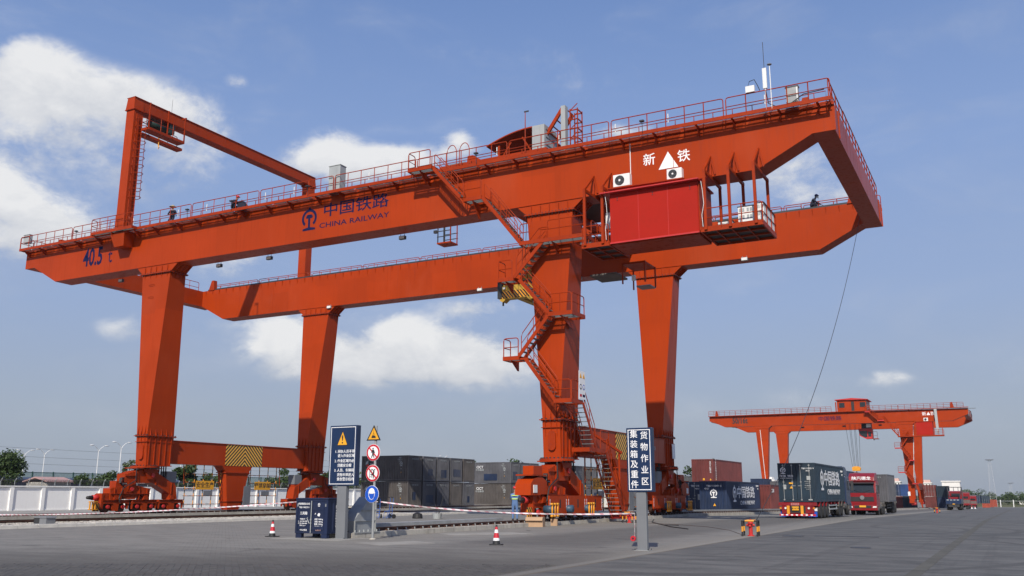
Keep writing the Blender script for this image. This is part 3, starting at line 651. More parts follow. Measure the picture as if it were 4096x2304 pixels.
# ---- vegetation
def leaf_mat(name, a, b_):
    mt, t, b = principled(name, .6, 0, .3)
    gm = t.new('ShaderNodeNewGeometry'); k = gm.outputs['Random Per Island']
    n = t.noise(gm.outputs['Position'], .8, 3)
    t.set(b, 'Base Color', t.mix(t.math('MULTIPLY_ADD', n, .6, t.math('MULTIPLY', k, .4)), a, b_)); return mt
LM = [leaf_mat('leaf_dark', (.022, .045, .014), (.060, .095, .026)), leaf_mat('leaf_mid', (.035, .065, .018), (.085, .12, .035)), leaf_mat('leaf_olive', (.05, .07, .022), (.11, .13, .045))]
M['bark'] = mat('bark', (.07, .055, .04), .9, var=.3)
def tree(x, y, h, cr, ch, n, label, lm=0, seed=0, leaf=.16, z0=0., name='tree', cat='tree', trunk=True, clumps=9, palm=False):
    rr = random.Random(seed); t_ = thing(name, label, cat, (x, y, z0))
    zc = h-ch/2
    tr = MB(); tr.tube([(0, 0, -.2), (.05, 0, h*.35), (0, .05, zc)], [.04*h*.5, .03*h*.5, .012*h*.5], 7)
    cl = []
    for i in range(clumps):
        a = rr.uniform(0, 6.28); q = rr.random()**.5*.75; e = rr.uniform(-.85, .85)
        c = (cr*q*math.cos(a), cr*q*math.sin(a), zc+ch/2*e*(1-.3*q)); cl.append((c, cr*rr.uniform(.28, .5)))
        if trunk: tr.tube([(0, 0, max(.3, zc-ch*.35)), ((c[0])*.5, c[1]*.5, (zc+c[2])/2-.1*ch), c], [.012*h*.5, .008*h*.5, .003*h], 5)
    if trunk: P(t_, 'trunk', tr, M['bark'])
    lv = MB()
    for i in range(n):
        c, r = cl[rr.randrange(len(cl))]
        d = Vector((rr.gauss(0, 1), rr.gauss(0, 1), rr.gauss(0, 1))).normalized()*(r*rr.random()**.45)
        p = Vector(c)+Vector((d.x, d.y, d.z*.85)); s = leaf*rr.uniform(.6, 1.3)
        a = Vector((rr.gauss(0, 1), rr.gauss(0, 1), rr.gauss(0, .6))).normalized(); b_ = a.cross(Vector((rr.gauss(0, 1), rr.gauss(0, 1), rr.gauss(0, 1)))).normalized()
        lv.add([p-a*s, p+b_*s*.45, p+a*s, p-b_*s*.45], [(0, 1, 2, 3)])
    P(t_, 'crown', lv, LM[lm]); return t_
tree(-93, 60.2, 5.9, 3.3, 5.6, 12000, 'big leafy green tree at the far left edge behind the wall', 0, 1, .15, clumps=26)
tree(-86, 65.9, 4.0, 1.3, 2.6, 1600, 'round dark shrub over the wall, left of the pair beside the leg', 0, 2, .14, name='shrub', cat='shrub')
tree(-86, 68.8, 3.75, 1.7, 2.4, 1900, 'wide dark shrub over the wall, right of the pair beside the leg', 0, 3, .14, name='shrub', cat='shrub')
tree(-86, 71.2, 5.6, 1.0, 3.4, 420, 'thin sparse sapling half hidden behind the left orange leg', 2, 4, .16, clumps=6)
tree(-88, 81.5, 5.0, 1.5, 3.4, 1700, 'palm-like dark tree right of the grey cabinet under the sill beam', 0, 5, .3)
tree(-88, 85.7, 4.3, 1.9, 2.8, 1500, 'bushy tree behind the yellow banner under the sill beam', 1, 6, .17)
tree(-90, 90.0, 4.0, 1.5, 2.6, 900, 'small bush behind the middle support of the crane', 1, 7, .17, name='shrub', cat='shrub')
tree(-88, 97.5, 4.8, 2.1, 3.2, 1900, 'dark tree behind the second yellow banner', 0, 8, .18)
tree(-90, 103, 4.6, 2.0, 3.0, 1500, 'olive green tree just left of the far left bogie', 2, 9, .18)
tree(-92, 114, 5.8, 2.4, 4.0, 1800, 'tall green tree showing left of the big warning sign', 1, 10, .2)
tree(-92, 121, 5.4, 2.4, 4.0, 1400, 'leafy tree squeezed between warning sign and dark containers', 1, 11, .2)
tree(-100, 170, 9.0, 4, 5, 900, 'treetop peeping over the middle of the dark container stack', 0, 12, .35)
tree(-98, 185, 9.3, 4, 5, 900, 'treetop peeping over the right part of the dark container stack', 0, 13, .35)
tree(-62, 210, 9.0, 5, 6, 1200, 'dark treetop above the grey containers left of the maroon container', 0, 14, .4)
# far end of the yard
E_ = -3.735
for i, (x, y, h, w_, n, lm) in enumerate(((-21, 640, 7.5, 7, 1500, 0), (-13, 660, 6.5, 6, 1300, 1), (-5, 620, 5.5, 6.5, 1500, 0), (1, 600, 6, 6, 1500, 0), (7, 610, 6, 7, 1500, 1), (14, 640, 6.5, 8, 1500, 0), (-28, 700, 8, 6, 900, 1))):
    tree(x, y, h, w_, h*.8, n, ['hedge clump behind the far red trucks', 'pale bush left of the lattice mast', 'round dark bush right of the lattice mast', 'dense dark bush at the far end of the yard', 'bush beside the white low building at far right', 'last dark bush at the right edge of the picture', 'faint tree just right of the white block'][i], lm, 30+i, .5, E_, 'bush', 'bush', trunk=False, clumps=12)
def far_fence():
    f = thing('far_fence', 'low pale post fence at the far end of the yard', 'fence', (0, 484, E_))
    pm_ = MB().box(-.16, .16, -.2, .2, 0, 3.2).mesh('fence_post'); pm_.materials.append(M['white'])
    for i in range(10): ob('fence_post', pm_, None, f, (-16+i*5.2, 0, 0))
    P(f, 'fence_rail', MB().box(-16, 36, -.05, .05, 2.6, 2.75), M['palegrey'])
far_fence()
def mast(x, y, z0, h, w, label, mt):
    t_ = thing('lattice_mast', label, 'mast', (x, y, z0)); 
    for sx in (-1, 1):
        for sy in (-1, 1): P(t_, 'leg', MB().bar((sx*w, sy*w, 0), (sx*w*.35, sy*w*.35, h), .09, .09), mt)
    q = MB()
    for i in range(14):
        a, b_ = i/14, (i+1)/14; wa, wb = w*(1-.65*a), w*(1-.65*b_)
        for sx, sy, ex, ey in ((-1, -1, 1, -1), (1, -1, 1, 1), (1, 1, -1, 1), (-1, 1, -1, -1)):
            q.bar((sx*wa, sy*wa, a*h), (ex*wb, ey*wb, b_*h), .05, .05); q.bar((sx*wb, sy*wb, b_*h), (ex*wb, ey*wb, b_*h), .04, .04)
    P(t_, 'bracing', q, mt)
    P(t_, 'lamp_ring', MB().lathe([(w*1.0, h), (w*1.3, h+.3), (w*1.0, h+.45)], (0, 0, 0), 12), mt)
M['mastwhite'] = mat('mast_grey', (.36, .38, .41), .6, var=.05)
mast(-8.6, 500, E_, 21.5, 1.5, 'tall pale lattice mast standing at the far end of the yard', M['mastwhite'])
mast(-1.2, 760, E_, 13.5, 1.6, 'faint distant lattice mast near the right edge', M['mastwhite'])
def block(x, y, z0, w, d, h, label, wm, roofbits=(), wins=(4, 5), slots=False):
    t_ = thing('building', label, 'building', (x, y, z0)); P(t_, 'wall', MB().box(-w/2, w/2, -d/2, d/2, 0, h), wm)
    P(t_, 'roof', MB().box(-w/2-.3, w/2+.3, -d/2-.3, d/2+.3, h, h+.4), wm)
    for a, b_, c, m_ in roofbits: P(t_, 'roof_house', MB().box(a, b_, -d/4, d/4, h+.4, h+.4+c), m_)
    sw = .07 if slots else .22; wm_ = MB().box(-w/wins[0]*sw, w/wins[0]*sw, -.06, .06, 0, h/wins[1]*(.3 if slots else .5)).mesh('window'); wm_.materials.append(M['dark'] if not slots else M['grey'])
    for i in range(wins[0]):
        for j in range(wins[1]): ob('window', wm_, None, t_, (-w/2+w*(i+.5)/wins[0], -d/2-.03, h*(j+.3)/wins[1]))
M['pinkwall'] = mat('pink_render', (.55, .36, .31), .8, var=.05); M['whitewall'] = mat('white_render', (.72, .70, .66), .8, var=.04)
block(-20.6, 395, gz(-20, 395), 6.2, 6, 9.4, 'tall white block with narrow slots beyond the far trucks', M['whitewall'], wins=(4, 2), slots=True)
block(-51.2, 500, E_, 5.4, 8, 11.5, 'pale building topped by pink roof rooms left of the far crane leg', M['whitewall'], ((-2.4, -.6, 2.6, M['pinkwall']), (-.4, 1.9, 1.4, M['pinkwall'])))
block(-37.4, 500, E_, 5.6, 8, 10.8, 'pale building topped by pink roof rooms right of the far crane leg', M['whitewall'], ((-2.6, -.9, 1.8, M['pinkwall']), (-.7, 2.3, 1.3, M['pinkwall'])))
block(-89.4, 400, 0, 4.2, 8, 7.2, 'cream building peeping between the far crane legs', M['whitewall'], ((-1.6, .8, 1.2, M['whitewall']),))
block(9.5, 640, E_, 14, 10, 4.2, 'low white shed among bushes at the right edge', M['whitewall'], wins=(6, 1))
# ================================================================== NEAR GANTRY CRANE (metres, world coordinates)
YN, YN1 = 44.86, 46.25; YF, YF1 = 62.47, 63.86; YM = (YN+YF1)/2
ZT, ZB, ZE, ZW = 20.573, 17.648, 19.086, 20.48; ZRT = .313
XL, XL1, XL2, XR, XR1, XR2 = -68.18, -67.1, -64.307, -5.93, -7.01, -9.87
CRN = thing('gantry_crane', 'huge orange rail gantry crane in front marked 40.5 t on its left end', 'gantry crane', (-37.4, YM, ZRT))
O = M['orange']; O2 = M['orange2']
def CP(name, mb, m_=None, parent=None, smooth=False): return P(parent or CRN, name, mb, m_ or O, True, smooth)
def girder(y0, y1):
    return CP('girder', MB().prism([(XL, ZT), (XL, ZE), (XL1, ZE), (XL2, ZB), (XR2, ZB), (XR1, ZE), (XR, ZE), (XR, ZT)], 'y', y0, y1))
gn = girder(YN, YN1); gf = girder(YF, YF1)
for g_, y0, y1 in ((gn, YN, YN1), (gf, YF, YF1)):
    sm = MB()
    for x in (-58.2, -45.4, -33.0, -27.5, -14.2): sm.box(x-.012, x+.012, y0-.012, y0-.001, ZB+.01, ZT-.01)
    CP('weld_seam', sm, O, g_)
    fl = MB(); fl.box(XL2+.05, XR2-.05, y0-.05, y0, ZB+.002, ZB+.03); fl.box(XL2+.05, XR2-.05, y1, y1+.05, ZB+.002, ZB+.03); fl.box(XL, XR, y1, y1+.06, ZT-.03, ZT+.002); CP('flange', fl, O, g_)
for x0, x1 in ((XL, XL+1.05), (XR-1.05, XR)):
    e = CP('end_beam', MB().box(x0, x1, YN1, YF, ZE+.002, ZT-.002))
    s = MB(); X = x0 if x0 < -40 else x1
    for y in (YN+.02, YN1-.03, YF+.03, YF1-.03): s.box(X, X+(-.05 if x0 < -40 else .05), y-.02, y+.02, ZE, ZT)
    CP('splice_plate', s, O, e)
# trolley rail + stiffeners
for y0, sgn in ((YF, 1), (YN1, -1)):
    q = MB(); yy = y0+.12*sgn; q.box(XL+1.6, XR-1.1, yy-.09, yy+.09, ZT, ZT+.03); q.box(XL+1.6, XR-1.1, yy-.04, yy+.04, ZT+.03, ZT+.15)
    CP('trolley_rail', q, M['dark'])
rib = MB().prism([(0, 0), (-.10, 0), (-.02, -.42), (0, -.42)], 'x', -.02, .02).mesh('stiffener'); rib.materials.append(O)
base = CRN.location
x = XL+1.5
while x < XR-1.2:
    ob('stiffener', rib, None, CRN, Vector((x, YF-.001, ZT-.02))-base); x += .87
# ---- legs
def leg(xc, far, right=False):
    my = (lambda y: YN+YF1-y) if far else (lambda y: y)
    y0, y1 = sorted((my(YN), my(YN1))); b0, b1 = sorted((my(44.84), my(47.2)))
    zf, zb_ = 17.06, 5.49
    t0, t1 = xc-1.42, xc+1.43; c0, c1 = xc-.50, xc+.52
    L = CP('leg', MB().hexa([(c0, b0, zb_), (c1, b0, zb_), (c1, b1, zb_), (c0, b1, zb_), (t0, y0, zf), (t1, y0, zf), (t1, y1, zf), (t0, y1, zf)]))
    q = MB().hexa([(t0-.02, y0-.004, zf+.03), (t1+.02, y0-.004, zf+.03), (t1+.02, y1+.004, zf+.03), (t0-.02, y1+.004, zf+.03), (xc-2.05, y0-.004, ZB+.0), (xc+2.1, y0-.004, ZB+.0), (xc+2.1, y1+.004, ZB+.0), (xc-2.05, y1+.004, ZB+.0)])
    for v_ in range(4, 8): q.v[v_] = (q.v[v_][0], q.v[v_][1], ZB-.003)
    H = CP('leg_head', q)
    q = MB(); q.box(t0-.14, t1+.14, y0-.14, y1+.14, zf-.03, zf+.03); CP('flange', q, O2, H)
    bt = MB(); n = 15
    for i in range(n):
        X = t0-.05+(t1-t0+.1)*i/(n-1)
        for yy in (y0-.07, y1+.07): bt.cbox((X, yy, zf), .07, .07, .15)
    for i in range(6):
        for xx in (t0-.07, t1+.07): bt.cbox((xx, y0+(y1-y0)*(i+.5)/6, zf), .07, .07, .15)
    tag(CP('bolt', bt, M['dark'], H), kind='stuff')
    rb = MB()
    for i in range(5):
        X = t0+(t1-t0)*(i+.5)/5; rb.box(X-.015, X+.015, y0-.07, y0-.004, zf+.03, zf+.5); rb.prism([(y0-.07, zf-.03), (y0-.004, zf-.03), (y0-.004, zf-.4)], 'x', X-.015, X+.015)
    for i in range(4):
        Y = y0+(y1-y0)*(i+.5)/4; rb.prism([(t1+.10, zf-.03), (t1-.06, zf-.5), (t1-.06, zf-.03)], 'y', Y-.015, Y+.015); rb.bar((t1+.06, Y, zf+.05), (xc+2.06, Y, ZB-.06), .03, .1)
    CP('stiffener', rb, O2, H)
    # lower box
    B = CP('leg_foot', MB().hexa([(c0, b0+.12, 3.42), (c1, b0+.12, 3.42), (c1, b1-.12, 3.42), (c0, b1-.12, 3.42), (c0-.01, b0, zb_-.05), (c1+.01, b0, zb_-.05), (c1+.01, b1, zb_-.05), (c0-.01, b1, zb_-.05)]))
    q = MB(); q.box(c0-.14, c1+.14, b0-.14, b1+.14, zb_-.05, zb_+.0); q.box(c0-.06, c1+.06, b0-.06, b1+.06, zb_-.46, zb_-.42); q.box(c0-.08, c1+.08, b0+.05, b1-.05, 3.40, 3.46); CP('flange', q, O2, B)
    rb = MB()
    for i in range(5):
        Y = b0+(b1-b0)*(i+.5)/5
        rb.box(c1, c1+.08, Y-.015, Y+.015, 3.46, zb_-.05); rb.prism([(c1+.12, zb_), (c1+.0, zb_+.75), (c1-.02, zb_)], 'y', Y-.015, Y+.015)
    for i in range(3):
        X = c0+(c1-c0)*(i+.5)/3
        for yy, s in ((b0, -1),):
            rb.prism([(yy+.12*s, zb_), (yy, zb_+.7), (yy-.02*s, zb_)], 'x', X-.015, X+.015); rb.prism([(yy+.05*s, zb_-.05), (yy-.02*s, zb_-.05), (yy-.02*s, zb_-.9)], 'x', X-.015, X+.015)
    CP('stiffener', rb, O2, B)
    bt = MB()
    for i in range(9):
        Y = b0-.05+(b1-b0+.1)*i/8; bt.cbox((c1+.07, Y, zb_-.02), .07, .07, .16)
    for i in range(5): bt.cbox((c0+(c1-c0)*i/4, b0-.07, zb_-.02), .07, .07, .16)
    tag(CP('bolt', bt, M['dark'], B), kind='stuff')
    if not far:      # oval man-hole cover
        q = MB(); cx = xc+.05; q.prism([(cx+.22*math.cos(R(a)), 4.35+(.30 if math.sin(R(a)) > 0 else -.30)+.22*math.sin(R(a))) for a in range(0, 360, 20)], 'y', b0-.03, b0+.04); CP('manhole_cover', q, O2, B)
    # bracket platform bulges / rings on the leg face
    rg = MB()
    for z in (16.2, 15.3):
        if not far: rg.tube([(xc-.35+.28*math.cos(R(a)), y0-.02, z+.07*math.sin(R(a))) for a in range(0, 360, 30)], .012, 4, True)
    if rg.v: CP('lifting_ring', rg, O2, L)
    return L
for xc, rgt in ((-53.03, False), (-21.53, True)):
    for far in (False, True): leg(xc, far, rgt)
# ---- sill beams, hazard panels, middle supports
for xc in (-53.22, -21.36):
    s = CP('sill_beam', MB().box(xc-.46, xc+.46, 47.18, YN+YF1-47.18, 3.612, 5.225))
    CP('flange', MB().box(xc-.52, xc+.52, 47.18, YN+YF1-47.18, 5.225, 5.262), O2, s)
    hz = stripes('hazard_chevron', 1, .30, .95, (.78, .42, .06), (.014, .012, .012), chev=54.6-YM)
    CP('hazard_panel', MB().box(xc+.462, xc+.475, 52.56, 56.5, 3.62, 5.22), hz, s)
    msup = CP('middle_support', MB().hexa([(xc-.36, 53.15, .62), (xc+.36, 53.15, .62), (xc+.36, 54.55, .62), (xc-.36, 54.55, .62), (xc-.44, 52.75, 3.1), (xc+.44, 52.75, 3.1), (xc+.44, 55.15, 3.1), (xc-.44, 55.15, 3.1)]))
    CP('support_head', MB().hexa([(xc-.44, 52.75, 3.14), (xc+.44, 52.75, 3.14), (xc+.44, 55.15, 3.14), (xc-.44, 55.15, 3.14), (xc-.46, 52.3, 3.61), (xc+.46, 52.3, 3.61), (xc+.46, 55.5, 3.61), (xc-.46, 55.5, 3.61)]), O, msup)
    q = MB(); q.box(xc-.52, xc+.52, 52.65, 55.25, 3.08, 3.15); q.box(xc-.42, xc+.42, 53.0, 54.7, .95, 1.0); CP('flange', q, O2, msup)
    CP('support_foot', MB().hexa([(xc-.3, 53.25, ZRT+.03), (xc+.3, 53.25, ZRT+.03), (xc+.3, 54.45, ZRT+.03), (xc-.3, 54.45, ZRT+.03), (xc-.36, 53.1, .95), (xc+.36, 53.1, .95), (xc+.36, 54.6, .95), (xc-.36, 54.6, .95)]), O2, msup)
    CP('cable_cabinet', MB().box(xc-.15, xc+.42, 54.75, 55.5, .62, 2.1), M['grey'], msup)
# ---- bogie sets
wheel_me = MB(); 
for a, b_, r in ((-.075, .075, .285), (-.11, -.075, .33), (.075, .11, .33)): wheel_me.cyl((a, 0, 0), (b_, 0, 0), r, 20)
wheel_me = wheel_me.mesh('wheel'); wheel_me.materials.append(M['rust'])
hub_me = MB(); hub_me.cyl((.30, 0, 0), (.40, 0, 0), .13, 14); hub_me.cyl((.40, 0, 0), (.42, 0, 0), .09, 12); hub_me = hub_me.mesh('axle_cap'); hub_me.materials.append(M['redpart'])
def bogie_set(xr, far, heavy):
    k = -1 if far else 1
    Y = (lambda y: YN+YF1-y) if far else (lambda y: y)
    px = lambda pts: [(Y(a), b_) for a, b_ in pts]
    xo = xr+.42
    G = CP('turntable', MB().cyl((xr, Y(45.5), 3.28), (xr, Y(45.5), 3.40), .95, 24), O2)
    q = MB(); q.box(xr-.62, xr+.62, Y(44.35), Y(46.5), 3.22, 3.28); CP('flange', q, O2, G)
    bt = MB()
    for i in range(24): bt.cbox((xr+.85*math.cos(i*.2618), Y(45.5)+.85*math.sin(i*.2618), 3.34), .08, .08, .26)
    tag(CP('bolt', bt, M['dark'], G), kind='stuff')
    main = [(43.6, 2.78), (44.3, 2.98), (45.2, 3.2), (46.05, 3.2), (46.4, 2.92), (48.05, 2.08), (48.2, 1.15), (47.55, 1.15), (47.5, 1.52), (46.3, 2.12), (45.9, 2.27), (44.1, 2.22), (43.62, 2.28)]
    A = CP('balance_beam', MB().prism(px(main), 'x', xr-.40, xr+.40))
    q = MB()
    for y, z0, z1 in ((44.45, 2.25, 3.0), (46.2, 2.1, 3.0), (47.6, 1.5, 2.3)): q.box(xo-.03, xo+.05, Y(y)-.02, Y(y)+.02, z0, z1)
    q.box(xo-.03, xo+.06, Y(43.62), Y(44.5), 2.70, 2.74)
    for i in range(5): q.bar((xr-.4, Y(43.65+.2*i), 2.82+.055*i), (xr+.4, Y(43.65+.2*i), 2.82+.055*i), .05, .06)
    CP('stiffener', q, O2, A)
    hp = MB(); hp.prism(px([(45.02, 3.2), (46.32, 3.2), (46.12, 2.5), (45.45, 2.5)]), 'x', xr+.40, xr+.52); hp.prism(px([(45.02, 3.2), (46.32, 3.2), (46.12, 2.5), (45.45, 2.5)]), 'x', xr-.52, xr-.40); H = CP('hinge_plate', hp, O2, A)
    CP('hinge_pin', MB().cyl((xr-.6, Y(45.8), 2.78), (xr+.6, Y(45.8), 2.78), .15, 14), M['redpart'], A)
    eq = [(42.57, 1.86), (43.4, 2.02), (44.16, 2.16), (45.0, 2.02), (45.82, 1.86), (45.8, 1.12), (45.35, 1.12), (45.25, 1.42), (44.95, 1.5), (44.6, 1.16), (43.75, 1.16), (43.4, 1.5), (43.15, 1.42), (43.05, 1.12), (42.6, 1.12)]
    E = CP('equaliser_beam', MB().prism(px(eq), 'x', xr-.36, xr+.36))
    q = MB(); q.box(xr+.3, xr+.46, Y(42.6), Y(45.8), 1.50, 1.54)
    for y in (42.9, 43.45, 44.9, 45.55): q.box(xr+.3, xr+.43, Y(y)-.02, Y(y)+.02, 1.14, 1.9)
    CP('stiffener', q, O2, E)
    q = MB(); q.prism(px([(43.85, 2.3), (44.5, 2.3), (44.38, 1.62), (44.0, 1.62)]), 'x', xr+.36, xr+.47); CP('hinge_plate', q, O2, E)
    CP('hinge_pin', MB().cyl((xr-.5, Y(44.18), 1.83), (xr+.54, Y(44.18), 1.83), .13, 14), M['redpart'], E)
    for i, (y0, y1) in enumerate(((42.08, 44.12), (44.44, 46.48), (46.7, 48.84))):
        wa, wb = y0+.42, y1-.42
        fr = [(y0, 1.09), (y1, 1.09), (y1+.06, .92), (y1, .52), (wb+.30, .52), (wb+.36, .52), (wb+.33, .88), (wb-.33, .88), (wb-.36, .40), (wa+.36, .40), (wa+.33, .88), (wa-.33, .88), (wa-.36, .52), (y0, .52), (y0-.05, .92)]
        F_ = CP('bogie_frame', MB().prism(px(fr), 'x', xr+.20, xr+.33))
        q = MB(); q.prism(px(fr), 'x', xr-.33, xr-.2); q.box(xr-.2, xr+.2, Y(y0), Y(y1), .92, 1.09); q.box(xr-.40, xr+.40, Y(y0-.02), Y(y1+.02), 1.09, 1.13)
        for w_ in (wa, wb): q.box(xr+.33, xr+.38, Y(w_)-.33, Y(w_)+.33, .88, .92)
        CP('frame_plate', q, O2, F_)
        CP('hinge_lug', MB().prism(px([((y0+y1)/2-.22, 1.13), ((y0+y1)/2+.22, 1.13), ((y0+y1)/2+.12, 1.42), ((y0+y1)/2-.12, 1.42)]), 'x', xr-.3, xr+.44), O2, F_)
        for w_ in (wa, wb):
            ob('wheel', wheel_me, None, F_, Vector((xr, Y(w_), ZRT+.29))-base); ob('axle_cap', hub_me, None, F_, Vector((xr, Y(w_), .67))-base)
        if i < 2: CP('coupling', MB().cyl((xr+.1, Y(y1), .8), (xr+.1, Y(y1+.34), .8), .08, 8), M['dark'], F_)
        mt_ = CP('drive_motor', MB().cyl((xr-.35, Y((y0+y1)/2), .75), (xr-.95, Y((y0+y1)/2), .75), .17, 14), M['motor'], F_, True)
    b_ = CP('buffer', MB().tube([(xr, Y(42.05), 1.27), (xr, Y(41.5), 1.27)], .17, 14), M['redpart'], None, True)
    CP('buffer_tip', MB().tube([(xr, Y(41.5), 1.27), (xr, Y(41.2), 1.27), (xr, Y(41.1), 1.27)], [.15, .11, .09], 14), M['black'], b_, True)
    q = MB(); q.box(xr-.35, xr+.35, Y(42.1), Y(41.95), .55, 1.5); q.box(xr-.3, xr+.3, Y(42.6), Y(42.0), 1.12, 1.55); CP('buffer_bracket', q, O2)
    CP('rail_sweep', MB().box(xr+.30, xr+.34, Y(41.35), Y(41.85), ZRT+.08, .92), M['hazY'])
    lb = CP('local_box', MB().box(xr-.3, xr+.33, Y(43.0), Y(43.5), 1.95, 2.35), O2)
    # cable loop at the leg foot + hanging trunk cables and the grey junction cabinet
    q = MB()
    for j in range(4): q.tube([(xr+.1+.06*j, Y(43.75), 2.6), (xr+.25+.06*j, Y(43.35), 2.55), (xr+.28+.06*j, Y(43.25), 2.25), (xr+.2+.06*j, Y(43.6), 2.0)], .035, 6)
    CP('cable_loop', q, M['black'])
    q = MB()
    for j in range(4): q.tube([(xr+.1*j-.1, Y(46.85+.11*j), 3.62), (xr+.1*j-.1, Y(46.87+.11*j), 2.8), (xr+.1*j-.1, Y(47.1+.11*j), 2.4)], .045, 6)
    CP('trunk_cable', q, M['black'])
    cb = CP('junction_cabinet', MB().box(xr-.35, xr+.35, Y(47.2), Y(48.05), 2.32, 3.08), M['grey'])
    CP('cabinet_stand', MB().box(xr-.33, xr+.33, Y(47.25), Y(48.0), 1.95, 2.32), O2, cb)
    q = MB(); q.tube([(xo+.1, Y(44.4), 3.3), (xo+.16, Y(44.35), 2.4), (xo+.1, Y(43.45), 1.9), (xo+.08, Y(43.2), 1.2), (xo+.1, Y(43.3), .9)], .035, 6); CP('hose', q, M['black'])
    if heavy:
        q = CP('drive_housing', MB().prism([(Y(41.45), 1.5), (Y(43.4), 1.5), (Y(43.3), 2.2), (Y(42.6), 2.45), (Y(41.8), 2.3), (Y(41.5), 2.05)], 'x', xr-.42, xr+.46))
        CP('vent_grille', MB().box(xr+.46, xr+.49, Y(41.75), Y(42.15), 1.62, 2.0), M['white'], q)
        CP('housing_lid', MB().box(xr-.45, xr+.5, Y(41.6), Y(43.2), 2.45, 2.52), O2, q)
        CP('control_box', MB().box(xr-.3, xr+.3, Y(42.1), Y(43.1), 2.52, 2.95), O, q)
        # side covers over the drive gear: three plates with reflective marks, motors and yellow rail clamps between
        for i, (y0, y1) in enumerate(((43.1, 45.2), (45.35, 47.6), (47.75, 50.0))):
            c = CP('drive_cover', MB().box(xr+.62, xr+.70, Y(y0), Y(y1), .55+.1*(i == 2), 1.48))
            CP('cover_slot', MB().box(xr+.70, xr+.705, Y(y0+1.2), Y(y0+1.35), .85, 1.28), M['black'], c)
            for yy in (y0+.06, y1-.06): CP('reflective_strip', MB().box(xr+.70, xr+.705, Y(yy)-.035, Y(yy)+.035, .75, 1.3), M['tape'], c)
            CP('cover_bracket', MB().box(xr+.35, xr+.62, Y(y0+.2), Y(y1-.2), .95, 1.15), O2, c)
            mm = CP('drive_motor', MB().cyl((xr+.45, Y(y0-.06), .8), (xr+1.0, Y(y0-.06), .8), .2, 14), M['motor'], None, True)
            if i != 1:
                q = MB()
                for s in (-.32, .0, .32):
                    q.cyl((xr+1.0, Y(y0)+s, .45), (xr+1.0, Y(y0)+s, 1.1), .045, 8); q.cyl((xr+1.0, Y(y0)+s-.12, 1.06), (xr+1.0, Y(y0)+s+.12, 1.06), .06, 8); q.cyl((xr+1.0, Y(y0)+s-.12, .48), (xr+1.0, Y(y0)+s+.12, .48), .06, 8)
                CP('rail_clamp', q, M['yellow'], None, True)
    else:
        q = MB()
        for s in (0, .2, .4): q.cyl((xr+.5, Y(41.0+s), .55), (xr+.5, Y(41.0+s), 1.0), .05, 8)
        q.box(xr+.4, xr+.6, Y(40.95), Y(41.5), .98, 1.04); q.box(xr+.4, xr+.6, Y(40.95), Y(41.5), .5, .55)
        CP('rail_clamp', q, M['yellow'])
for xr, hv in ((-53.24, False), (-21.5, True)):
    for far in (False, True): bogie_set(xr, far, hv)
# ---- bar grids and yellow banners under the sills
def bar_grid(xc, ya, yb):
    n = round((yb-ya)/.97); st_ = (yb-ya)/n
    for i in range(n+1):
        y = ya+i*st_; CP('barrier_pole', MB().tube([(xc, y, .55), (xc, y, 3.61)], .032, 6), M['hazPole'])
    for z in (2.95, 2.35, 1.9, 1.38, .78): CP('barrier_bar', MB().tube([(xc, ya-.12, z), (xc, yb+.12, z)], .028, 6), M['hazBar'])
    for y in (ya-.3, yb+.25): CP('brace', MB().tube([(xc+.15, y-.1, 3.61), (xc+.05, y+.15, 2.2)], .03, 5), O2)
for xc in (-53.15, -21.45):
    bar_grid(xc, 49.15, 52.6); bar_grid(xc, 55.75, 58.7)
    for y0, y1, s in ((50.12, 51.9, '安全生产'), (56.2, 58.0, '严禁穿越')):
        b_ = CP('banner', MB().box(xc+.05, xc+.065, y0, y1, 1.83, 2.47), M['signyellow'])
        CP('grid_plate', MB().box(xc+.04, xc+.055, y0+.8, y1-.1, 1.40, 1.74), M['grey'])
        text(b_, s, .43, (xc+.067, (y0+y1)/2, 2.15), SIDE, 'black', world=True)
text(CRN, 'C208-Z001', .36, (-20.89, 58.9, 4.55), SIDE, 'palegrey', world=True)
# ---- lettering on the near girder
text(CRN, '40.5', 1.95, (-60.14, YN-.004, 19.08), FRONT, 'letter', sx=.66, world=True, bold=.022)
text(CRN, 't', 1.6, (-58.2, YN-.004, 18.98), FRONT, 'letter', sx=.8, world=True)
emblem(CRN, 1.25, (-39.03, YN-.004, 19.22), FRONT, 'letter', world=True)
text(CRN, '中国铁路', 1.0, (-35.3, YN-.004, 19.5), FRONT, 'letter', sx=1.32, world=True)
text(CRN, 'CHINA RAILWAY', .48, (-35.4, YN-.004, 18.56), FRONT, 'letter', sx=1.5, world=True)
text(CRN, '新', .72, (-15.54, YN-.004, 19.15), FRONT, 'signwhite', world=True); text(CRN, '铁', .72, (-13.62, YN-.004, 19.04), FRONT, 'signwhite', world=True)
q = flat_mesh([[(-.55, -.45), (.55, -.45), (0, .5)]]); ob('emblem', q.mesh('emblem'), M['signwhite'], CRN, Vector((-14.48, YN-.004, 18.97))-base, FRONT)

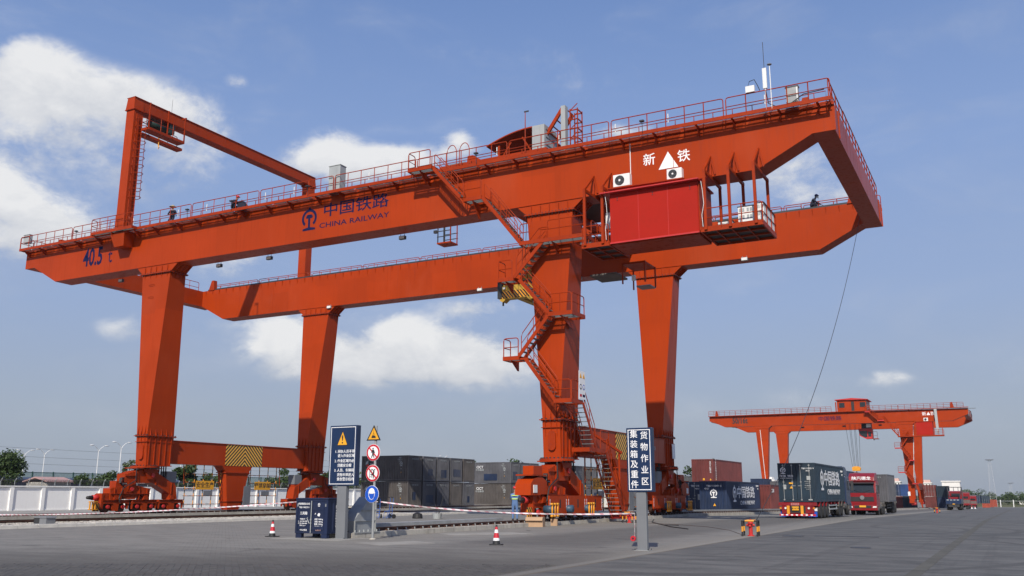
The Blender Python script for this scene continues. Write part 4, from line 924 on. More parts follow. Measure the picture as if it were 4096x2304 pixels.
# ---- walkways
def grating_mesh(L, wd):
    b = MB(); n = max(4, int(L/.055))
    for i in range(n+1): b.box(L*i/n-.004, L*i/n+.004, 0, wd, -.03, 0)
    for j in range(5): b.box(0, L, wd*j/4-.006, wd*j/4+.006, -.022, -.004)
    me = b.mesh('grating_panel'); me.materials.append(M['grate']); return me
GR = grating_mesh(.98, .70)
def walkway(x0, x1, y_out, y_in, z, parent=CRN, grate=True, brackets=2.35, rail=True, jog=()):
    s = 1 if y_in > y_out else -1
    q = MB(); q.box(x0, x1, y_out-.02*s, y_out+.04*s, z-.09, z+.11); CP('toe_board', q, O2)
    q = MB(); q.box(x0, x1, y_in-.10*s, y_in-.04*s, z-.09, z-.02); q.box(x0, x1, (y_out+y_in)/2-.02, (y_out+y_in)/2+.02, z-.08, z-.035); CP('edge_angle', q, O2)
    if grate:
        X = x0+.02
        while X < x1-.9:
            ob('grating_panel', GR, None, CRN, Vector((X, min(y_out, y_in)+.01, z+.01))-base); X += 1.09 if int(X*7) % 3 else 1.24
    X = x0+.5; i = 0
    while X < x1:
        b_ = MB(); b_.prism([(y_out, z-.09), (y_in, z-.09), (y_in, z-.52), (y_in-.12*s, z-.52)], 'x', X-.015, X+.015); b_.box(X-.06, X+.06, min(y_out, y_in), max(y_out, y_in), z-.115, z-.09)
        CP('bracket', b_, O2); X += brackets*(1.0 if i % 2 else .8); i += 1
    if rail:
        X = x0+.05
        while X < x1-1:
            e = min(X+6.2, x1-.05); railing(CRN, (X, y_out, z), (e, y_out, z)); X = e+.14
WY = YN-.72
walkway(XL, XR+.05, WY, YN, ZW)
CP('hand_rail', MB().tube([(XL+.1, YN+.02, ZT), (XL+.1, YN+.02, ZT+.62), (XR-.3, YN+.02, ZT+.62), (XR-.3, YN+.02, ZT)], .022, 5), O2)
q = MB(); q.box(XL, XR, YN-.02, YN+.10, ZT, ZT+.07); CP('kerb_angle', q, O2)
q = MB()
for i in range(60): q.bar((XL+.6+i*1.03, YN+.02, ZT), (XL+.6+i*1.03, YN+.02, ZT+.62), .035, .035)
CP('rail_post', q, O2)
q = MB()
for k, (dy, z) in enumerate(((.35, .12), (.47, .12), (.41, .22))): q.tube([(XL+3, YN+dy, ZT+z), (XR-2, YN+dy, ZT+z)], .04, 5)
CP('conduit', q, O2)
walkway(XL, XR, YF1+.72, YF1, ZW, grate=False, brackets=4.5)
# second low rail on the far girder (the double lines in the picture)
X = XL+1.6
while X < XR-2:
    railing(CRN, (X, YF+.55, ZT), (min(X+5.9, XR-.3), YF+.55, ZT), .62, rails=(), step=1.18); X += 6.05
# end-beam guard rails
for X in (XL+.1, XR-.08):
    railing(CRN, (X, WY, ZW), (X, YN1+2.4, ZW)); 
    for k in range(3): railing(CRN, (X, YN1+2.5+k*4.7, ZT), (X, YN1+2.5+k*4.7+4.6, ZT))
    CP('toe_board', MB().box(X-.02, X+.02, WY, YN1, ZW-.09, ZW+.11), O2)
# buffers stops
for X in (XL+2.2, XR-1.6):
    for y in (YF+.12, YN1-.12): CP('end_stop', MB().prism([(X-.35, ZT), (X+.35, ZT), (X+.28, ZT+.95), (X-.02, ZT+.95)], 'y', y-.2, y+.2), O2)
# vertical marker lamps / small cameras on the walkway
def lampstick(x, y, z, h, name='lamp_tube'):
    CP(name, MB().tube([(x, y, z), (x, y, z+h)], .025, 6), M['white'])
for x in (-66.2, -62.0, -57.4, -55.2, -50.6, -47.8, -42.4, -39.9, -33.8, -24.6, -20.6, -17.2, -14.2, -11.1, -9.1): lampstick(x, WY+.08, ZW+.35, .5)
for x in (-61.3, -49.5, -45.3, -38.6, -25.9, -15.6):
    q = MB(); q.tube([(x, WY-.05, ZW), (x, WY-.1, ZW+.6)], .018, 5); q.box(x-.12, x+.12, WY-.2, WY-.02, ZW+.6, ZW+.68); CP('camera', q, M['dark'])
# control boxes at the ends
def crate_box(x0, x1, y0, y1, z0, z1, m_=M['palegrey'], name='control_box'):
    b_ = CP(name, MB().box(x0, x1, y0, y1, z0, z1), m_); bevel(b_, .02); CP('box_lid', MB().box(x0-.03, x1+.03, y0-.03, y1+.03, z1, z1+.04), m_, b_); return b_
crate_box(-67.9, -67.2, WY+.05, WY+.35, ZW+.55, ZW+1.2); crate_box(-37.05, -36.15, YN-.62, YN-.02, ZW, 22.25)
bx_ = crate_box(-8.05, -7.45, WY+.06, WY+.36, ZW+.15, ZW+.98, M['steel'])
for x in (-8.0, -7.5): CP('box_edge', MB().box(x-.03, x+.03, WY+.02, WY+.06, ZW+.2, ZW+.92), M['white'], bx_)
# aerials
CP('panel_aerial', MB().box(-9.12, -8.92, WY-.05, WY+.07, ZW+1.15, ZW+2.25), M['white']); CP('aerial_box', MB().box(-10.0, -9.55, WY-.1, WY+.08, ZW+1.08, ZW+1.42), M['white'])
CP('aerial_pole', MB().tube([(-8.75, WY, ZW), (-8.75, WY, ZW+2.35)], .025, 6), M['white']); CP('aerial_cap', MB().lathe([(.02, 0), (.12, .04), (.12, .07), (.03, .1)], (-8.75, WY, ZW+2.35), 10), M['grey'])
CP('whip_aerial', MB().tube([(-9.02, WY, ZW+2.25), (-9.02, WY, ZW+3.7)], .016, 5), M['dark']); CP('aerial_pole', MB().tube([(-9.02, WY, ZW), (-9.02, WY, ZW+1.2)], .025, 6), M['white'])
q = MB(); q.tube([(-9.9, WY, ZW+1.42), (-9.8, WY, ZW+1.7), (-9.55, WY, ZW+1.75), (-9.4, WY, ZW+1.4), (-9.3, WY, ZW+1.1)], .02, 5); q.tube([(-9.0, WY, ZW+1.0), (-8.9, WY, ZW+.3), (-8.5, WY, ZW+.05), (-7.8, WY, ZW+.1), (-7.2, WY, ZW+.45), (-6.2, WY, ZW+.5)], .025, 5); CP('cable', q, M['black'])
# flood lights under the girders
def flood(x, y, z, m_=M['dark']):
    f = CP('flood_light', MB().box(x-.22, x+.22, y-.1, y+.1, z-.34, z-.12), m_); q = MB(); q.tube([(x-.15, y, z), (x-.15, y, z-.12)], .02, 4); q.tube([(x+.15, y, z), (x+.15, y, z-.12)], .02, 4); CP('lamp_bracket', q, m_, f)
    CP('lens', MB().box(x-.19, x+.19, y-.11, y-.1, z-.32, z-.14), M['lamp'], f)
for x in (-58.6, -48.4, -43.7, -32.6): flood(x, YN1+.1, ZB)
for x in (-51.5, -36.2, -27.5, -14.9): flood(x, YF-.06, ZB+.16, M['steel'])
flood(-50.2, YN1+2.3, ZB+.0) if False else None

# ---- stairs on the front of the right near leg
TR = {}
def flight(p, q, y0, y1, parent=CRN, axis='x'):
    """one stair flight between p=(a,z) and q=(a,z); a runs along X (axis 'x') or Y ('y'); y0,y1 span the other axis"""
    mk = (lambda a, t, z: (a, t, z)) if axis == 'x' else (lambda a, t, z: (t, a, z))
    f = MB()
    for t in (y0, y1): f.bar(mk(p[0], t, p[1]), mk(q[0], t, q[1]), .04, .2, (0, 0, 1))
    F_ = CP('stair_flight', f, O2)
    n = max(3, int(abs(p[1]-q[1])/.225)); da = .26
    key = (axis, round(y1-y0, 2))
    if key not in TR:
        t_ = MB()
        if axis == 'x':
            for k in range(4): t_.box(-.12+.07*k, -.09+.07*k, y0-y0+.03, y1-y0-.03, -.025, .0)
            t_.box(-.13, .13, .03, .06, -.03, .01); t_.box(-.13, .13, y1-y0-.06, y1-y0-.03, -.03, .01)
        else:
            for k in range(4): t_.box(.03, y1-y0-.03, -.12+.07*k, -.09+.07*k, -.025, 0)
            t_.box(.03, .06, -.13, .13, -.03, .01); t_.box(y1-y0-.06, y1-y0-.03, -.13, .13, -.03, .01)
        me = t_.mesh('tread'); me.materials.append(M['grate']); TR[key] = me
    for i in range(1, n):
        a = i/n; ob('tread', TR[key], None, F_, Vector(mk(p[0]+(q[0]-p[0])*a, y0, p[1]+(q[1]-p[1])*a+.02))-base)
    for t in (y0, y1):
        r_ = MB(); H = 1.0
        P0 = Vector(mk(p[0], t, p[1])); Q0 = Vector(mk(q[0], t, q[1])); u = Vector((0, 0, 1))
        d = (Q0-P0).normalized()
        P1 = P0+d*.25; Q1 = Q0-d*.25
        r_.tube([P1, P1+u*(H-.1), P1+u*H+d*.12, Q1+u*H-d*.12, Q1+u*(H-.1), Q1], .024, 5); r_.tube([P1+u*.5, Q1+u*.5], .02, 4)
        k = max(2, int((Q1-P1).length/.85))
        for i in range(1, k): c = P1.lerp(Q1, i/k); r_.tube([c, c+u*H], .02, 4)
        CP('stair_rail', r_, O2, F_)
    return F_
def landing(x0, x1, y0, y1, z, rails=(), parent=CRN, bracket=None):
    q = MB(); q.box(x0, x1, y0, y0+.04, z-.16, z+.06); q.box(x0, x1, y1-.04, y1, z-.16, z+.06); q.box(x0, x0+.04, y0+.04, y1-.04, z-.16, z+.06); q.box(x1-.04, x1, y0+.04, y1-.04, z-.16, z+.06)
    L = CP('landing', q, O2)
    f = MB(); n = int((x1-x0)/.06)
    for i in range(n+1): f.box(x0+.05+(x1-x0-.1)*i/n-.005, x0+.05+(x1-x0-.1)*i/n+.005, y0+.04, y1-.04, z-.03, z)
    for k in (.25, .5, .75): f.box(x0+.04, x1-.04, y0+(y1-y0)*k-.02, y0+(y1-y0)*k+.02, z-.10, z-.03)
    CP('grating_panel', f, M['grate'], L)
    for a, b_ in rails:
        o = railing(L, (a[0], a[1], z), (b_[0], b_[1], z), step=.8); 
    if bracket: CP('bracket', MB().prism([(y0, z-.16), (y1, z-.16), (y1, z-.16-bracket), (y1-.15, z-.16-bracket)], 'x', (x0+x1)/2-.02, (x0+x1)/2+.02), O2, L)
    return L
Y0, Y1 = 43.9, 44.62
landing(-30.3, -28.6, 43.4, 44.2, 20.62, [((-30.25, 43.4), (-28.7, 43.4)), ((-30.25, 43.42), (-30.25, 44.1))], bracket=.6)
landing(-26.65, -25.4, 43.85, 44.8, 18.35, [((-26.6, 43.87), (-25.45, 43.87))], bracket=.9)
landing(-22.95, -18.95, 43.85, 44.8, 15.25, [((-21.2, 43.87), (-19.0, 43.87)), ((-22.9, 43.87), (-22.3, 43.87))], bracket=.5)
landing(-19.98, -19.0, 44.85, 47.5, 15.25, [((-19.02, 44.9), (-19.02, 47.4))])
landing(-24.3, -23.3, 43.85, 44.8, 13.28, [((-24.25, 43.87), (-23.4, 43.87)), ((-24.27, 43.9), (-24.27, 44.7))], bracket=.5)
landing(-21.2, -19.75, 43.85, 45.6, 11.08, [((-21.15, 43.87), (-19.8, 43.87)), ((-19.78, 43.9), (-19.78, 45.5))], bracket=.55)
landing(-23.95, -22.95, 43.85, 44.8, 8.83, [((-23.9, 43.87), (-23.0, 43.87)), ((-23.92, 43.9), (-23.92, 44.7))], bracket=.5)
landing(-20.9, -19.85, 43.85, 45.35, 6.4, [((-20.85, 43.87), (-19.9, 43.87)), ((-19.87, 43.9), (-19.87, 44.7))], bracket=.5)
flight((-28.65, 20.6), (-26.65, 18.37), 43.55, 44.15); flight((-25.4, 18.33), (-22.92, 15.27), Y0, Y1)
flight((-21.45, 15.22), (-23.3, 13.3), Y0, Y1); flight((-22.98, 13.15), (-21.18, 11.12), Y0, Y1); CP('support_beam', MB().bar((-23.4, 44.6, 13.15), (-22.9, 44.6, 13.15), .1, .16), O2)
flight((-21.2, 10.98), (-22.98, 8.87), Y0, Y1); flight((-22.58, 8.72), (-20.85, 6.42), Y0, Y1)
CP('support_beam', MB().bar((-23.0, 44.2, 8.72), (-22.5, 44.2, 8.72), .5, .1), O2)
flight((45.35, 6.3), (47.05, 4.0), -20.6, -19.85, axis='y'); landing(-20.85, -19.8, 46.0, 48.9, 3.95, [((-19.83, 47.6), (-19.83, 48.8))])
flight((48.3, 3.88), (51.0, .2), -20.55, -19.8, axis='y')
q = MB(); q.prism([(48.9, 3.9), (50.9, 3.95), (50.9, 3.75), (48.9, 3.78)], 'x', -20.85, -20.75); q.bar((-20.0, 50.8, .3), (-20.0, 50.8, 3.9), .1, .1); q.bar((-20.8, 48.9, 4.9), (-19.9, 50.9, 3.9), .1, .14); CP('stair_support', q, O2)
# warning board on the lowest landing
wb = CP('warning_board', MB().box(-19.82, -19.80, 44.75, 45.55, 6.5, 8.0), M['signwhite'])
for yy in (44.95, 45.35):
    ob('pictogram', flat_mesh([[(-.15, 0), (.15, 0), (0, .27)]]).mesh('pictogram'), M['signyellow'], wb, Vector((-19.797, yy, 7.62))-base, SIDE)
    ob('pictogram', MB().lathe([(.15, 0), (.15, .004)], (0, 0, 0), 16).mesh('pictogram'), M['signblue' if yy > 45.1 else 'letter'], wb, Vector((-19.797, yy, 7.15))-base, SIDE)
    ob('pictogram', MB().lathe([(.10, 0), (.10, .004)], (0, 0, 0), 16).mesh('pictogram'), M['signwhite'], wb, Vector((-19.792, yy, 7.15))-base, SIDE)
    CP('caption', MB().box(-19.799, -19.796, yy-.15, yy+.15, 6.62, 6.76), M['signred' if yy < 45.1 else 'letter'], wb)
CP('warning_board', MB().box(-20.84, -20.80, 63.0, 63.55, 4.0, 5.0), M['signwhite'])

# ---- electrical room slung under the right cantilever
er = CP('electrical_room', MB().box(-17.35, -12.56, 43.55, 45.85, 14.42, 17.1), M['red'])
CP('front_panel', MB().box(-17.33, -12.58, 43.5, 43.545, 14.38, 17.08), M['red'], er)
q = MB(); q.hexa([(-17.8, 43.2, 17.1), (-12.45, 43.2, 17.1), (-12.45, 46.1, 17.12), (-17.8, 46.1, 17.12), (-17.8, 43.2, 17.16), (-12.45, 43.2, 17.16), (-12.45, 46.1, 17.2), (-17.8, 46.1, 17.2)]); CP('roof', q, M['redpart'], er)
CP('floor_frame', MB().box(-17.3, -12.6, 43.6, 45.8, 14.30, 14.42), O2, er)
CP('end_cladding', MB().box(-12.56, -12.52, 43.6, 45.8, 14.5, 17.05), O2, er)
for x in (-15.75, -14.15): CP('panel_joint', MB().box(x-.012, x+.012, 43.494, 43.499, 14.42, 17.02), M['redpart'], er)
for x in (-16.9, -14.95, -12.95):
    for z in (16.72, 16.84): CP('fixing_bolt', MB().cyl((x, 43.47, z), (x, 43.5, z), .03, 6), M['dark'], er)
CP('bottom_angle', MB().box(-17.36, -12.55, 43.47, 43.5, 14.36, 14.44), M['redpart'], er)
def deck(x0, x1, y0, y1, z):
    q = MB(); q.box(x0, x1, y0, y0+.08, z-.14, z+.12); q.box(x0, x1, y1-.08, y1, z-.14, z+.12); q.box(x0, x0+.08, y0+.08, y1-.08, z-.14, z+.12); q.box(x1-.08, x1, y0+.08, y1-.08, z-.14, z+.12)
    d = CP('deck_frame', q, O2)
    q = MB()
    for k in (.33, .66): q.box(x0+.08, x1-.08, y0+(y1-y0)*k-.04, y0+(y1-y0)*k+.04, z-.12, z-.02)
    for k in range(1, int((x1-x0)/.75)): q.box(x0+k*.75-.03, x0+k*.75+.03, y0+.08, y1-.08, z-.11, z-.025)
    CP('floor_beam', q, O2, d); CP('floor_plate', MB().box(x0+.08, x1-.08, y0+.08, y1-.08, z-.02, z), M['dark'], d); return d
d1 = deck(-12.5, -9.38, 43.5, 46.45, 14.5); d2 = deck(-19.0, -17.4, 43.5, 46.45, 14.45)
railing(d1, (-12.45, 43.5, 14.5), (-9.4, 43.5, 14.5)); railing(d1, (-9.4, 43.52, 14.5), (-9.4, 46.4, 14.5)); railing(d1, (-12.45, 46.42, 14.5), (-9.4, 46.42, 14.5))
railing(d2, (-18.95, 43.5, 14.45), (-17.45, 43.5, 14.45)); railing(d2, (-18.98, 44.4, 14.45), (-18.98, 46.4, 14.45))
for x in (-18.78, -17.75, -12.2, -10.97, -9.7):
    h = MB(); h.bar((x, 43.47, 14.45), (x, 43.47, 17.62), .14, .12, (0, 1, 0)); CP('hanger_post', h, O2)
    h = MB(); h.bar((x, 46.45, 14.45), (x, 46.45, 17.64), .14, .12, (0, 1, 0)); CP('hanger_post', h, O2)
    h = MB(); h.bar((x, 43.4, 17.56), (x, 46.6, 17.56), .12, .15); h.bar((x, 43.5, 17.6), (x, YN-.04, 18.75), .10, .12); h.bar((x, YN-.06, 17.7), (x, YN-.06, 18.75), .1, .1); h.bar((x+.22, YN-.05, 17.75), (x+.02, YN-.05, 18.72), .05, .08); CP('hanger_bracket', h, O2)
def aircon(x0, y0, z0, s=1.0):
    a = CP('air_conditioner', MB().box(x0, x0+.95*s, y0, y0+.36, z0, z0+.68*s), M['white']); bevel(a, .02)
    c = (x0+.38*s, y0-.002, z0+.34*s); CP('fan_grille', MB().cyl((c[0], y0-.02, c[2]), (c[0], y0+.01, c[2]), .27*s, 20), M['dark'], a)
    CP('fan_hub', MB().cyl((c[0], y0-.03, c[2]), (c[0], y0-.02, c[2]), .06*s, 10), M['white'], a)
    q = MB()
    for k in range(6): a_ = k*1.047; q.bar((c[0]+.07*math.cos(a_), y0-.024, c[2]+.07*math.sin(a_)), (c[0]+.25*s*math.cos(a_+.3), y0-.024, c[2]+.25*s*math.sin(a_+.3)), .05, .004)
    CP('fan_blade', q, M['grey'], a)
aircon(-17.3, 43.95, 17.62); aircon(-14.3, 43.95, 17.55, .85); CP('air_conditioner', MB().box(-18.55, -18.2, 45.9, 46.3, 16.0, 16.9), M['white'])
q = MB(); q.bar((-17.6, 44.1, 17.56), (-13.4, 44.1, 17.5), .5, .06); CP('unit_shelf', q, O2)
def louvre_bank(x0, x1, y0, y1, z0, rows, cols):
    b_ = CP('resistor_cabinet', MB().box(x0, x1, y0, y1, z0, z0+.36*rows), M['white'])
    for r_ in range(rows):
        for c_ in range(cols):
            q = MB(); w_ = (x1-x0)/cols
            for k in range(2): q.box(x0+w_*(c_+.14+.4*k), x0+w_*(c_+.42+.4*k), y0-.012, y0-.002, z0+.36*r_+.1, z0+.36*r_+.28)
            CP('louvre', q, M['palegrey'], b_)
    CP('cabinet_top', MB().box(x0-.03, x1+.03, y0-.03, y1+.03, z0+.36*rows, z0+.36*rows+.03), M['dark'], b_)
louvre_bank(-10.75, -9.98, 44.2, 45.2, 14.52, 3, 2); louvre_bank(-9.75, -9.42+.0, 43.95, 46.2, 14.52, 3, 2); louvre_bank(-11.7, -11.0, 43.9, 44.5, 14.52, 1, 4)
q = MB(); q.tube([(-16.6, YN-.05, 17.2), (-16.6, YN-.05, ZT-.3)], .025, 5); CP('white_pipe', q, M['white'])
for x in (-17.55, -12.35): CP('cable', MB().tube([(x, 43.4, 17.0), (x+.06, 43.4, 16.5), (x+.1, 43.4, 15.8), (x-.02, 43.4, 15.2), (x+.02, 43.4, 14.6)], .014, 5), M['white'])
# service ladder stage hung behind
q = MB(); q.box(-17.9, -16.6, 46.6, 48.3, 14.0, 14.1); lw = CP('service_stage', q, O2); 
for a in ((-17.9, 46.6), (-16.6, 46.6), (-16.6, 48.3), (-17.9, 48.3)): CP('stage_post', MB().bar((a[0], a[1], 12.9), (a[0], a[1], 14.1), .07, .07), O2, lw)
CP('stage_floor', MB().box(-17.4, -16.6, 47.4, 48.3, 12.85, 12.92), M['grate'], lw); CP('flood_light', MB().box(-17.6, -17.4, 47.2, 47.35, 13.2, 13.5), M['white'], lw)
CP('inner_platform', MB().box(-20.2, -18.6, 47.4, 49.2, 13.75, 13.85), M['truckgrey'])

# ---- maintenance portal over the left end
cx0, cx1 = -56.75, -55.9
for y0 in (YN-.95, YF1+.13):
    y1 = y0+.82; c = CP('portal_column', MB().hexa([(cx0, y0, ZW), (cx1, y0, ZW), (cx1, y1, ZW), (cx0, y1, ZW), (cx0, y0, 30.15), (cx1, y0, 30.15), (cx1, y1, 30.15), (cx0, y1, 30.15)]))
    q = MB(); q.box(cx0-.1, cx1+.1, y0-.1, y1+.1, 30.0, 30.07); CP('flange', q, O2, c)
    s = MB().hexa([((cx0+cx1)/2-.5, y0-.05, 19.3), ((cx0+cx1)/2+.5, y0-.05, 19.3), ((cx0+cx1)/2+.5, YN if y0 < 50 else YF1, 19.3), ((cx0+cx1)/2-.5, YN if y0 < 50 else YF1, 19.3)]+[((cx0+cx1)/2-.75, y0-.1, 20.25), ((cx0+cx1)/2+.75, y0-.1, 20.25), ((cx0+cx1)/2+.75, YN if y0 < 50 else YF1, 20.25), ((cx0+cx1)/2-.75, YN if y0 < 50 else YF1, 20.25)])
    if y0 > 50: s.v = [(a, b_ if b_ != y0-.05 and b_ != y0-.1 else y1+.05, z) for a, b_, z in s.v]
    else: s.v = [(a, b_+.18 if b_ < YN-.5 and z < 19.9 else b_, z) for a, b_, z in s.v]
    CP('column_bracket', s, O, c); CP('column_base', MB().box((cx0+cx1)/2-.85, (cx0+cx1)/2+.85, min(y0, YN if y0 < 50 else YF1), max(y1, YN if y0 < 50 else YF1), 20.25, ZW-.12), O2, c)
landing(-59.05, -54.6, YN-1.25, YN-.72, ZW+.05, [((-59.0, YN-1.25), (-54.65, YN-1.25)), ((-59.03, YN-1.23), (-59.03, YN-.75))], bracket=.5)
CP('portal_beam', MB().box(cx0+.03, cx1-.03, YN-.95, YF1+.95, 30.15, 31.0))
q = MB(); q.box(cx0-.03, cx1+.03, YN-1.0, YF1+1.0, 31.0, 31.04); q.box(cx0-.03, cx1+.03, YN-.1, YF1+.1, 30.10, 30.15); CP('flange', q, O2)
for y in (YN-.98, YF1+.18): CP('gusset', MB().hexa([(cx0-.05, y-.05, 30.07), (cx1+.05, y-.05, 30.07), (cx1+.05, y+.85, 30.07), (cx0-.05, y+.85, 30.07), (cx0+.05, y, 31.02), (cx1-.05, y, 31.02), (cx1-.05, y+.8, 31.02), (cx0+.05, y+.8, 31.02)]))
# hoist and its platform
dk = MB(); dk.box(cx0-.15, cx0+.45, YN+.3, YN+4.2, 28.45, 28.65); dk.box(cx1+.15, cx1+.95, YN-.3, YN+3.2, 28.45, 28.65); hd = CP('hoist_platform', dk, O2)
q = MB()
for y in (YN-.25, YN+1.5, YN+3.15): q.bar((cx1+.9, y, 28.6), (cx1+.9, y, 30.6), .07, .07)
q.bar((cx1+.5, YN+3.2, 30.6), (cx1+.95, YN+3.2, 30.6), .1, .1); CP('hoist_hanger', q, O2, hd)
railing(hd, (cx1+.9, YN-.3, 28.65), (cx1+.9, YN+3.2, 28.65)); railing(hd, (cx0-.1, YN+.4, 28.65), (cx0-.1, YN+4.1, 28.65))
CP('hoist_motor', MB().cyl((cx0+.4, YN+.9, 29.65), (cx0+.4, YN+2.5, 29.65), .32, 14), M['green'], None, True); CP('hoist_gear', MB().box(cx0+.05, cx0+.8, YN+2.5, YN+3.0, 29.35, 30.05), M['green'])
CP('hoist_hook', MB().tube([(cx0+.4, YN+1.9, 29.3), (cx0+.4, YN+1.9, 28.1), (cx0+.5, YN+1.9, 27.95), (cx0+.4, YN+1.9, 27.85)], .05, 6), M['yellow'])
CP('whip_aerial', MB().tube([(cx1-.1, YN+2.6, 31), (cx1-.1, YN+2.6, 32.2)], .015, 4), M['dark'])
# caged ladder on the column
q = MB(); lx, ly0, ly1 = cx1+.16, YN-.80, YN-.28
for y in (ly0, ly1): q.tube([(lx, y, ZW+.2), (lx, y, 29.6)], .035, 5)
for i in range(29): q.tube([(lx, ly0, ZW+.5+i*.31), (lx, ly1, ZW+.5+i*.31)], .02, 4)
for i in range(5): q.bar((cx1, (ly0+ly1)/2-.2, ZW+1+i*2.0), (lx, (ly0+ly1)/2-.2, ZW+1+i*2.0), .05, .05)
ld = CP('caged_ladder', q, O2)
hp = lambda a: (lx+.02+.78*math.sin(R(a)), (ly0+ly1)/2-.40*math.cos(R(a)))
for i in range(11):
    z = 23.0+i*.62; q = MB(); q.tube([(lx, ly0, z)]+[(*hp(a), z) for a in range(0, 181, 20)]+[(lx, ly1, z)], .026, 4); CP('cage_hoop', q, O2, ld)
for a in (25, 90, 155): CP('cage_strap', MB().bar((*hp(a), 23), (*hp(a), 29.2), .04, .015), O2, ld)

# ---- trolley on top (a thing of its own rolling on the girders)
TRL = thing('crane_trolley', 'orange hoist trolley with hooped canopy riding on top of the near crane', 'crane trolley', (-25.8, YM, ZT+.15))
def TP(name, mb, m_=None, parent=None, smooth=False): return P(parent or TRL, name, mb, m_ or O2, True, smooth)
q = MB(); q.box(-29.6, -22.2, YN1-.35, YN1+.1, 20.95, 21.5); q.box(-29.6, -22.2, YF-.1, YF+.35, 20.95, 21.5)
for x in (-29.3, -26.0, -22.6): q.box(x-.25, x+.25, YN1+.1, YF-.1, 21.0, 21.45)
TP('trolley_frame', q)
for x in (-28.9, -22.9):
    for y in (YN1-.12, YF+.12): TP('trolley_wheel', MB().cyl((x, y-.09, 21.0), (x, y+.09, 21.0), .28, 16), M['redpart'])
TP('deck_plate', MB().box(-28.0, -22.6, YN1+1, YF-1, 21.45, 21.5), M['dark'])
# hooped canopy
hood = []
for i in range(9): t_ = i/8; hood.append((-28.05+3.6*t_, 23.55+1.15*math.sin(math.pi*(.12+.42*t_))-.35))
hood_o = [(a, b_+.08) for a, b_ in hood]
cy = 49.2
TP('canopy', MB().prism(hood+hood_o[::-1], 'y', cy-.2, cy+7.5), O2)
for y in (cy, cy+7.2):
    q = MB()
    q.bar((-27.2, y, 21.5), (-27.2, y, 23.6), .12, .12); q.bar((-24.7, y, 21.5), (-24.7, y, 24.1), .12, .12); q.bar((-27.2, y, 22.4), (-26.3, y, 23.7), .08, .08); q.bar((-24.7, y, 22.6), (-25.5, y, 23.9), .08, .08); TP('canopy_post', q)
for k in range(2):
    TP('hoist_drum', MB().cyl((-26.2, cy+1+3*k, 22.3), (-26.2, cy+3.4+3*k, 22.3), .55, 20), M['dark'], None, True); TP('hoist_motor', MB().cyl((-25.0, cy+1+3*k, 22.1), (-25.0, cy+2.4+3*k, 22.1), .35, 14), M['motor'], None, True)
TP('back_panel', MB().box(-26.9, -24.9, cy+4, cy+4.05, 21.5, 23.3), M['dark'])
gb = TP('control_cabinet', MB().box(-24.35, -23.5, 48.3, 50.1, 21.5, 24.1), M['palegrey'])
for k in range(5): TP('cabinet_rib', MB().box(-23.5, -23.47, 48.5, 49.9, 21.8+.5*k, 21.86+.5*k), M['grey'], gb)
# cable post and stair frame right of the canopy
TP('cable_post', MB().box(-22.5, -22.2, 48.6, 49.0, 21.3, 25.2), M['palegrey'])
q = MB(); q.bar((-24.0, 48.8, 23.0), (-22.4, 48.8, 25.2), .14, .22); q.bar((-24.0, 50.2, 23.0), (-22.4, 50.2, 25.2), .14, .22)
for i in range(7): a = i/6; q.bar((-24.0+1.6*a, 48.8, 23.0+2.2*a), (-24.0+1.6*a, 50.2, 23.0+2.2*a), .06, .06)
TP('cable_arm', q)
q = MB()
for y in (48.9, 49.6): q.bar((-21.5, y, 21.3), (-21.5, y, 25.0), .06, .06); q.bar((-22.0, y, 21.3), (-22.0, y, 25.0), .06, .06)
for i in range(6): z = 21.8+.62*i; q.bar((-22.0, 48.9, z), (-21.5, 48.9, z), .06, .06); q.bar((-22.0, 49.6, z), (-21.5, 49.6, z), .06, .06); q.bar((-21.5, 48.9, z), (-21.5, 49.6, z), .06, .06); q.bar((-22.0, 48.9, z), (-21.5, 48.9, z+.4), .04, .04)
TP('access_frame', q)
TP('signal_mast', MB().tube([(-23.5, 45.7, 20.9), (-23.5, 45.7, 23.0), (-23.5, 45.7, 23.9)], [.03, .03, .02], 6)); TP('wind_gauge', MB().cbox((-23.42, 45.7, 23.9), .3, .05, .08), M['dark'])
q = MB(); q.prism([(-28.0, 21.0), (-26.2, 21.0), (-26.3, 21.25), (-27.5, 22.1), (-27.9, 22.1)], 'y', 46.4, 46.9); TP('buffer_arm', q)
TP('gear_case', MB().box(-29.4, -28.2, 46.5, 47.6, 21.0, 21.7), M['dark']); TP('gear_lid', MB().box(-29.5, -28.1, 46.4, 47.7, 21.7, 21.78), M['grey'])
for x in (-28.6, -27.7):
    q = MB(); q.tube([(x, 45.1, ZT), (x, 45.1, ZT+1.3)]+[(x+.35-.35*math.cos(R(a)), 45.1, ZT+1.3+.55*math.sin(R(a))) for a in range(20, 180, 20)]+[(x+.7, 45.1, ZT+1.3), (x+.7, 45.1, ZT)], .026, 5); TP('hatch_hoop', q)
# inspection basket
q = MB(); q.box(-34.45, -33.3, 53.2, 54.2, 18.9, 19.0); bk = TP('inspection_basket', q)
for x in (-34.4, -33.9, -33.35):
    for y in (53.25, 54.15): TP('basket_post', MB().bar((x, y, 19.0), (x, y, 21.0), .06, .06), M['dark'] if x < -33.6 else O2, bk)
q = MB(); q.box(-34.45, -33.3, 53.2, 53.25, 19.4, 19.45); q.box(-34.45, -33.3, 53.2, 53.25, 19.8, 19.85); q.box(-34.45, -33.3, 54.15, 54.2, 19.4, 19.45); q.box(-34.45, -33.3, 54.15, 54.2, 19.8, 19.85); TP('basket_rail', q, M['dark'], bk)
TP('basket_lamp', MB().box(-34.75, -34.5, 53.2, 53.4, 19.75, 19.95), M['dark'], bk)
TP('basket_arm', MB().bar((-33.9, 53.7, 21.0), (-29.6, 53.7, 21.2), .2, .25))
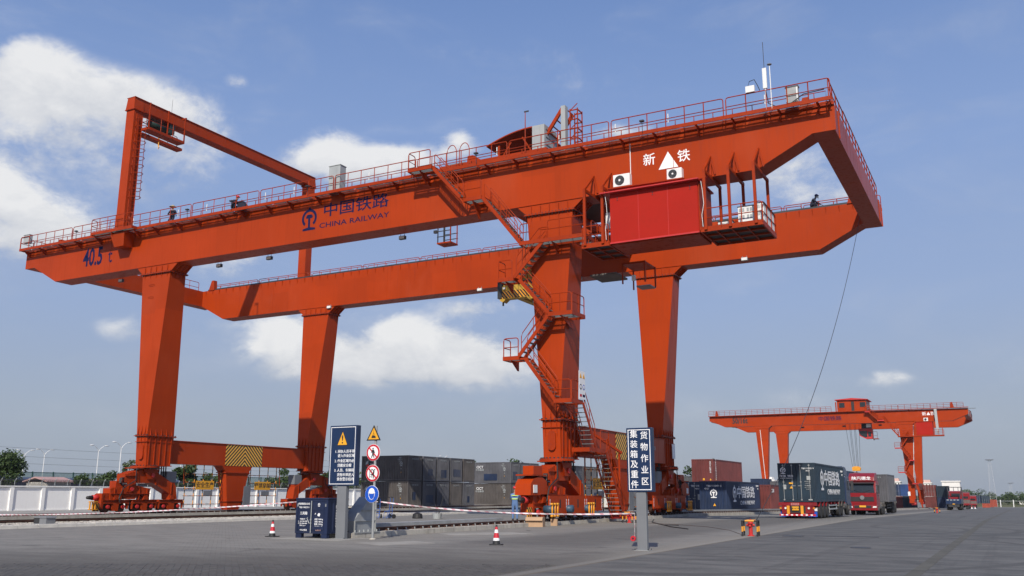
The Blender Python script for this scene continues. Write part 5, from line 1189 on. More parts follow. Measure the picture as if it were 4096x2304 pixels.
# ---- spreader on its ropes
SPR = thing('container_spreader', 'yellow container spreader with black striped end hanging behind the right leg', 'spreader', (-25.8, 51.95, 13.1))
def SP(name, mb, m_=None, parent=None): return P(parent or SPR, name, mb, m_ or M['spreader'], True)
q = MB(); q.box(-26.3, -25.9, 49.45, 54.4, 13.5, 13.9); q.box(-25.7, -25.3, 49.45, 54.4, 13.5, 13.9); SP('main_beam', q)
for y0, y1 in ((48.95, 49.45), (54.4, 54.9)):
    e = SP('end_beam', MB().prism([(-26.95, 13.25), (-26.75, 13.15), (-26.5, 13.35), (-25.1, 13.35), (-24.85, 13.15), (-24.65, 13.25), (-24.65, 13.85), (-24.9, 14.25), (-26.7, 14.25), (-26.95, 13.85)], 'y', y0, y1))
    SP('hazard_plate', MB().box(-26.9, -24.7, y0-.012, y0-.002, 13.38, 13.85), M['hazA'], e)
    for x in (-26.85, -24.75): SP('twist_lock', MB().cyl((x, (y0+y1)/2, 12.98), (x, (y0+y1)/2, 13.2), .06, 8), M['dark'], e)
SP('flipper', MB().box(-27.1, -26.8, 48.9, 49.2, 13.4, 14.5), M['dark'])
SP('head_frame', MB().prism([(-26.7, 14.1), (-24.9, 14.1), (-24.9, 14.6), (-25.3, 15.3), (-26.3, 15.3), (-26.7, 14.6)], 'y', 50.7, 53.3)); SP('power_pack', MB().box(-26.4, -25.2, 49.6, 50.6, 13.9, 14.6), M['dark'])
for y in (51.2, 52.8): SP('sheave', MB().cyl((-26.2, y, 15.5), (-25.4, y, 15.5), .45, 18), M['spreader'])
SP('lamp', MB().cbox((-26.6, 48.85, 14.0), .15, .1, .12), M['lamp'])
for x in (-26.5, -25.1):
    for y in (51.0, 51.4, 52.6, 53.0): SP('rope', MB().tube([(x, y, 15.4), (x*.6+-25.8*.4, y, 21.3)], .018, 4), M['black'])
text(SPR, '4', .3, (-26.6, 48.945, 14.05), FRONT, 'black', world=True)
# ================================================================== CONTAINERS
_cm = {}
def corr(b, a0, a1, z0, z1, off, depth, pitch, plane, sgn):
    """corrugated sheet between a0..a1 (along) and z0..z1; off = outer plane, sgn = outward direction"""
    n = max(1, round((a1-a0)/pitch)); p = (a1-a0)/n; prof = []
    for i in range(n):
        s = a0+i*p; prof += [(s, 0), (s+p*.36, 0), (s+p*.5, 1), (s+p*.86, 1)]
    prof.append((a1, 0)); k = len(b.v)
    for z in (z0, z1):
        for a, d in prof:
            o = off-sgn*depth*d
            b.v.append((o, a, z) if plane == 'x' else (a, o, z))
    m_ = len(prof)
    for i in range(m_-1): b.f.append((k+i, k+i+1, k+m_+i+1, k+m_+i))
def cont_meshes(L, H, pitch):
    key = (L, H)
    if key in _cm: return _cm[key]
    W2 = 1.219; r = {}
    for nm, x, s in (('side_left', -W2, -1), ('side_right', W2, 1)):
        b = MB(); corr(b, .1, L-.1, .16, H-.1, x-s*.008, .055, pitch, 'x', s); r[nm] = b.mesh('side_panel')
    b = MB(); corr(b, -W2+.09, W2-.09, .16, H-.12, L-.008, .055, pitch, 'y', 1); r['end'] = b.mesh('end_panel')
    b = MB(); k = 0
    n = max(2, round(L/.3))
    for i in range(n): y0 = .06+(L-.12)*i/n; y1 = .06+(L-.12)*(i+.55)/n; b.box(-W2+.06, W2-.06, y0, y1, H-.05, H-.012)
    b.box(-W2+.06, W2-.06, .06, L-.06, H-.07, H-.05); r['roof'] = b.mesh('roof_panel')
    b = MB()
    for x in (-1, 1):
        for y in (0, L-.16): b.box(x*W2, x*(W2-.12), y+.004, y+.156, .118, H-.118)
        b.box(x*W2, x*(W2-.06), .16, L-.16, 0.02, .16); b.box(x*W2, x*(W2-.06), .16, L-.16, H-.10, H)
    for y in (0.004, L-.104): b.box(-W2+.12, W2-.12, y, y+.1, .02, .16); b.box(-W2+.12, W2-.12, y, y+.1, H-.12, H)
    b.box(-W2+.06, W2-.06, .1, L-.1, .12, .16); r['frame'] = b.mesh('frame')
    b = MB()
    for x in (-1, 1):
        for y in (0, L-.178):
            for z in (0, H-.118): b.box(x*(W2+.004), x*(W2-.158), y-.002, y+.18, z, z+.118)
    r['casting'] = b.mesh('corner_casting')
    b = MB(); b.box(.012, W2-.125, .02, .06, .17, H-.13)
    for k in range(4): z = .3+k*(H-.5)/4; b.box(.1, W2-.22, .008, .02, z, z+.08)
    r['door'] = b.mesh('door')
    b = MB()
    for x in (.28, .86): b.cyl((x, -.02, .1), (x, -.02, H-.08), .02, 6); [b.box(x-.05, x+.05, -.045, .01, z, z+.07) for z in (.12, H*.5, H-.2)]; b.box(x-.2, x+.06, -.05, -.03, 1.05, 1.09)
    r['bar'] = b.mesh('locking_bar')
    _cm[key] = r; return r
_cmc = {}
def cm_get(me, m_):
    k = (me.name, m_.name)
    if k not in _cmc: c = me.copy(); c.materials.clear(); c.materials.append(m_); _cmc[k] = c
    return _cmc[k]
def container(x, y, z, rz, col, label, L=6.058, H=2.591, doors=True, pitch=.28, group=None, marks=True, bars='steel'):
    """origin: centre of the front lower edge; length runs along local +y; door (or end) at local y=0"""
    t_ = thing('shipping_container', label, 'shipping container', (x, y, z), rz, group)
    ms = cont_meshes(L, H, pitch); m_ = CM[col]
    for nm, k in (('side_panel', 'side_left'), ('side_panel', 'side_right'), ('end_panel', 'end'), ('roof_panel', 'roof'), ('frame', 'frame'), ('corner_casting', 'casting')): ob(nm, cm_get(ms[k], m_), None, t_)
    if doors:
        for s in (1, -1):
            d = ob('door', cm_get(ms['door'], m_), None, t_); ob('locking_bar', cm_get(ms['bar'], M[bars]), None, d)
            if s < 0: d.scale = (-1, 1, 1)
    else:
        o = ob('end_panel', cm_get(ms['end'], m_), None, t_, (0, L, 0), (0, 0, math.pi))
    return t_
grp = 'dark containers stacked two high beyond the left rail'
colw = ['nearest', 'second', 'third', 'fourth', 'fifth', 'sixth', 'seventh', 'eighth', 'ninth']
LEFTSIDE = (R(90), 0, R(-90))
def dark_row(x, ys, zb, tint, seedtxt):
    for i, y in enumerate(ys):
        for tier in (0, 1):
            c = tint[(i*2+tier) % len(tint)]
            # length runs along -x, end faces +x ; near long side faces -y
            t_ = container(x, y+1.22, zb+tier*2.645, R(90), c, '%s-tier dark container, %s from the camera in the %s block' % ('lower' if tier == 0 else 'upper', colw[i], seedtxt), doors=False, group=grp, pitch=.22)
            nb = random.Random(i*7+tier+len(seedtxt))
            # number printed across the upper end, local end face is y=0 -> world +x
            text(t_, ' '.join(str(nb.randrange(10)) for _ in range(6)), .26, (0, -.004, 2.22), FRONT, 'palegrey', sx=1.05)
            if nb.random() < .55:
                w_, h_ = nb.uniform(.5, 1.6), nb.uniform(.5, 1.1); px_ = nb.uniform(-.3, .3); pz = nb.uniform(.35, .7)
                b = MB(); corr(b, px_-w_/2, px_+w_/2, pz, pz+h_, .004, .02, .22, 'y', -1); P(t_, 'repair_patch', b, CM['navy'])
            if i == 0:
                ob('emblem', emblem_mesh(.38), M['palegrey'], t_, (-1.222, .95, 1.75), LEFTSIDE)
                text(t_, 'TBJU', .17, (-1.222, 1.1, 2.36), LEFTSIDE, 'palegrey'); text(t_, '508612 1', .16, (-1.222, 1.1, 2.18), LEFTSIDE, 'palegrey'); text(t_, '25G1', .16, (-1.222, 1.1, 2.0), LEFTSIDE, 'palegrey')
                text(t_, '中', .16, (-1.222, .95, 1.2), LEFTSIDE, 'palegrey'); text(t_, '8', .16, (-1.222, .95, .85), LEFTSIDE, 'signyellow')
                if seedtxt == 'left':
                    b = MB()
                    for k in range(3): b.add([(0, 0, 0)]+[(.34*math.cos(R(a)), .34*math.sin(R(a)), .0) for a in range(90+k*120, 90+k*120+101, 20)], [(0, j, j+1) for j in range(1, 6)])
                    q = b.mesh('emblem'); o = ob('emblem', q, None, t_, (-1.224, 5.2, 1.75), LEFTSIDE)
                    for nm in ('palegrey', 'redpart', 'green'): q.materials.append(M[nm])
                    for f_ in q.polygons: f_.material_index = f_.index//5 % 3
                    text(t_, '铁龙物流', .2, (-1.222, 4.55, 1.72), LEFTSIDE, 'palegrey')
                else:
                    text(t_, 'CICT', .44, (-1.222, 4.5, 1.98), LEFTSIDE, 'signwhite'); text(t_, '中铁集装', .3, (-1.222, 4.5, 1.62), LEFTSIDE, 'palegrey')
                    if tier: b = MB().box(-1.226, -1.215, 2.0, 3.9, .35, 1.15); P(t_, 'repair_patch', b, CM['navy'])
dark_row(-55.0, [80.5+2.76*i for i in range(5)], .24, ['brown', 'brown', 'slate', 'slate', 'slate', 'slate', 'brown', 'slate', 'slate', 'brown'], 'left')
dark_row(-55.0, [103.0+2.66*i for i in range(3)], .24, ['brown', 'slate', 'slate', 'slate', 'slate', 'slate'], 'middle')
dark_row(-54.0, [118.0+2.66*i for i in range(4)], .24, ['slate', 'brown', 'slate', 'slate'], 'far')
# containers seen between the legs under the crane
g2 = 'grey containers seen between the right-hand legs'
container(-45.2, 112, .1, 0, 'grey', 'weathered grey container standing behind the stair between the right legs, lower tier', doors=False, group=g2)
container(-45.2, 112, 2.7, 0, 'slate', 'slate container standing behind the stair between the right legs, upper tier', doors=False, group=g2)
container(-42.4, 110, .1, 0, 'slate', 'dark container right of the grey pair behind the stair', group=g2)
container(-42.4, 110, 2.7, 0, 'navy', 'navy container topping the pair just behind the stair', doors=False, group=g2)
container(-38.6, 96, .1, 0, 'pale', 'pale ribbed container behind the yellow banner by the stair', doors=False, group=g2)
container(-36.0, 97, .1, 0, 'slate', 'dark container just left of the big vertical sign', doors=False, group=g2)
container(-51.5, 160, -.5, 0, 'grey', 'grey container behind and below the maroon one, its top edge showing', doors=False, group=g2)
container(-51.5, 160, 2.1, 0, 'grey', 'grey container with pale marks seen left of the maroon one', doors=False, group=g2)
# blue railway containers on the right
def rail_marks(t_, L, H, end=True, door=False):
    x = 1.225
    # on the long side, seen very obliquely
    emblem(t_, 1.15, (x, 2.6, H*.60), SIDE); text(t_, '中国铁路', 1.15, (x, 6.7, H*.60), SIDE, 'signwhite', sx=1.45); text(t_, 'CHINA RAILWAY', .52, (x, 7.2, H*.26), SIDE, 'signwhite', sx=1.35)
    text(t_, 'TBJU 110231', .2, (x, L-1.0, H-.35), SIDE, 'signwhite'); text(t_, '45G1', .2, (x, L-.8, H-.62), SIDE, 'signwhite')
    y = -.005
    if end and not door:
        emblem(t_, .62, (.05, y, H*.60), FRONT); text(t_, 'TBJU 110491 6', .2, (.1, y, H-.42), FRONT, 'signwhite', sx=1.1); text(t_, '45G1', .2, (-.55, y, H-.66), FRONT, 'signwhite')
        ob('pictogram', flat_mesh([[(-.13, 0), (.13, 0), (0, .24)]]).mesh('pictogram'), M['signyellow'], t_, (.1, y, .45), FRONT)
bz = .12
t_ = container(-23.35, 81.5, bz, 0, 'navy', 'blue railway container with rail emblem on its end, right of the far right bogie', 12.19, doors=False); rail_marks(t_, 12.19, 2.591)
t_ = container(-26.2, 84.5, bz, 0, 'navy', 'blue container with closed doors between bogie and emblem container', 12.19)
text(t_, 'TBJU 110352 8', .2, (.55, -.01, 2.2), FRONT, 'signwhite'); text(t_, '45G1', .18, (.55, -.01, 1.95), FRONT, 'signwhite'); P(t_, 'data_plate', MB().box(.55, .9, -.012, .0, .95, 1.45), M['palegrey'])
t_ = container(-22.4, 94.3, bz-.2, 0, 'red', 'maroon container end on behind the blue railway container', 12.19, doors=False); text(t_, '2268', .5, (1.225, .9, 2.0), SIDE, 'signwhite')
container(-29.7, 100, bz, 0, 'navy', 'blue container carrying the maroon container', 12.19, doors=False)
t_ = container(-29.7, 100, bz+2.62, 0, 'red', 'maroon container with white lettering stacked highest beside the far crane leg', 12.19, doors=False)
text(t_, 'YSCU 228519', .22, (.86, -.005, 1.75), (R(90), R(90), 0), 'signwhite'); text(t_, 'YANGSHAN', .42, (1.225, .9, 1.5), (R(90), R(90), R(90)), 'signwhite')
ob('pictogram', flat_mesh([[(-.1, -.1), (.1, -.1), (.1, .12), (-.1, .12)]]).mesh('pictogram'), M['signyellow'], t_, (.1, -.005, .42), FRONT); ob('pictogram', flat_mesh([[(-.1, -.1), (.1, -.1), (0, .12)]]).mesh('pictogram'), M['signyellow'], t_, (.85, -.005, .42), FRONT)
P(t_, 'pictogram', MB().box(1.222, 1.228, .7, .85, .3, .55), M['signyellow'])
container(-40.5, 170, -.84, 0, 'slate', 'slate container behind the maroon one, lower tier', doors=False); container(-40.5, 170, 1.77, 0, 'navy', 'small dark blue container top right of the maroon one', doors=False)
container(-37.7, 173, -1.3, 0, 'grey', 'grey container behind the far left crane leg, lower tier', doors=False); container(-37.7, 173, 1.3, 0, 'slate', 'slate container behind the far left crane leg, upper tier', doors=False)
for tier in (0, 1, 2): pass
zb = gz(-20, 132)
container(-20.6, 132, zb+.1, 0, 'blue', 'blue container hidden behind the blue truck, lowest of its stack', 6.058, doors=False); container(-20.6, 132, zb+2.7, 0, 'navy', 'navy container above the blue truck cab, left of the maroon lettered one', 6.058, doors=False)
container(-20.4, 139, zb+.05, 0, 'red', 'maroon container behind the red truck, lower tier', 12.19, doors=False); t_ = container(-20.4, 139, zb+2.65, 0, 'red', 'maroon container with a white mark under the far crane hook', 12.19, doors=False); text(t_, '3', 1.1, (1.225, 1.2, 1.7), SIDE, 'signwhite')
# far row behind / beside the far crane
fy = 228; fz = gz(-20, fy)+.15; row = [('navy', True), ('navy', True), ('blue', False)]
names_u = ['leftmost dark-doored container on top of the far row', 'middle dark-doored container on top of the far row', 'bright blue ribbed container on top of the far row']
for i, (c, d) in enumerate(row): container(-25.6+i*2.0+(1.0 if i == 2 else 0)+1.2*0, fy, fz+2.62, 0, c, names_u[i], doors=d) if i < 2 else container(-20.9-.75, fy, fz+2.62, 0, c, names_u[i], doors=d)
for i, (c, x) in enumerate((('slate', -25.8), ('red', -23.3), ('deep', -20.8))): container(x, fy-.5, fz, 0, c, ['slate container low in the far row beside the grey truck load', 'maroon container low in the far row, left of the far crane stair leg', 'dark blue lettered container low in the far row next to the stair leg'][i], doors=False)
t_ = bpy.data.objects[-1] if False else None
for i, (c, x, z) in enumerate((('red', -16.9, 2.62), ('deep', -14.3, 2.4), ('red', -16.9, 0), ('navy', -14.3, 0))): container(x, 236, fz-.1+z, 0, c, ['maroon container on top right of the far crane stair leg', 'dark blue container on top at the right end of the far row', 'maroon container low right of the far crane stair leg', 'navy container low at the right end of the far row'][i], doors=(i == 0))
for i in range(2): container(-11.1+i*2.6, 352, gz(-10, 352)+1.4, 0, 'navy' if i == 0 else 'deep', ['navy container with closed doors carried by the left of the far red trucks', 'dark container carried by the right of the far red trucks'][i]); 
container(-9.6, 372, gz(-10, 372)+1.5, 0, 'red', 'small red container behind the far red trucks', doors=False)
for i in range(3): container(-8.9+i*.9, 372+i*14, gz(-9, 380)+.1, 0, 'orange', ['nearest orange container right of the far red trucks', 'middle orange container right of the far red trucks', 'farthest orange container right of the far red trucks'][i], doors=False)

# ================================================================== TRUCKS
tyre_me = MB().lathe([(.30, -.14), (.46, -.15), (.51, -.10), (.51, .10), (.46, .15), (.30, .14)], (0, 0, 0), 22).mesh('tyre'); tyre_me.transform(Matrix.Rotation(R(90), 4, 'Y')); tyre_me.materials.append(M['tyre'])
rim_b = MB().lathe([(.06, .02), (.12, .1), (.2, .04), (.26, .12), (.31, .13), (.31, -.13), (.1, -.13)], (0, 0, 0), 18); rim_me = rim_b.mesh('rim'); rim_me.transform(Matrix.Rotation(R(90), 4, 'Y')); rim_me.materials.append(M['chrome'])
rim_d = rim_me.copy(); rim_d.materials.clear(); rim_d.materials.append(M['truckgrey'])
def axle(t_, y, w=1.1, rim='c', dual=True):
    for s in (-1, 1):
        wh = ob('wheel', tyre_me, None, t_, (s*w, y, .51), (0, 0, 0 if s > 0 else math.pi)); ob('rim', rim_me if rim == 'c' else rim_d, None, wh)
        if dual: w2 = ob('wheel', tyre_me, None, t_, (s*(w-.33), y, .51))
    P(t_, 'axle', MB().cyl((-w, y, .51), (w, y, .51), .07, 8), M['dark'])
def cab(t_, y0, dirn, paint, roof_text=None):
    """tractor cab; front face at y0, body extends in direction dirn (+1: towards +y)"""
    Y = lambda d: y0+dirn*d
    body = MB().prism([(Y(.05), .75), (Y(0), 1.0), (Y(.02), 1.95), (Y(.22), 2.85), (Y(.35), 3.0), (Y(2.2), 3.0), (Y(2.25), .95), (Y(1.6), .75)], 'x', -1.22, 1.22)
    c = P(t_, 'cab', body, paint); bevel(c, .06, 3)
    ws = MB(); ws.hexa([(-1.08, Y(.005), 1.98), (1.08, Y(.005), 1.98), (1.08, Y(.06), 1.98), (-1.08, Y(.06), 1.98), (-1.0, Y(.185), 2.78), (1.0, Y(.185), 2.78), (1.0, Y(.24), 2.78), (-1.0, Y(.24), 2.78)]); P(c, 'windscreen', ws, M['glass'])
    P(c, 'sun_visor', MB().prism([(Y(-.12), 2.82), (Y(.2), 2.92), (Y(.2), 2.86), (Y(-.1), 2.77)], 'x', -1.1, 1.1), M['dark'])
    rf = MB().prism([(Y(.2), 3.0), (Y(.35), 3.42), (Y(1.0), 3.72), (Y(2.15), 3.78), (Y(2.2), 3.0)], 'x', -1.12, 1.12); f_ = P(t_, 'roof_fairing', rf, paint); bevel(f_, .06, 3)
    P(c, 'grille', MB().box(-.98, .98, Y(-.03), Y(.0), 1.22, 1.62), M['dark'])
    for z in (1.28, 1.38, 1.48, 1.58): P(c, 'grille_bar', MB().box(-.95, .95, Y(-.045), Y(-.03), z-.012, z+.012), M['black'])
    P(c, 'badge', MB().tube([(0, Y(-.05), 1.55), (0, Y(-.075), 1.55)], .19, 20), M['chrome'])
    bp = P(t_, 'bumper', MB().box(-1.24, 1.24, Y(-.10), Y(.5), .42, .92), paint); bevel(bp, .05, 3)
    P(bp, 'lower_grille', MB().box(-.72, .72, Y(-.115), Y(-.10), .62, .86), M['black'])
    P(bp, 'number_plate', MB().box(-.28, .28, Y(-.13), Y(-.115), .70, .86), M['plate'])
    for s in (-1, 1):
        h = MB().prism([(s*.84, .66), (s*1.18, .68), (s*1.18, .80), (s*.88, .80)], 'y', Y(-.12), Y(-.10)); P(bp, 'headlight', h, M['lamp'])
        P(c, 'side_window', MB().box(s*1.222, s*1.23, Y(.45), Y(1.25), 1.95, 2.7), M['glass'])
        mr = MB(); mr.box(s*1.32, s*1.5, Y(.02), Y(.2), 1.9, 2.65); mr.bar((s*1.2, Y(.2), 2.6), (s*1.4, Y(.1), 2.6), .05, .05); mr.bar((s*1.2, Y(.25), 1.98), (s*1.4, Y(.1), 1.98), .05, .05); P(c, 'mirror', mr, M['dark'])
        P(c, 'door_handle', MB().box(s*1.222, s*1.25, Y(1.2), Y(1.4), 1.7, 1.76), M['dark'])
        P(c, 'step', MB().box(s*1.05, s*1.24, Y(.55), Y(1.4), .42, .75), M['truckgrey'])
        P(c, 'wiper', MB().bar((s*.1, Y(-.02), 2.0), (s*.7, Y(.03), 2.25), .03, .03), M['black'])
    P(t_, 'frame_rail', MB().box(-.45, .45, min(Y(.6), Y(6.2)), max(Y(.6), Y(6.2)), .72, .95), M['truckgrey'])
    axle(t_, Y(1.35), 1.05, 'd', False); axle(t_, Y(4.2), 1.02, 'd'); axle(t_, Y(5.5), 1.02, 'd')
    for s in (-1, 1):
        for y in (4.2, 5.5):
            mg = MB(); pr = [(Y(y)+.62*math.cos(R(a)), .51+.62*math.sin(R(a))) for a in range(20, 161, 20)]
            mg.prism(pr+[(a, b_+.02) for a, b_ in pr[::-1]], 'x', s*.7, s*1.24); P(t_, 'mudguard', mg, M['truckgrey'])
        P(t_, 'fuel_tank', MB().tube([(s*.92, Y(2.2), .75), (s*.92, Y(3.4), .75)], .3, 14), M['truckgrey'])
    if roof_text: text(f_, roof_text, .36, (0, Y(.20), 3.24), (R(70), 0, 0) if dirn > 0 else (R(78), 0, R(180)), 'signwhite', sx=1.15)
    return c
def skeletal_trailer(t_, y0, L, deck, paint, dirn=1, detail=True):
    Y = lambda d: y0+dirn*d
    q = MB()
    for s in (-1, 1): q.box(s*.42, s*.56, min(Y(.1), Y(L)), max(Y(.1), Y(L)), deck-.28, deck-.06)
    for d in (.1, 1.5, 3, 4.5, 6, 7.5, 9, 10.5, L-.15): 
        if d < L: q.box(-1.2, 1.2, Y(d)-.08, Y(d)+.08, deck-.16, deck-.005)
    P(t_, 'chassis', q, paint)
    for d in ((1.6, 2.9, 4.2)): axle(t_, Y(d), 1.07, 'c' if detail else 'd')
    for s in (-1, 1):
        mg = MB()
        for d in (1.6, 2.9, 4.2):
            pr = [(Y(d)+.6*math.cos(R(a)), .51+.56*math.sin(R(a))) for a in range(30, 151, 20)]; mg.prism(pr+[(a, b_+.02) for a, b_ in pr[::-1]], 'x', s*.75, s*1.23)
        P(t_, 'mudguard', mg, paint)
        lg = MB(); lg.box(s*.7, s*.85, Y(8.2)-.08, Y(8.2)+.08, .25, deck-.2); lg.box(s*.62, s*.92, Y(8.2)-.15, Y(8.2)+.15, .2, .25); P(t_, 'landing_leg', lg, M['truckgrey'])
        gd = MB(); gd.box(s*1.12, s*1.17, min(Y(5.2), Y(8.6)), max(Y(5.2), Y(8.6)), .52, .62); gd.box(s*1.12, s*1.17, min(Y(5.2), Y(8.6)), max(Y(5.2), Y(8.6)), .78, .86); gd.box(s*1.1, s*1.15, Y(5.3)-.05, Y(5.3)+.05, .5, deck-.15); gd.box(s*1.1, s*1.15, Y(8.4)-.05, Y(8.4)+.05, .5, deck-.15); P(t_, 'side_guard', gd, M['palegrey'] if detail else M['truckgrey'])
    P(t_, 'spare_box', MB().box(-.9, -.6, min(Y(5.4), Y(6.6)), max(Y(5.4), Y(6.6)), .45, .9), M['truckgrey'])
def rear_end(t_, y, deck, paint):
    bm_ = P(t_, 'rear_beam', MB().box(-1.25, 1.25, y-.02, y+.16, deck-.22, deck-.02), paint)
    P(bm_, 'warning_plate', MB().box(-.42, .1, y-.035, y-.02, deck-.19, deck-.04), M['pinkroof']); text(bm_, '保持车距', .12, (-.16, y-.04, deck-.115), FRONT, 'signred')
    P(t_, 'back_panel', MB().box(-1.05, 1.05, y+.02, y+.10, deck-.72, deck-.22), paint); P(t_, 'dark_recess', MB().box(-.5, .5, y+.0, y+.02, deck-.68, deck-.22), M['black'])
    for x in (-.62, .28): P(t_, 'bumper_strut', MB().box(x-.09, x+.09, y-.06, y+.0, deck-.76, deck-.22), M['yellow'])
    np_ = P(t_, 'number_plate', MB().box(-.36, .08, y-.09, y-.06, deck-.52, deck-.27), M['plate']); text(np_, '挂 9K778', .12, (-.14, y-.095, deck-.4), FRONT, 'black')
    for x in (-1.12, -.8, .72, 1.05): P(t_, 'tail_lamp', MB().tube([(x, y-.05, deck-.38), (x, y+.02, deck-.38)], .07, 12), M['amber'] if abs(x) > 1 else M['lamp'])
    br_ = P(t_, 'rear_bumper', MB().box(-1.2, 1.15, y-.08, y+.02, deck-.88, deck-.76), M['signred'])
    for k in range(7): P(br_, 'reflective_strip', MB().box(-1.1+k*.32, -.96+k*.32, y-.085, y-.08, deck-.86, deck-.78), M['signwhite'])
    for s in (-1, 1):
        f = P(t_, 'mud_flap', MB().box(s*1.2, s*.62, y+.25, y+.27, .12, .5), M['signblue']); P(t_, 'wheel_cover', MB().box(s*1.22, s*.62, y+.2, y+.24, .5, .72 if s > 0 else .6), M['white'] if s > 0 else paint)
tz = gz(-12.9, 66)
tk = thing('articulated_truck', 'articulated truck seen from behind with red skeletal trailer and blue cab', 'truck', (-12.85, 64.9, tz)); 
skeletal_trailer(tk, 0, 12.3, 1.06, M['truckred']); rear_end(tk, -.05, 1.06, M['truckred'])
cab(tk, 15.1, -1, M['truckblue'])
t_ = container(-12.85, 65.0, tz+1.07, 0, 'deep', 'dark blue railway container with white characters riding on the truck', 12.19); rail_marks(t_, 12.19, 2.591, False)
emblem(t_, .36, (-.86, -.03, 2.12), FRONT); text(t_, '中国', .15, (-.88, -.03, 1.72), FRONT, 'signwhite', sx=1.3); text(t_, '铁路', .15, (-.38, -.03, 1.72), FRONT, 'signwhite', sx=1.3); text(t_, 'CHINA RAILWAY', .09, (-.64, -.03, 1.58), FRONT, 'signwhite', sx=1.2)
text(t_, 'TBJU 110221 0', .13, (.78, -.03, 2.22), FRONT, 'signwhite'); text(t_, '45G1', .12, (.78, -.03, 2.06), FRONT, 'signwhite')
P(t_, 'data_plate', MB().box(.68, .92, -.04, -.03, 1.45, 1.72), M['palegrey']); P(t_, 'pictogram', MB().box(-.5, -.24, -.04, -.03, 1.2, 1.3), M['signyellow']); P(t_, 'data_plate', MB().box(-.88, -.7, -.04, -.03, .85, 1.15), M['palegrey'])
ob('pictogram', flat_mesh([[(-.1, 0), (.1, 0), (0, .18)]]).mesh('pictogram'), M['signyellow'], t_, (-.36, -.035, .9), FRONT); P(t_, 'data_plate', MB().box(.72, .98, -.04, -.03, .12, .2), M['palegrey'])
for k in range(5): text(t_, ['30,480 KG', '3,900 KG', '26,580 KG', '67.7 CU.M', '2,391'][k], .09, (.72, -.03, 1.36-.13*k), FRONT, 'palegrey')
rz_ = gz(-12, 92)
rd = thing('articulated_truck', 'red tractor truck facing the camera with characters on its roof, pulling a grey container', 'truck', (-12.1, 90, rz_))
cab(rd, 0, 1, M['truckred'], '陕汽德龙'); skeletal_trailer(rd, 16.6, 13.0, 1.12, M['truckgrey'], -1, False)
container(-11.75, 96.4, rz_+1.14, 0, 'slate', 'grey ribbed container riding behind the red truck cab', 6.058, doors=False)
text(bpy.data.objects['shipping_container'] if False else rd, 'TBJU 302118 5', .2, (.35, 6.39, 3.45), FRONT, 'palegrey')
# stake-bed truck further on
sk = thing('flatbed_truck', 'dark flatbed truck with tall end frame seen from behind down the yard', 'truck', (-9.6, 186, gz(-9, 186)))
P(sk, 'bed', MB().box(-1.25, 1.25, 0, 8, 1.05, 1.25), M['truckgrey']); P(sk, 'tail_board', MB().box(-1.25, 1.25, -.04, .02, 1.1, 1.95), M['truckblue'])
for k in range(5): P(sk, 'side_board', MB().box(1.22, 1.26, .1+k*1.58, 1.6+k*1.58, 1.25, 1.95), M['truckblue']); 
q = MB()
for s in (-1, 1): q.bar((s*1.2, 6.2, 1.25), (s*1.2, 6.2, 4.1), .12, .12); q.bar((s*1.2, 6.2, 4.0), (s*.75, 4.9, 1.9), .1, .1)
q.bar((-1.2, 6.2, 4.05), (1.2, 6.2, 4.05), .12, .12); q.bar((-1.2, 6.2, 3.0), (1.2, 6.2, 3.0), .08, .08); P(sk, 'end_frame', q, M['dark'])
for k in range(4): P(sk, 'reflective_strip', MB().box(-1.1+.55*k, -.75+.55*k, -.06, -.04, 1.7, 1.85), M['palegrey'])
P(sk, 'underframe', MB().box(-.9, .9, .1, 8, .55, 1.05), M['dark']); P(sk, 'number_plate', MB().box(-.2, .2, -.06, -.04, 1.0, 1.14), M['plate'])
for y in (1.2, 2.5, 7.5): axle(sk, y, 1.05, 'd')
P(sk, 'cab', MB().prism([(8.2, .7), (8.2, 3.3), (9.6, 3.4), (10.2, 2.2), (10.2, .7)], 'x', -1.2, 1.2), M['truckred']); P(sk, 'rear_window', MB().box(-.7, .7, 8.18, 8.2, 2.3, 2.9), M['glass'])
def far_tractor(x, y, label):
    t_ = thing('flatbed_truck', label, 'truck', (x, y, gz(x, y)))
    P(t_, 'bed', MB().box(-1.25, 1.25, 0, 9, .95, 1.2), M['redpart']); P(t_, 'rear_beam', MB().box(-1.3, 1.3, -.1, 0, .85, 1.25), M['truckred'])
    for y_ in (1.0, 2.3, 3.6, 10.5): axle(t_, y_, 1.05, 'd')
    c = P(t_, 'cab', MB().prism([(9.3, .7), (9.3, 3.5), (10.7, 3.7), (11.5, 2.4), (11.5, .7)], 'x', -1.22, 1.22), M['truckred']); bevel(c, .08); P(t_, 'rear_window', MB().box(-.85, .85, 9.27, 9.3, 2.25, 2.75), M['glass'])
    P(t_, 'roof_light_bar', MB().box(-1.0, 1.0, 10.3, 10.5, 3.7, 3.8), M['grey'])
    P(t_, 'headboard', MB().box(-1.2, 1.2, 9.0, 9.1, 1.2, 2.0), M['truckgrey']); P(t_, 'mud_flap', MB().box(-1.2, -.6, .2, .25, .1, .6), M['black']); P(t_, 'mud_flap', MB().box(.6, 1.2, .2, .25, .1, .6), M['black'])
far_tractor(-15.2, 322, 'far red tractor with empty low bed, left of the pair'); far_tractor(-11.6, 318, 'far red tractor with empty low bed, right of the pair')
far_tractor(-10.2, 232, 'red truck partly hidden beyond the dark flatbed truck')

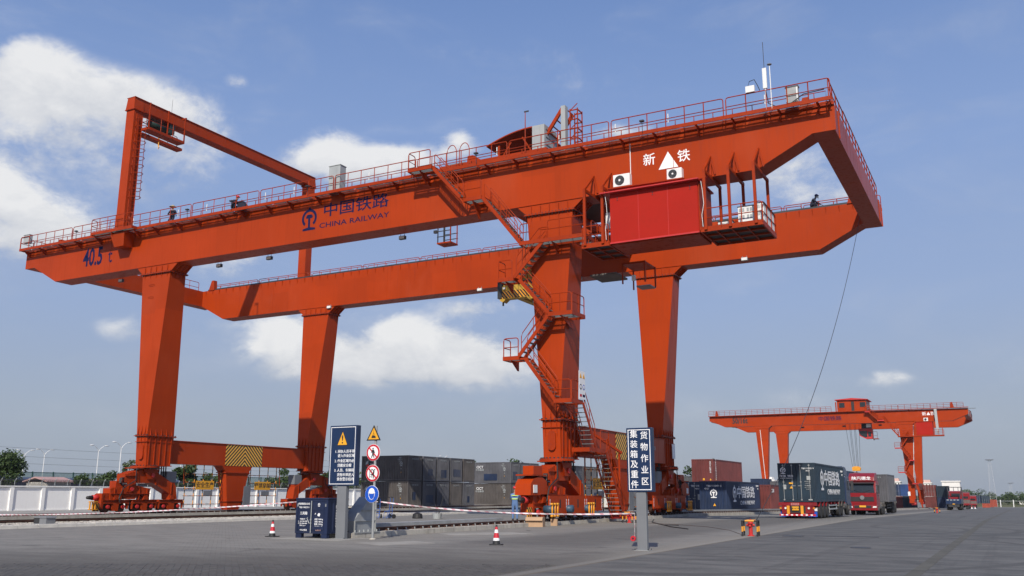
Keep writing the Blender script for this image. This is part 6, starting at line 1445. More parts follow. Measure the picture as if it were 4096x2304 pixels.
# ================================================================== FAR GANTRY CRANE
FC = thing('gantry_crane', 'smaller looking distant orange gantry crane marked 50/16t with a cabin on top', 'gantry crane', (-32.5, 205, gz(-18, 205)))
fo = FC.location
def FP(name, mb, m_=None, parent=None): return P(parent or FC, name, mb, m_ or O, True)
gy0, gy1, hy0, hy1 = 205, 206.4, 225, 226.4
for y0, y1 in ((gy0, gy1), (hy0, hy1)):
    FP('girder', MB().prism([(-58.8, 18.75), (-58.8, 17.6), (-57.5, 17.2), (-55.4, 16.25), (-9.3, 16.1), (-6.6, 17.2), (-6.3, 17.4), (-6.3, 18.5)], 'y', y0, y1))
for x0, x1 in ((-58.8, -57.8), (-7.3, -6.3)): FP('end_beam', MB().box(x0, x1, gy1, hy0, 17.45, 18.45))
for xc in (-47.2, -18.05):
    for y0, far in ((gy0, 0), (hy0, 1)):
        lb = -.45
        L = FP('leg', MB().hexa([(xc-.5, y0-.3*(1-far)*0, lb+4), (xc+.6, y0, lb+4), (xc+.6, y0+1.4, lb+4), (xc-.5, y0+1.4, lb+4), (xc-1.4, y0, 15.6), (xc+1.4, y0, 15.6), (xc+1.4, y0+1.4, 15.6), (xc-1.4, y0+1.4, 15.6)]))
        FP('leg_head', MB().hexa([(xc-1.4, y0, 15.64), (xc+1.4, y0, 15.64), (xc+1.4, y0+1.4, 15.64), (xc-1.4, y0+1.4, 15.64), (xc-1.9, y0, 16.2), (xc+2.0, y0, 16.2), (xc+2.0, y0+1.4, 16.2), (xc-1.9, y0+1.4, 16.2)]), O, L)
        FP('leg_foot', MB().box(xc-.55, xc+.65, y0-.05, y0+1.45, lb+1.2, lb+3.96), O, L); FP('flange', MB().box(xc-.7, xc+.8, y0-.2, y0+1.6, lb+3.9, lb+4.0), O2, L)
        sg = 1 if far else -1; yb = y0+.7
        FP('balance_beam', MB().prism([(yb-2.4, lb+.7), (yb-1.6, lb+1.2), (yb+1.6, lb+1.2), (yb+2.8, lb+.7), (yb+2.8, lb+.4), (yb-2.4, lb+.4)], 'x', xc-.4, xc+.5), O2, L)
        for k in (-1.8, -.6, .8, 2.0): FP('wheel', MB().cyl((xc-.1, yb+k, lb+.28), (xc+.55, yb+k, lb+.28), .28, 12), M['redpart'], L)
    FP('sill_beam', MB().box(xc-.5, xc+.6, gy1+.05, hy0-.05, 2.6, 4.0))
    FP('white_pipe', MB().tube([(xc+1.45 if xc > -30 else xc-.4, gy0-.06, 15.4), (xc+.62 if xc > -30 else xc+.2, gy0-.06, 4.2)], .06, 5), M['white'])
def frail(x0, x1, y, z, step=1.1): 
    X = x0
    while X < x1-1: railing(FC, (X, y, z), (min(X+6, x1), y, z), 1.05, step=step, rails=(.35, .7), r=.035); X += 6.08
frail(-58.8, -32.3, gy0-.5, 18.75); frail(-25.2, -6.6, gy0-.5, 18.6); frail(-58.8, -6.6, hy1+.5, 18.65, 1.5)
FP('walkway', MB().box(-58.9, -6.2, gy0-.55, gy0, 18.60, 18.72), O2)
for k in range(22): FP('bracket', MB().prism([(gy0-.55, 18.6), (gy0, 18.6), (gy0, 18.2)], 'x', -58+k*2.4-.03, -58+k*2.4+.03), O2)
for X in (-57.4, -9.2): FP('end_stop', MB().prism([(X-.4, 18.7), (X+.4, 18.7), (X+.1, 19.9), (X-.2, 19.9)], 'y', gy1-.3, gy1), O2)
text(FC, '50/16t', 1.65, (-51.95, gy0-.01, 17.45), FRONT, 'black', sx=.78, world=True, bold=.035)
q = MB(); q.box(-40.5, -32.5, gy0-.012, gy0-.002, 16.6, 18.3); 
text(FC, '中国铁路', 1.0, (-32.8, gy0-.01, 17.3), FRONT, 'letter', sx=1.2, world=True); text(FC, '新▲铁', .8, (-13.6, gy0-.01, 17.6), FRONT, 'signwhite', world=True)
# machinery house
hs = FP('machinery_house', MB().box(-31.6, -25.7, 208.0, 214, 18.7, 21.4), O); 
FP('roof', MB().prism([(-32.0, 21.4), (-25.3, 21.3), (-25.3, 21.42), (-28.5, 21.75), (-32.0, 21.52)], 'y', 207.6, 214.4), M['redpart'], hs)
for x in (-30.6, -26.4):
    w_ = FP('window', MB().box(x-.55, x+.55, 207.95, 207.99, 19.8, 20.8), M['glass'], hs); FP('frame', MB().box(x-.62, x+.62, 207.9, 207.95, 19.7, 19.8), M['dark'], w_) if False else None
FP('door', MB().box(-28.7, -28.1, 207.95, 207.99, 18.8, 21.0), M['black'], hs); FP('ladder', MB().box(-31.9, -31.7, 207.5, 207.8, 18.7, 21.0), O2, hs)
for k in range(5): FP('louvre', MB().box(-25.69, -25.66, 209, 213, 19.2+.35*k, 19.3+.35*k), M['palegrey'], hs)
q = MB(); q.box(-32.2, -25.2, 207.2, 214.6, 18.55, 18.7); FP('trolley_deck', q, O2)
# operator cabin
oc = FP('operator_cabin', MB().prism([(-27.6, 15.2), (-24.9, 15.2), (-24.9, 13.1), (-26.2, 13.05), (-27.4, 13.7)], 'y', 207.5, 209.6), M['redpart'])
FP('window', MB().prism([(-27.45, 14.7), (-25.9, 14.7), (-25.9, 13.4), (-26.3, 13.35), (-27.25, 13.85)], 'y', 207.46, 207.49), M['glass'], oc); FP('window', MB().box(-25.7, -25.1, 207.46, 207.49, 13.5, 14.5), M['glass'], oc)
railing(oc, (-24.85, 207.5, 13.1), (-23.9, 207.5, 13.1), 1.4, r=.03); FP('cabin_stage', MB().box(-24.9, -23.8, 207.4, 209.6, 13.0, 13.1), O2, oc); FP('hanger', MB().box(-27.0, -25.0, 208, 209, 15.2, 18.6), M['dark'], oc)
FP('air_conditioner', MB().box(-25.9, -25.0, 206.9, 207.3, 15.4, 16.1), M['white'], oc); FP('cabin_lamp', MB().cbox((-24.6, 207.3, 12.85), .2, .2, .3), M['dark'], oc)
# red electrical room + platform
er2 = FP('electrical_room', MB().box(-16.0, -12.95, gy0-1.3, gy0+1.2, 13.35, 15.95), M['red']); FP('roof', MB().box(-16.2, -12.8, gy0-1.4, gy0+1.3, 15.95, 16.05), O2, er2)
FP('platform', MB().box(-19.6, -11.0, gy0-1.4, gy0+.0, 13.05, 13.3), O2); frail(-19.5, -16.1, gy0-1.35, 13.3); frail(-12.9, -11.0, gy0-1.35, 13.3)
FP('air_conditioner', MB().box(-14.5, -13.7, gy0-1.2, gy0-.85, 16.1, 16.75), M['white']); FP('fan_grille', MB().cyl((-14.15, gy0-1.24, 16.42), (-14.15, gy0-1.2, 16.42), .24, 12), M['dark'])
FP('cable_duct', MB().bar((-12.25, gy0-.35, 18.6), (-12.1, gy0-.7, 13.6), .5, .3, (0, 1, 0)), M['palegrey'])
for x in (-16.2, -12.7, -11.2): FP('hanger_post', MB().bar((x, gy0-1.35, 13.3), (x, gy0-1.35, 16.3), .12, .12, (0, 1, 0)), O2)
def fstair(p, q_, y0=gy0-1.0, y1=gy0-.25):
    f = MB()
    for t_ in (y0, y1): f.bar((p[0], t_, p[1]), (q_[0], t_, q_[1]), .06, .22)
    n = max(3, int(abs(p[1]-q_[1])/.25))
    for i in range(1, n): a = i/n; f.box(p[0]+(q_[0]-p[0])*a-.13, p[0]+(q_[0]-p[0])*a+.13, y0, y1, p[1]+(q_[1]-p[1])*a-.02, p[1]+(q_[1]-p[1])*a+.02)
    F_ = FP('stair_flight', f, O2); r_ = MB()
    for t_ in (y0, y1):
        r_.tube([(p[0], t_, p[1]), (p[0], t_, p[1]+1), (q_[0], t_, q_[1]+1), (q_[0], t_, q_[1])], .035, 4); r_.tube([(p[0], t_, p[1]+.5), (q_[0], t_, q_[1]+.5)], .03, 4)
        for i in range(1, 4): a = i/4; r_.tube([(p[0]+(q_[0]-p[0])*a, t_, p[1]+(q_[1]-p[1])*a), (p[0]+(q_[0]-p[0])*a, t_, p[1]+(q_[1]-p[1])*a+1)], .03, 4)
    FP('stair_rail', r_, O2, F_)
def fland(x0, x1, z): FP('landing', MB().box(x0, x1, gy0-1.05, gy0, z-.2, z), M['redpart']); railing(FC, (x0, gy0-1.05, z), (x1, gy0-1.05, z), 1.05, step=.9, rails=(.35, .7), r=.035)
fland(-25.6, -24.6, 18.5); fstair((-24.9, 18.4), (-23.2, 16.65)); fland(-23.3, -22.0, 16.6); fstair((-22.0, 16.5), (-19.5, 13.3))
fstair((-17.6, 13.2), (-19.2, 11.0)); fland(-20.4, -19.2, 10.95); fstair((-19.3, 10.9), (-17.6, 8.5)); fland(-17.9, -16.9, 8.45); fstair((-17.7, 8.4), (-18.9, 6.2)); fland(-20.1, -18.9, 6.1); fstair((-18.9, 6.0), (-17.4, 3.9)); fland(-17.7, -16.5, 3.85)
fstair((-17.0, 3.8), (-16.4, 1.2), gy0-.9, gy0-.3); fstair((-16.6, 1.3), (-16.2, -.9), gy0-.9, gy0-.3)
FP('warning_board', MB().box(-18.75, -18.3, gy0-.09, gy0-.06, 1.4, 2.2), M['white'])
FP('boom_aerial', MB().tube([(-6.4, 206, 18.5), (-4.9, 206, 18.5)], .06, 5), M['grey']); FP('cable_loop', MB().tube([(-6.3, 206, 18.2), (-5.9, 206, 17.9), (-5.75, 206, 16.9), (-5.9, 206, 16.6)], .07, 5), M['black'])
for x in (-38.8, -23.1, -30.3): FP('flood_light', MB().box(x-.3, x+.3, gy1+.1, gy1+.4, 15.6, 15.9), M['dark'])
FP('end_plate', MB().box(-6.29, -6.26, gy0, gy1, 16.9, 18.4), M['palegrey'])
FP('support_sign', MB().box(-47.05, -46.45, gy0-.2, gy0-.18, 3.0, 4.1), M['white'])
hk = thing('hook_block', 'yellow hook block hanging on ropes from the distant crane', 'hook block', (-28.9, 210, 6.2))
P(hk, 'block', MB().prism([(-.8, .3), (.8, .3), (.7, .9), (.35, 1.25), (-.35, 1.25), (-.7, .9)], 'y', -.4, .4), M['signyellow'])
for x in (-.45, .45): P(hk, 'sheave', MB().cyl((x, -.45, .8), (x, .45, .8), .42, 14), M['yellow'])
P(hk, 'hook', MB().tube([(0, 0, .3), (0, 0, -.1), (.2, 0, -.35), (0, 0, -.6), (-.25, 0, -.4)], .09, 6), M['dark'])
for k in range(6): P(hk, 'rope', MB().tube([((-.75+.3*k)*1.0, -.2+.4*(k % 2), 1.2), (-1.6+.55*k, -1.2+2.4*(k % 2), 12.3)], .03, 4), M['dark'])
for k, dx in enumerate((-3.6, 1.6)): pass

# ================================================================== SIGNS AND SMALL THINGS IN FRONT
def sign_board(x, y, w, z0, z1, d, post_w, label, name='information_sign'):
    t_ = thing(name, label, 'sign', (x, y, 0))
    b_ = P(t_, 'board', MB().box(-w/2, w/2, 0, d, z0, z1), M['navy']); bevel(b_, .015)
    e = .05; q = MB()
    for a in ((-w/2+e, w/2-e, z0+e, z0+e+.022), (-w/2+e, w/2-e, z1-e-.022, z1-e), (-w/2+e, -w/2+e+.022, z0+e+.022, z1-e-.022), (w/2-e-.022, w/2-e, z0+e+.022, z1-e-.022)): q.box(a[0], a[1], -.004, 0.0, a[2], a[3])
    P(t_, 'border_line', q, M['signwhite'])
    p_ = P(t_, 'post', MB().box(-post_w/2, post_w/2, .03, d-.03, -.05, z0-.002), M['grey']); bevel(p_, .012)
    P(t_, 'base_plate', MB().box(-post_w/2-.07, post_w/2+.07, -.06, d+.06, 0, .014), M['steel'])
    for sx in (-1, 1):
        for yy in (-.035, d+.035): P(t_, 'anchor_bolt', MB().cyl((sx*(post_w/2+.045), yy, .01), (sx*(post_w/2+.045), yy, .05), .014, 6), M['dark'])
    return t_
s1 = sign_board(-21.04, 26.6, 1.20, 1.83, 3.95, .24, .40, 'big blue warning sign with yellow triangle and three white lines of rules')
ob('pictogram', flat_mesh([[(-.24, -.22), (.24, -.22), (0, .30)]], .004).mesh('pictogram'), M['black'], s1, (-.02, -.003, 3.46), FRONT)
ob('pictogram', flat_mesh([[(-.21, -.2), (.21, -.2), (0, .26)]], .008).mesh('pictogram'), M['signyellow'], s1, (-.02, -.003, 3.46), FRONT)
text(s1, '!', .42, (-.02, -.015, 3.44), FRONT, 'black')
for x, z, s in ((-.30, 3.02, '1. 闲杂人员不得'), (-.22, 2.87, '   进入作业区域'), (-.30, 2.69, '2. 作业区域内必'), (-.22, 2.53, '   须戴安全帽'), (-.30, 2.36, '3. 人员、车辆和'), (-.22, 2.20, '   货物不得进入'), (-.22, 2.05, '   黄色警示线内')):
    text(s1, s.strip(), .125, (-.34 if s[0] != ' ' else -.21, -.004, z), FRONT, 'signwhite', 'LEFT')
s2 = sign_board(-9.42, 25.5, .78, 1.62, 3.44, .2, .30, 'tall blue sign with two columns of white characters on a grey post')
for i, c in enumerate('货物作业区'): text(s2, c, .235, (.155, -.004, 3.20-i*.325), FRONT, 'signwhite')
for i, c in enumerate('集装箱及重件'): text(s2, c, .235, (-.16, -.004, 3.24-i*.285), FRONT, 'signwhite')
# pole of round signs
ps = thing('sign_pole', 'grey pole carrying a yellow triangle, two red-ringed round signs and a blue helmet sign', 'sign', (-19.92, 26.9, 0))
P(ps, 'post', MB().tube([(.06, .06, -.05), (.06, .06, 3.92)], .045, 12), M['steel']); P(ps, 'post_base', MB().lathe([(.12, 0), (.12, .02), (.06, .05)], (.06, .06, 0), 14), M['concrete'])
def disc(z, r, rim, face, inner=None):
    d = P(ps, 'sign_disc', MB().tube([(0, .0, z), (0, .012, z)], r, 36), M[rim]); P(d, 'rim', MB().tube([(0, .012, z), (0, .02, z)], r+.012, 36), M['signwhite'])
    if inner: P(d, 'face', MB().tube([(0, -.004, z), (0, 0, z)], inner, 36), M[face])
    P(ps, 'clamp', MB().box(-.02, .12, .012, .11, z-.02, z+.02), M['steel']); return d
tri = P(ps, 'sign_triangle', MB().prism([(-.31, 3.40), (.31, 3.40), (.0, 3.95)], 'y', 0, .012), M['black']); P(tri, 'face', MB().prism([(-.235, 3.445), (.235, 3.445), (0, 3.86)], 'y', -.004, 0), M['signyellow'])
q = MB(); q.bar((0, -.006, 3.6), (0, -.006, 3.78), .012, .004); q.bar((-.05, -.006, 3.58), (0, -.006, 3.68), .01, .004); q.bar((.05, -.006, 3.58), (0, -.006, 3.68), .01, .004); q.prism([(-.09, 3.49), (.1, 3.49), (.08, 3.56), (-.02, 3.59), (-.08, 3.56)], 'y', -.008, -.004); P(tri, 'pictogram', q, M['black'])
d1_ = disc(2.98, .285, 'signred', 'signwhite', .22)
q = MB(); q.ball((0, -.008, 3.12), .03, .006, .03, 10); q.prism([(-.035, 3.08), (.035, 3.08), (.05, 2.96), (.03, 2.95), (.02, 2.9), (-.02, 2.9), (-.04, 2.97)], 'y', -.01, -.005); q.bar((-.01, -.008, 2.92), (-.06, -.008, 2.80), .035, .006, (0, 1, 0)); q.bar((.01, -.008, 2.92), (.055, -.008, 2.80), .035, .006, (0, 1, 0)); q.bar((-.03, -.008, 3.07), (-.085, -.008, 2.97), .022, .006, (0, 1, 0)); q.bar((.03, -.008, 3.07), (.075, -.008, 2.96), .022, .006, (0, 1, 0)); P(d1_, 'pictogram', q, M['black'])
P(d1_, 'bar', MB().bar((-.165, -.006, 3.145), (.165, -.006, 2.815), .05, .003, (0, 1, 0)), M['signred'])
d2_ = disc(2.26, .285, 'signred', 'signwhite', .22)
q = MB(); q.ball((.1, -.008, 2.38), .028, .006, .028, 10); q.bar((.07, -.008, 2.33), (0, -.008, 2.40), .03, .006, (0, 1, 0)); q.bar((.07, -.008, 2.34), (.04, -.008, 2.20), .06, .006, (0, 1, 0)); q.bar((.03, -.008, 2.2), (-.04, -.008, 2.22), .035, .006, (0, 1, 0)); q.bar((.04, -.008, 2.2), (.05, -.008, 2.08), .04, .006, (0, 1, 0))
for x in (-.11, -.03): q.bar((x, -.008, 2.1), (x, -.008, 2.42), .015, .006, (0, 1, 0))
for k in range(4): q.bar((-.11, -.008, 2.14+.08*k), (-.03, -.008, 2.14+.08*k), .012, .006, (0, 1, 0))
P(d2_, 'pictogram', q, M['black']); P(d2_, 'bar', MB().bar((-.165, -.006, 2.425), (.165, -.006, 2.095), .05, .003, (0, 1, 0)), M['signred'])
d3_ = disc(1.54, .285, 'signblue', None)
q = MB(); q.prism([(-.16, 1.58)]+[(.13*math.cos(R(a)), 1.6+.15*math.sin(R(a))) for a in range(180, -1, -20)]+[(.16, 1.58), (.05, 1.555), (-.05, 1.555)], 'y', -.006, -.001); P(d3_, 'helmet_pictogram', q, M['signwhite'])
q = MB(); q.tube([(-.13, -.004, 1.57), (-.12, -.004, 1.47), (-.06, -.004, 1.37), (0, -.004, 1.35), (.06, -.004, 1.37), (.12, -.004, 1.47), (.13, -.004, 1.57)], .009, 5); P(d3_, 'face_outline', q, M['signwhite'])
P(ps, 'strap', MB().box(.0, .25, .04, .05, 1.27, 1.29), M['tape'])
# tool box: small container
tb = thing('tool_container', 'small dark blue tool container with two doors beside the warning sign', 'container', (-22.2, 26.45, 0))
TBm = CM['tool']; w_, d_, z0, z1 = 1.45, 1.15, .17, 1.40
P(tb, 'body', MB().box(-w_/2+.03, w_/2-.03, .06, d_-.03, z0+.03, z1-.03), TBm)
for x in (-1, 1):
    for y in (0, d_-.09): q = P(tb, 'corner_post', MB().box(x*w_/2, x*(w_/2-.09), y, y+.09, z0, z1-.05), TBm)
    q = MB(); q.box(x*w_/2, x*(w_/2-.05), .09, d_-.09, z0, z0+.09); q.box(x*w_/2, x*(w_/2-.05), .09, d_-.09, z1-.12, z1-.05); P(tb, 'side_rail', q, TBm)
    b = MB(); corr(b, .1, d_-.1, z0+.09, z1-.12, x*(w_/2-.012), .03, .27, 'x', x); P(tb, 'side_panel', b, TBm)
q = MB(); q.box(-w_/2+.09, w_/2-.09, 0, .06, z0, z0+.08); q.box(-w_/2+.09, w_/2-.09, 0, .06, z1-.11, z1-.05); P(tb, 'front_rail', q, TBm)
rf = P(tb, 'roof', MB().box(-w_/2-.02, w_/2+.02, -.02, d_+.02, z1-.05, z1), TBm); bevel(rf, .02)
for x in (-w_/2+.02, w_/2-.27):
    for y in (.02, d_-.2): P(tb, 'foot', MB().box(x, x+.25, y, y+.16, 0, z0), TBm)
for s in (-1, 1):
    d = P(tb, 'door', MB().box(s*.01, s*(w_/2-.1), .012, .05, z0+.09, z1-.12), TBm)
    q = MB()
    for za, zb_ in ((.30, .42), (.98, 1.06)): q.box(s*.07, s*(w_/2-.16), -.002, .012, za, zb_)
    for xx in (.07, w_/2-.2): q.box(s*xx, s*(xx+.03), -.002, .012, .42, .98)
    P(d, 'door_rib', q, TBm); P(d, 'hinge', MB().box(s*(w_/2-.11), s*(w_/2-.07), -.012, .012, z1-.3, z1-.2), M['steel'])
P(tb, 'locking_bar', MB().tube([(0, -.02, z0+.02), (0, -.02, z1-.1)], .016, 6), M['palegrey']); P(tb, 'handle', MB().tube([(-.16, -.01, .72), (-.16, -.05, .70), (-.05, -.05, .52)], .014, 5), M['palegrey'])
q = MB()
for z in (.5, .62): q.box(-.03, .03, -.04, -.015, z, z+.05)
P(tb, 'padlock', q, M['steel'])
text(tb, '中国铁路总公司', .078, (-.36, -.004, 1.19), FRONT, 'signwhite'); text(tb, 'TBJU 10022211', .075, (-.34, -.004, 1.07), FRONT, 'signwhite'); text(tb, '工具箱', .115, (-.37, .008, .86), FRONT, 'signwhite')
for k, s in enumerate(('外部尺寸', '1450x1150x1400', '内部 1350x1050', '容积 1.6 m³')): text(tb, s, .06, (-.40, .008, .66-.075*k), FRONT, 'signwhite')
text(tb, 'TPGC物流', .07, (-.34, -.004, .28), FRONT, 'signwhite'); emblem(tb, .1, (.33, -.004, 1.17), FRONT); text(tb, 'P', .09, (.17, .008, .84), FRONT, 'signwhite'); P(tb, 'sticker', MB().prism([(.27, .78), (.36, .76), (.39, .84), (.34, .88), (.28, .85)], 'y', .004, .012), M['signwhite'])
for k, s in enumerate(('总重 1500 kg', '自重  400 kg', '载重 1100 kg', '2018年 1 月')): text(tb, s, .07, (.33, .008, .66-.085*k), FRONT, 'signwhite')
text(tb, '2018年1月', .055, (.33, -.004, .28), FRONT, 'pinkroof')
emblem(tb, .1, (w_/2+.001, .5, 1.1), SIDE); 
for i, c in enumerate('中国铁路总公司'): text(tb, c, .075, (w_/2+.001, .5, .95-.09*i), SIDE, 'signwhite')
# rail end stop (grey steel wedge)
def end_stop(x, y, z, label, s=1.0):
    t_ = thing('rail_end_stop', label, 'end stop', (x, y, z))
    P(t_, 'wedge', MB().prism([(0, .0), (1.3*s, .0), (1.3*s, 1.12*s), (1.12*s, 1.26*s), (.98*s, 1.26*s), (.0, .42*s)], 'x', -.27, .27), M['steel'])
    q = MB()
    for y_, zt in ((.02, .40), (1.26*s, 1.1)): q.box(.27, .33, y_-.02, y_+.02, 0, zt)
    q.box(.27, .32, .02, 1.26*s, .40, .43); q.box(.27, .32, .42*s, 1.26*s, .78, .81); P(t_, 'rib', q, M['steel'])
    P(t_, 'base_plate', MB().box(-.42, .42, -.12, 1.4*s, -.02, .02), M['steel'])
    for i in range(6):
        for sx in (-.36, .36): P(t_, 'anchor_bolt', MB().cyl((sx, -.02+.26*i*s, .02), (sx, -.02+.26*i*s, .1), .025, 6), M['palegrey'])
    P(t_, 'buffer_pad', MB().tube([(0, 1.3*s, 1.0), (0, 1.42*s, 1.0)], .13, 12), M['black'])
end_stop(-21.35, 27.45, ZR, 'grey steel wedge end stop on the right rail behind the pole of signs')
end_stop(-43.3, 27.3, .1, 'grey steel end stop cut by the left edge of the picture', .8)
# cones
def cone(x, y, label, s=1.0, rz=0):
    t_ = thing('traffic_cone', label, 'traffic cone', (x, y, 0), rz, 'traffic cones on the paving')
    P(t_, 'base', MB().prism([(-.2*s, -.17*s), (-.17*s, -.2*s), (.17*s, -.2*s), (.2*s, -.17*s), (.2*s, .17*s), (.17*s, .2*s), (-.17*s, .2*s), (-.2*s, .17*s)], 'z', 0, .03*s), M['black'])
    for z0, z1, m_ in ((.03, .13, 'black'), (.13, .21, 'signwhite'), (.21, .36, 'signred'), (.36, .46, 'signwhite'), (.46, .54, 'signred'), (.54, .60, 'black')):
        r = lambda z: (.125-.165*z)*s
        P(t_, 'band', MB().lathe([(r(z0), z0*s), (r(z1), z1*s)], (0, 0, 0), 20), M[m_], smooth=False)
cone(-24.25, 26.75, 'striped traffic cone standing left of the blue tool container'); cone(-14.4, 26.0, 'striped traffic cone alone in the middle of the paving', 1.02, .4)
for i, (x, y) in enumerate(((-11.6, 262), (-9.4, 258), (-8.7, 259))): 
    t_ = thing('traffic_cone', ['tiny cone before the far red trucks, left', 'tiny cone before the far red trucks, middle', 'tiny cone before the far red trucks, right'][i], 'traffic cone', (x, y, gz(x, y)), 0, 'traffic cones on the paving'); P(t_, 'body', MB().lathe([(.3, 0), (.3, .05), (.16, .05), (.12, .35)], (0, 0, 0), 12), M['signwhite']); P(t_, 'top', MB().lathe([(.12, .35), (.03, .75)], (0, 0, 0), 12), M['signred'])
# hydrants with guard hoops
def hydrant(x, y, label, glabel, rz=0):
    z = gz(x, y); t_ = thing('fire_hydrant', label, 'hydrant', (x, y, z), rz)
    P(t_, 'barrel', MB().lathe([(.13, 0), (.13, .04), (.075, .05), (.075, .42), (.1, .44), (.1, .5), (.06, .56), (.02, .6)], (0, 0, 0), 16), M['redpart'])
    for a in (20, 160, 270): P(t_, 'nozzle', MB().tube([(0, 0, .4), (.15*math.cos(R(a)), .15*math.sin(R(a)), .4)], .05, 10), M['redpart'])
    P(t_, 'spindle', MB().cyl((0, 0, .6), (0, 0, .64), .02, 6), M['redpart'])
    g_ = thing('guard_frame', glabel, 'guard rail', (x, y, z), rz)
    for yy in (-.28, .28):
        q = MB(); q.tube([(-.30, yy, .57), (-.17, yy, .57)], .032, 8); q.tube([(.17, yy, .57), (.30, yy, .57)], .032, 8); P(g_, 'top_rail', q, M['black']); P(g_, 'top_band', MB().tube([(-.17, yy, .57), (.17, yy, .57)], .032, 8), M['yellow'])
        for sx in (-.28, .28):
            for z0, z1, m_ in ((0, .17, 'black'), (.17, .36, 'yellow'), (.36, .57, 'black')): P(g_, 'post_band', MB().tube([(sx, yy, z0), (sx, yy, z1)], .032, 8), M[m_])
    q = MB()
    for sx in (-.28, .28): q.tube([(sx, -.28, .57), (sx, .28, .57)], .03, 8)
    P(g_, 'side_rail', q, M['black'])
hydrant(-9.05, 36.5, 'red fire hydrant inside the nearer black and yellow guard', 'black and yellow guard frame round the nearer hydrant', .12)
hydrant(-8.1, 121, 'small distant red hydrant inside its guard', 'distant guard frame round the small red hydrant')
hydrant(-19.1, 49.8, 'red hydrant half hidden behind the tall sign post', 'guard frame half hidden behind the tall sign post')
# hand carts
def hand_cart(x, y, rz, label):
    t_ = thing('hand_cart', label, 'hand cart', (x, y, 0), rz)
    q = MB()
    for s in (-.22, .22): q.tube([(s, 0, .08), (s, .04, .9), (s, .1, 1.25), (s, .0, 1.32)], .022, 6)
    for z in (.3, .6, .9): q.tube([(-.22, .02, z), (.22, .02, z)], .018, 5)
    P(t_, 'frame', q, M['bluepaint'])
    P(t_, 'toe_plate', MB().box(-.26, .26, -.38, .02, .08, .1), M['bluepaint'])
    q = MB(); 
    for s in (-.25, .25): q.tube([(s, -.38, 0), (s, -.3, .45), (s, .05, .5)], .02, 5)
    q.tube([(-.25, -.3, .45), (.25, -.3, .45)], .018, 5); P(t_, 'stand', q, M['bluepaint'])
    for s in (-.3, .3): P(t_, 'wheel', MB().cyl((s-.03, .1, .14), (s+.03, .1, .14), .14, 14), M['black'])
    for s in (-.22, .22): P(t_, 'grip', MB().tube([(s, .02, 1.31), (s, -.12, 1.36)], .028, 6), M['black'])
hand_cart(-36.6, 50.0, .4, 'blue steel hand cart standing left of its taller pair'); hand_cart(-35.7, 50.3, -.5, 'taller looking blue hand cart on the right of the pair')
# small stuff by the carts
cr = MB(); cr.lathe([(.32, .0), (.34, .05), (.30, .28), (.1, .38), (.02, .4)], (-34.2, 51.2, 0), 14); tag(ob('cable_reel', cr.mesh('cable_reel'), M['black']), 'low dark cable heap on the ground right of the blue carts', 'cable')
pb = thing('paint_bucket', 'pale bucket with dark tools standing in it between carts and worker', 'bucket', (-32.7, 51.2, 0))
P(pb, 'bucket', MB().lathe([(.26, 0), (.32, .34)], (0, 0, 0), 16), M['palegrey'])
for k, (dx, h) in enumerate(((-.1, .9), (.05, .7), (.2, 1.5))): P(pb, 'tool_handle', MB().tube([(dx*.5, 0, .1), (dx*2, .1, h)], .025, 5), M['dark'])
# cardboard box
cx_ = thing('cardboard_box', 'brown cardboard box leaning against the plinth under the right bogie', 'box', (-20.75, 41.4, 0), .25); bo = P(cx_, 'body', MB().box(-.42, .42, -.3, .3, 0, .46), M['cardboard']); P(cx_, 'flap', MB().hexa([(-.42, -.31, .44), (.42, -.31, .44), (.42, -.29, .46), (-.42, -.29, .46), (-.42, -.42, .3), (.42, -.42, .3), (.42, -.4, .3), (-.42, -.4, .3)]), M['cardboard'])
b2_ = MB().box(-20.7, -20.35, 43.0, 43.1, 0, .34); tag(ob('board_scrap', b2_.mesh('board_scrap'), M['cardboard']), 'thin brown board scrap leaning right of the cardboard box', 'board')
# box by the left rail
eb = thing('point_machine', 'weathered grey box by the left siding behind the kerb', 'track box', (-41.6, 29.9, .08)); P(eb, 'body', MB().box(-.45, .45, -.25, .25, 0, .3), M['grey']); P(eb, 'lid', MB().prism([(-.5, .3), (.5, .3), (.44, .38), (-.44, .38)], 'y', -.28, .28), M['grey']); P(eb, 'hatch', MB().box(-.45, -.05, -.262, -.25, .05, .3), M['dark'])
ye = thing('rail_brake_shoe', 'small orange device on the ballast at the far left', 'brake shoe', (-43.9, 28.2, .08)); P(ye, 'body', MB().prism([(-.2, 0), (.2, 0), (.2, .1), (-.1, .28), (-.2, .28)], 'y', -.15, .15), M['yellow']); P(ye, 'handle', MB().tube([(.2, 0, .08), (.3, 0, .22), (.3, 0, .3)], .02, 5), M['yellow']); P(ye, 'pin', MB().cyl((-.1, -.2, .2), (-.1, .2, .2), .03, 8), M['dark'])
# barrier tape
def tape(pts, label, w=.04):
    b = MB(); n = 26
    for (p, q, sag) in pts:
        p = Vector(p); q = Vector(q)
        for i in range(n):
            f_ = lambda a: p.lerp(q, a)-Vector((0, 0, 4*sag*a*(1-a)))
            a, c = f_(i/n), f_((i+1)/n); tw = .3*math.sin(i*.9); tw2 = .3*math.sin((i+1)*.9)
            b.add([(a.x, a.y-tw*w, a.z-w/2), (c.x, c.y-tw2*w, c.z-w/2), (c.x, c.y+tw2*w, c.z+w/2), (a.x, a.y+tw*w, a.z+w/2)], [(0, 1, 2, 3)])
    tag(ob('barrier_tape', b.mesh('barrier_tape'), M['tape']), label, 'barrier tape')
tape([((-43.2, 27.6, .55), (-22.95, 26.5, 1.26), .14)], 'red and white barrier tape from the left edge up to the tool container')
tape([((-19.55, 26.95, 1.28), (-9.6, 25.5, 1.02), .16)], 'red and white barrier tape stretched from the sign pole to the tall sign')
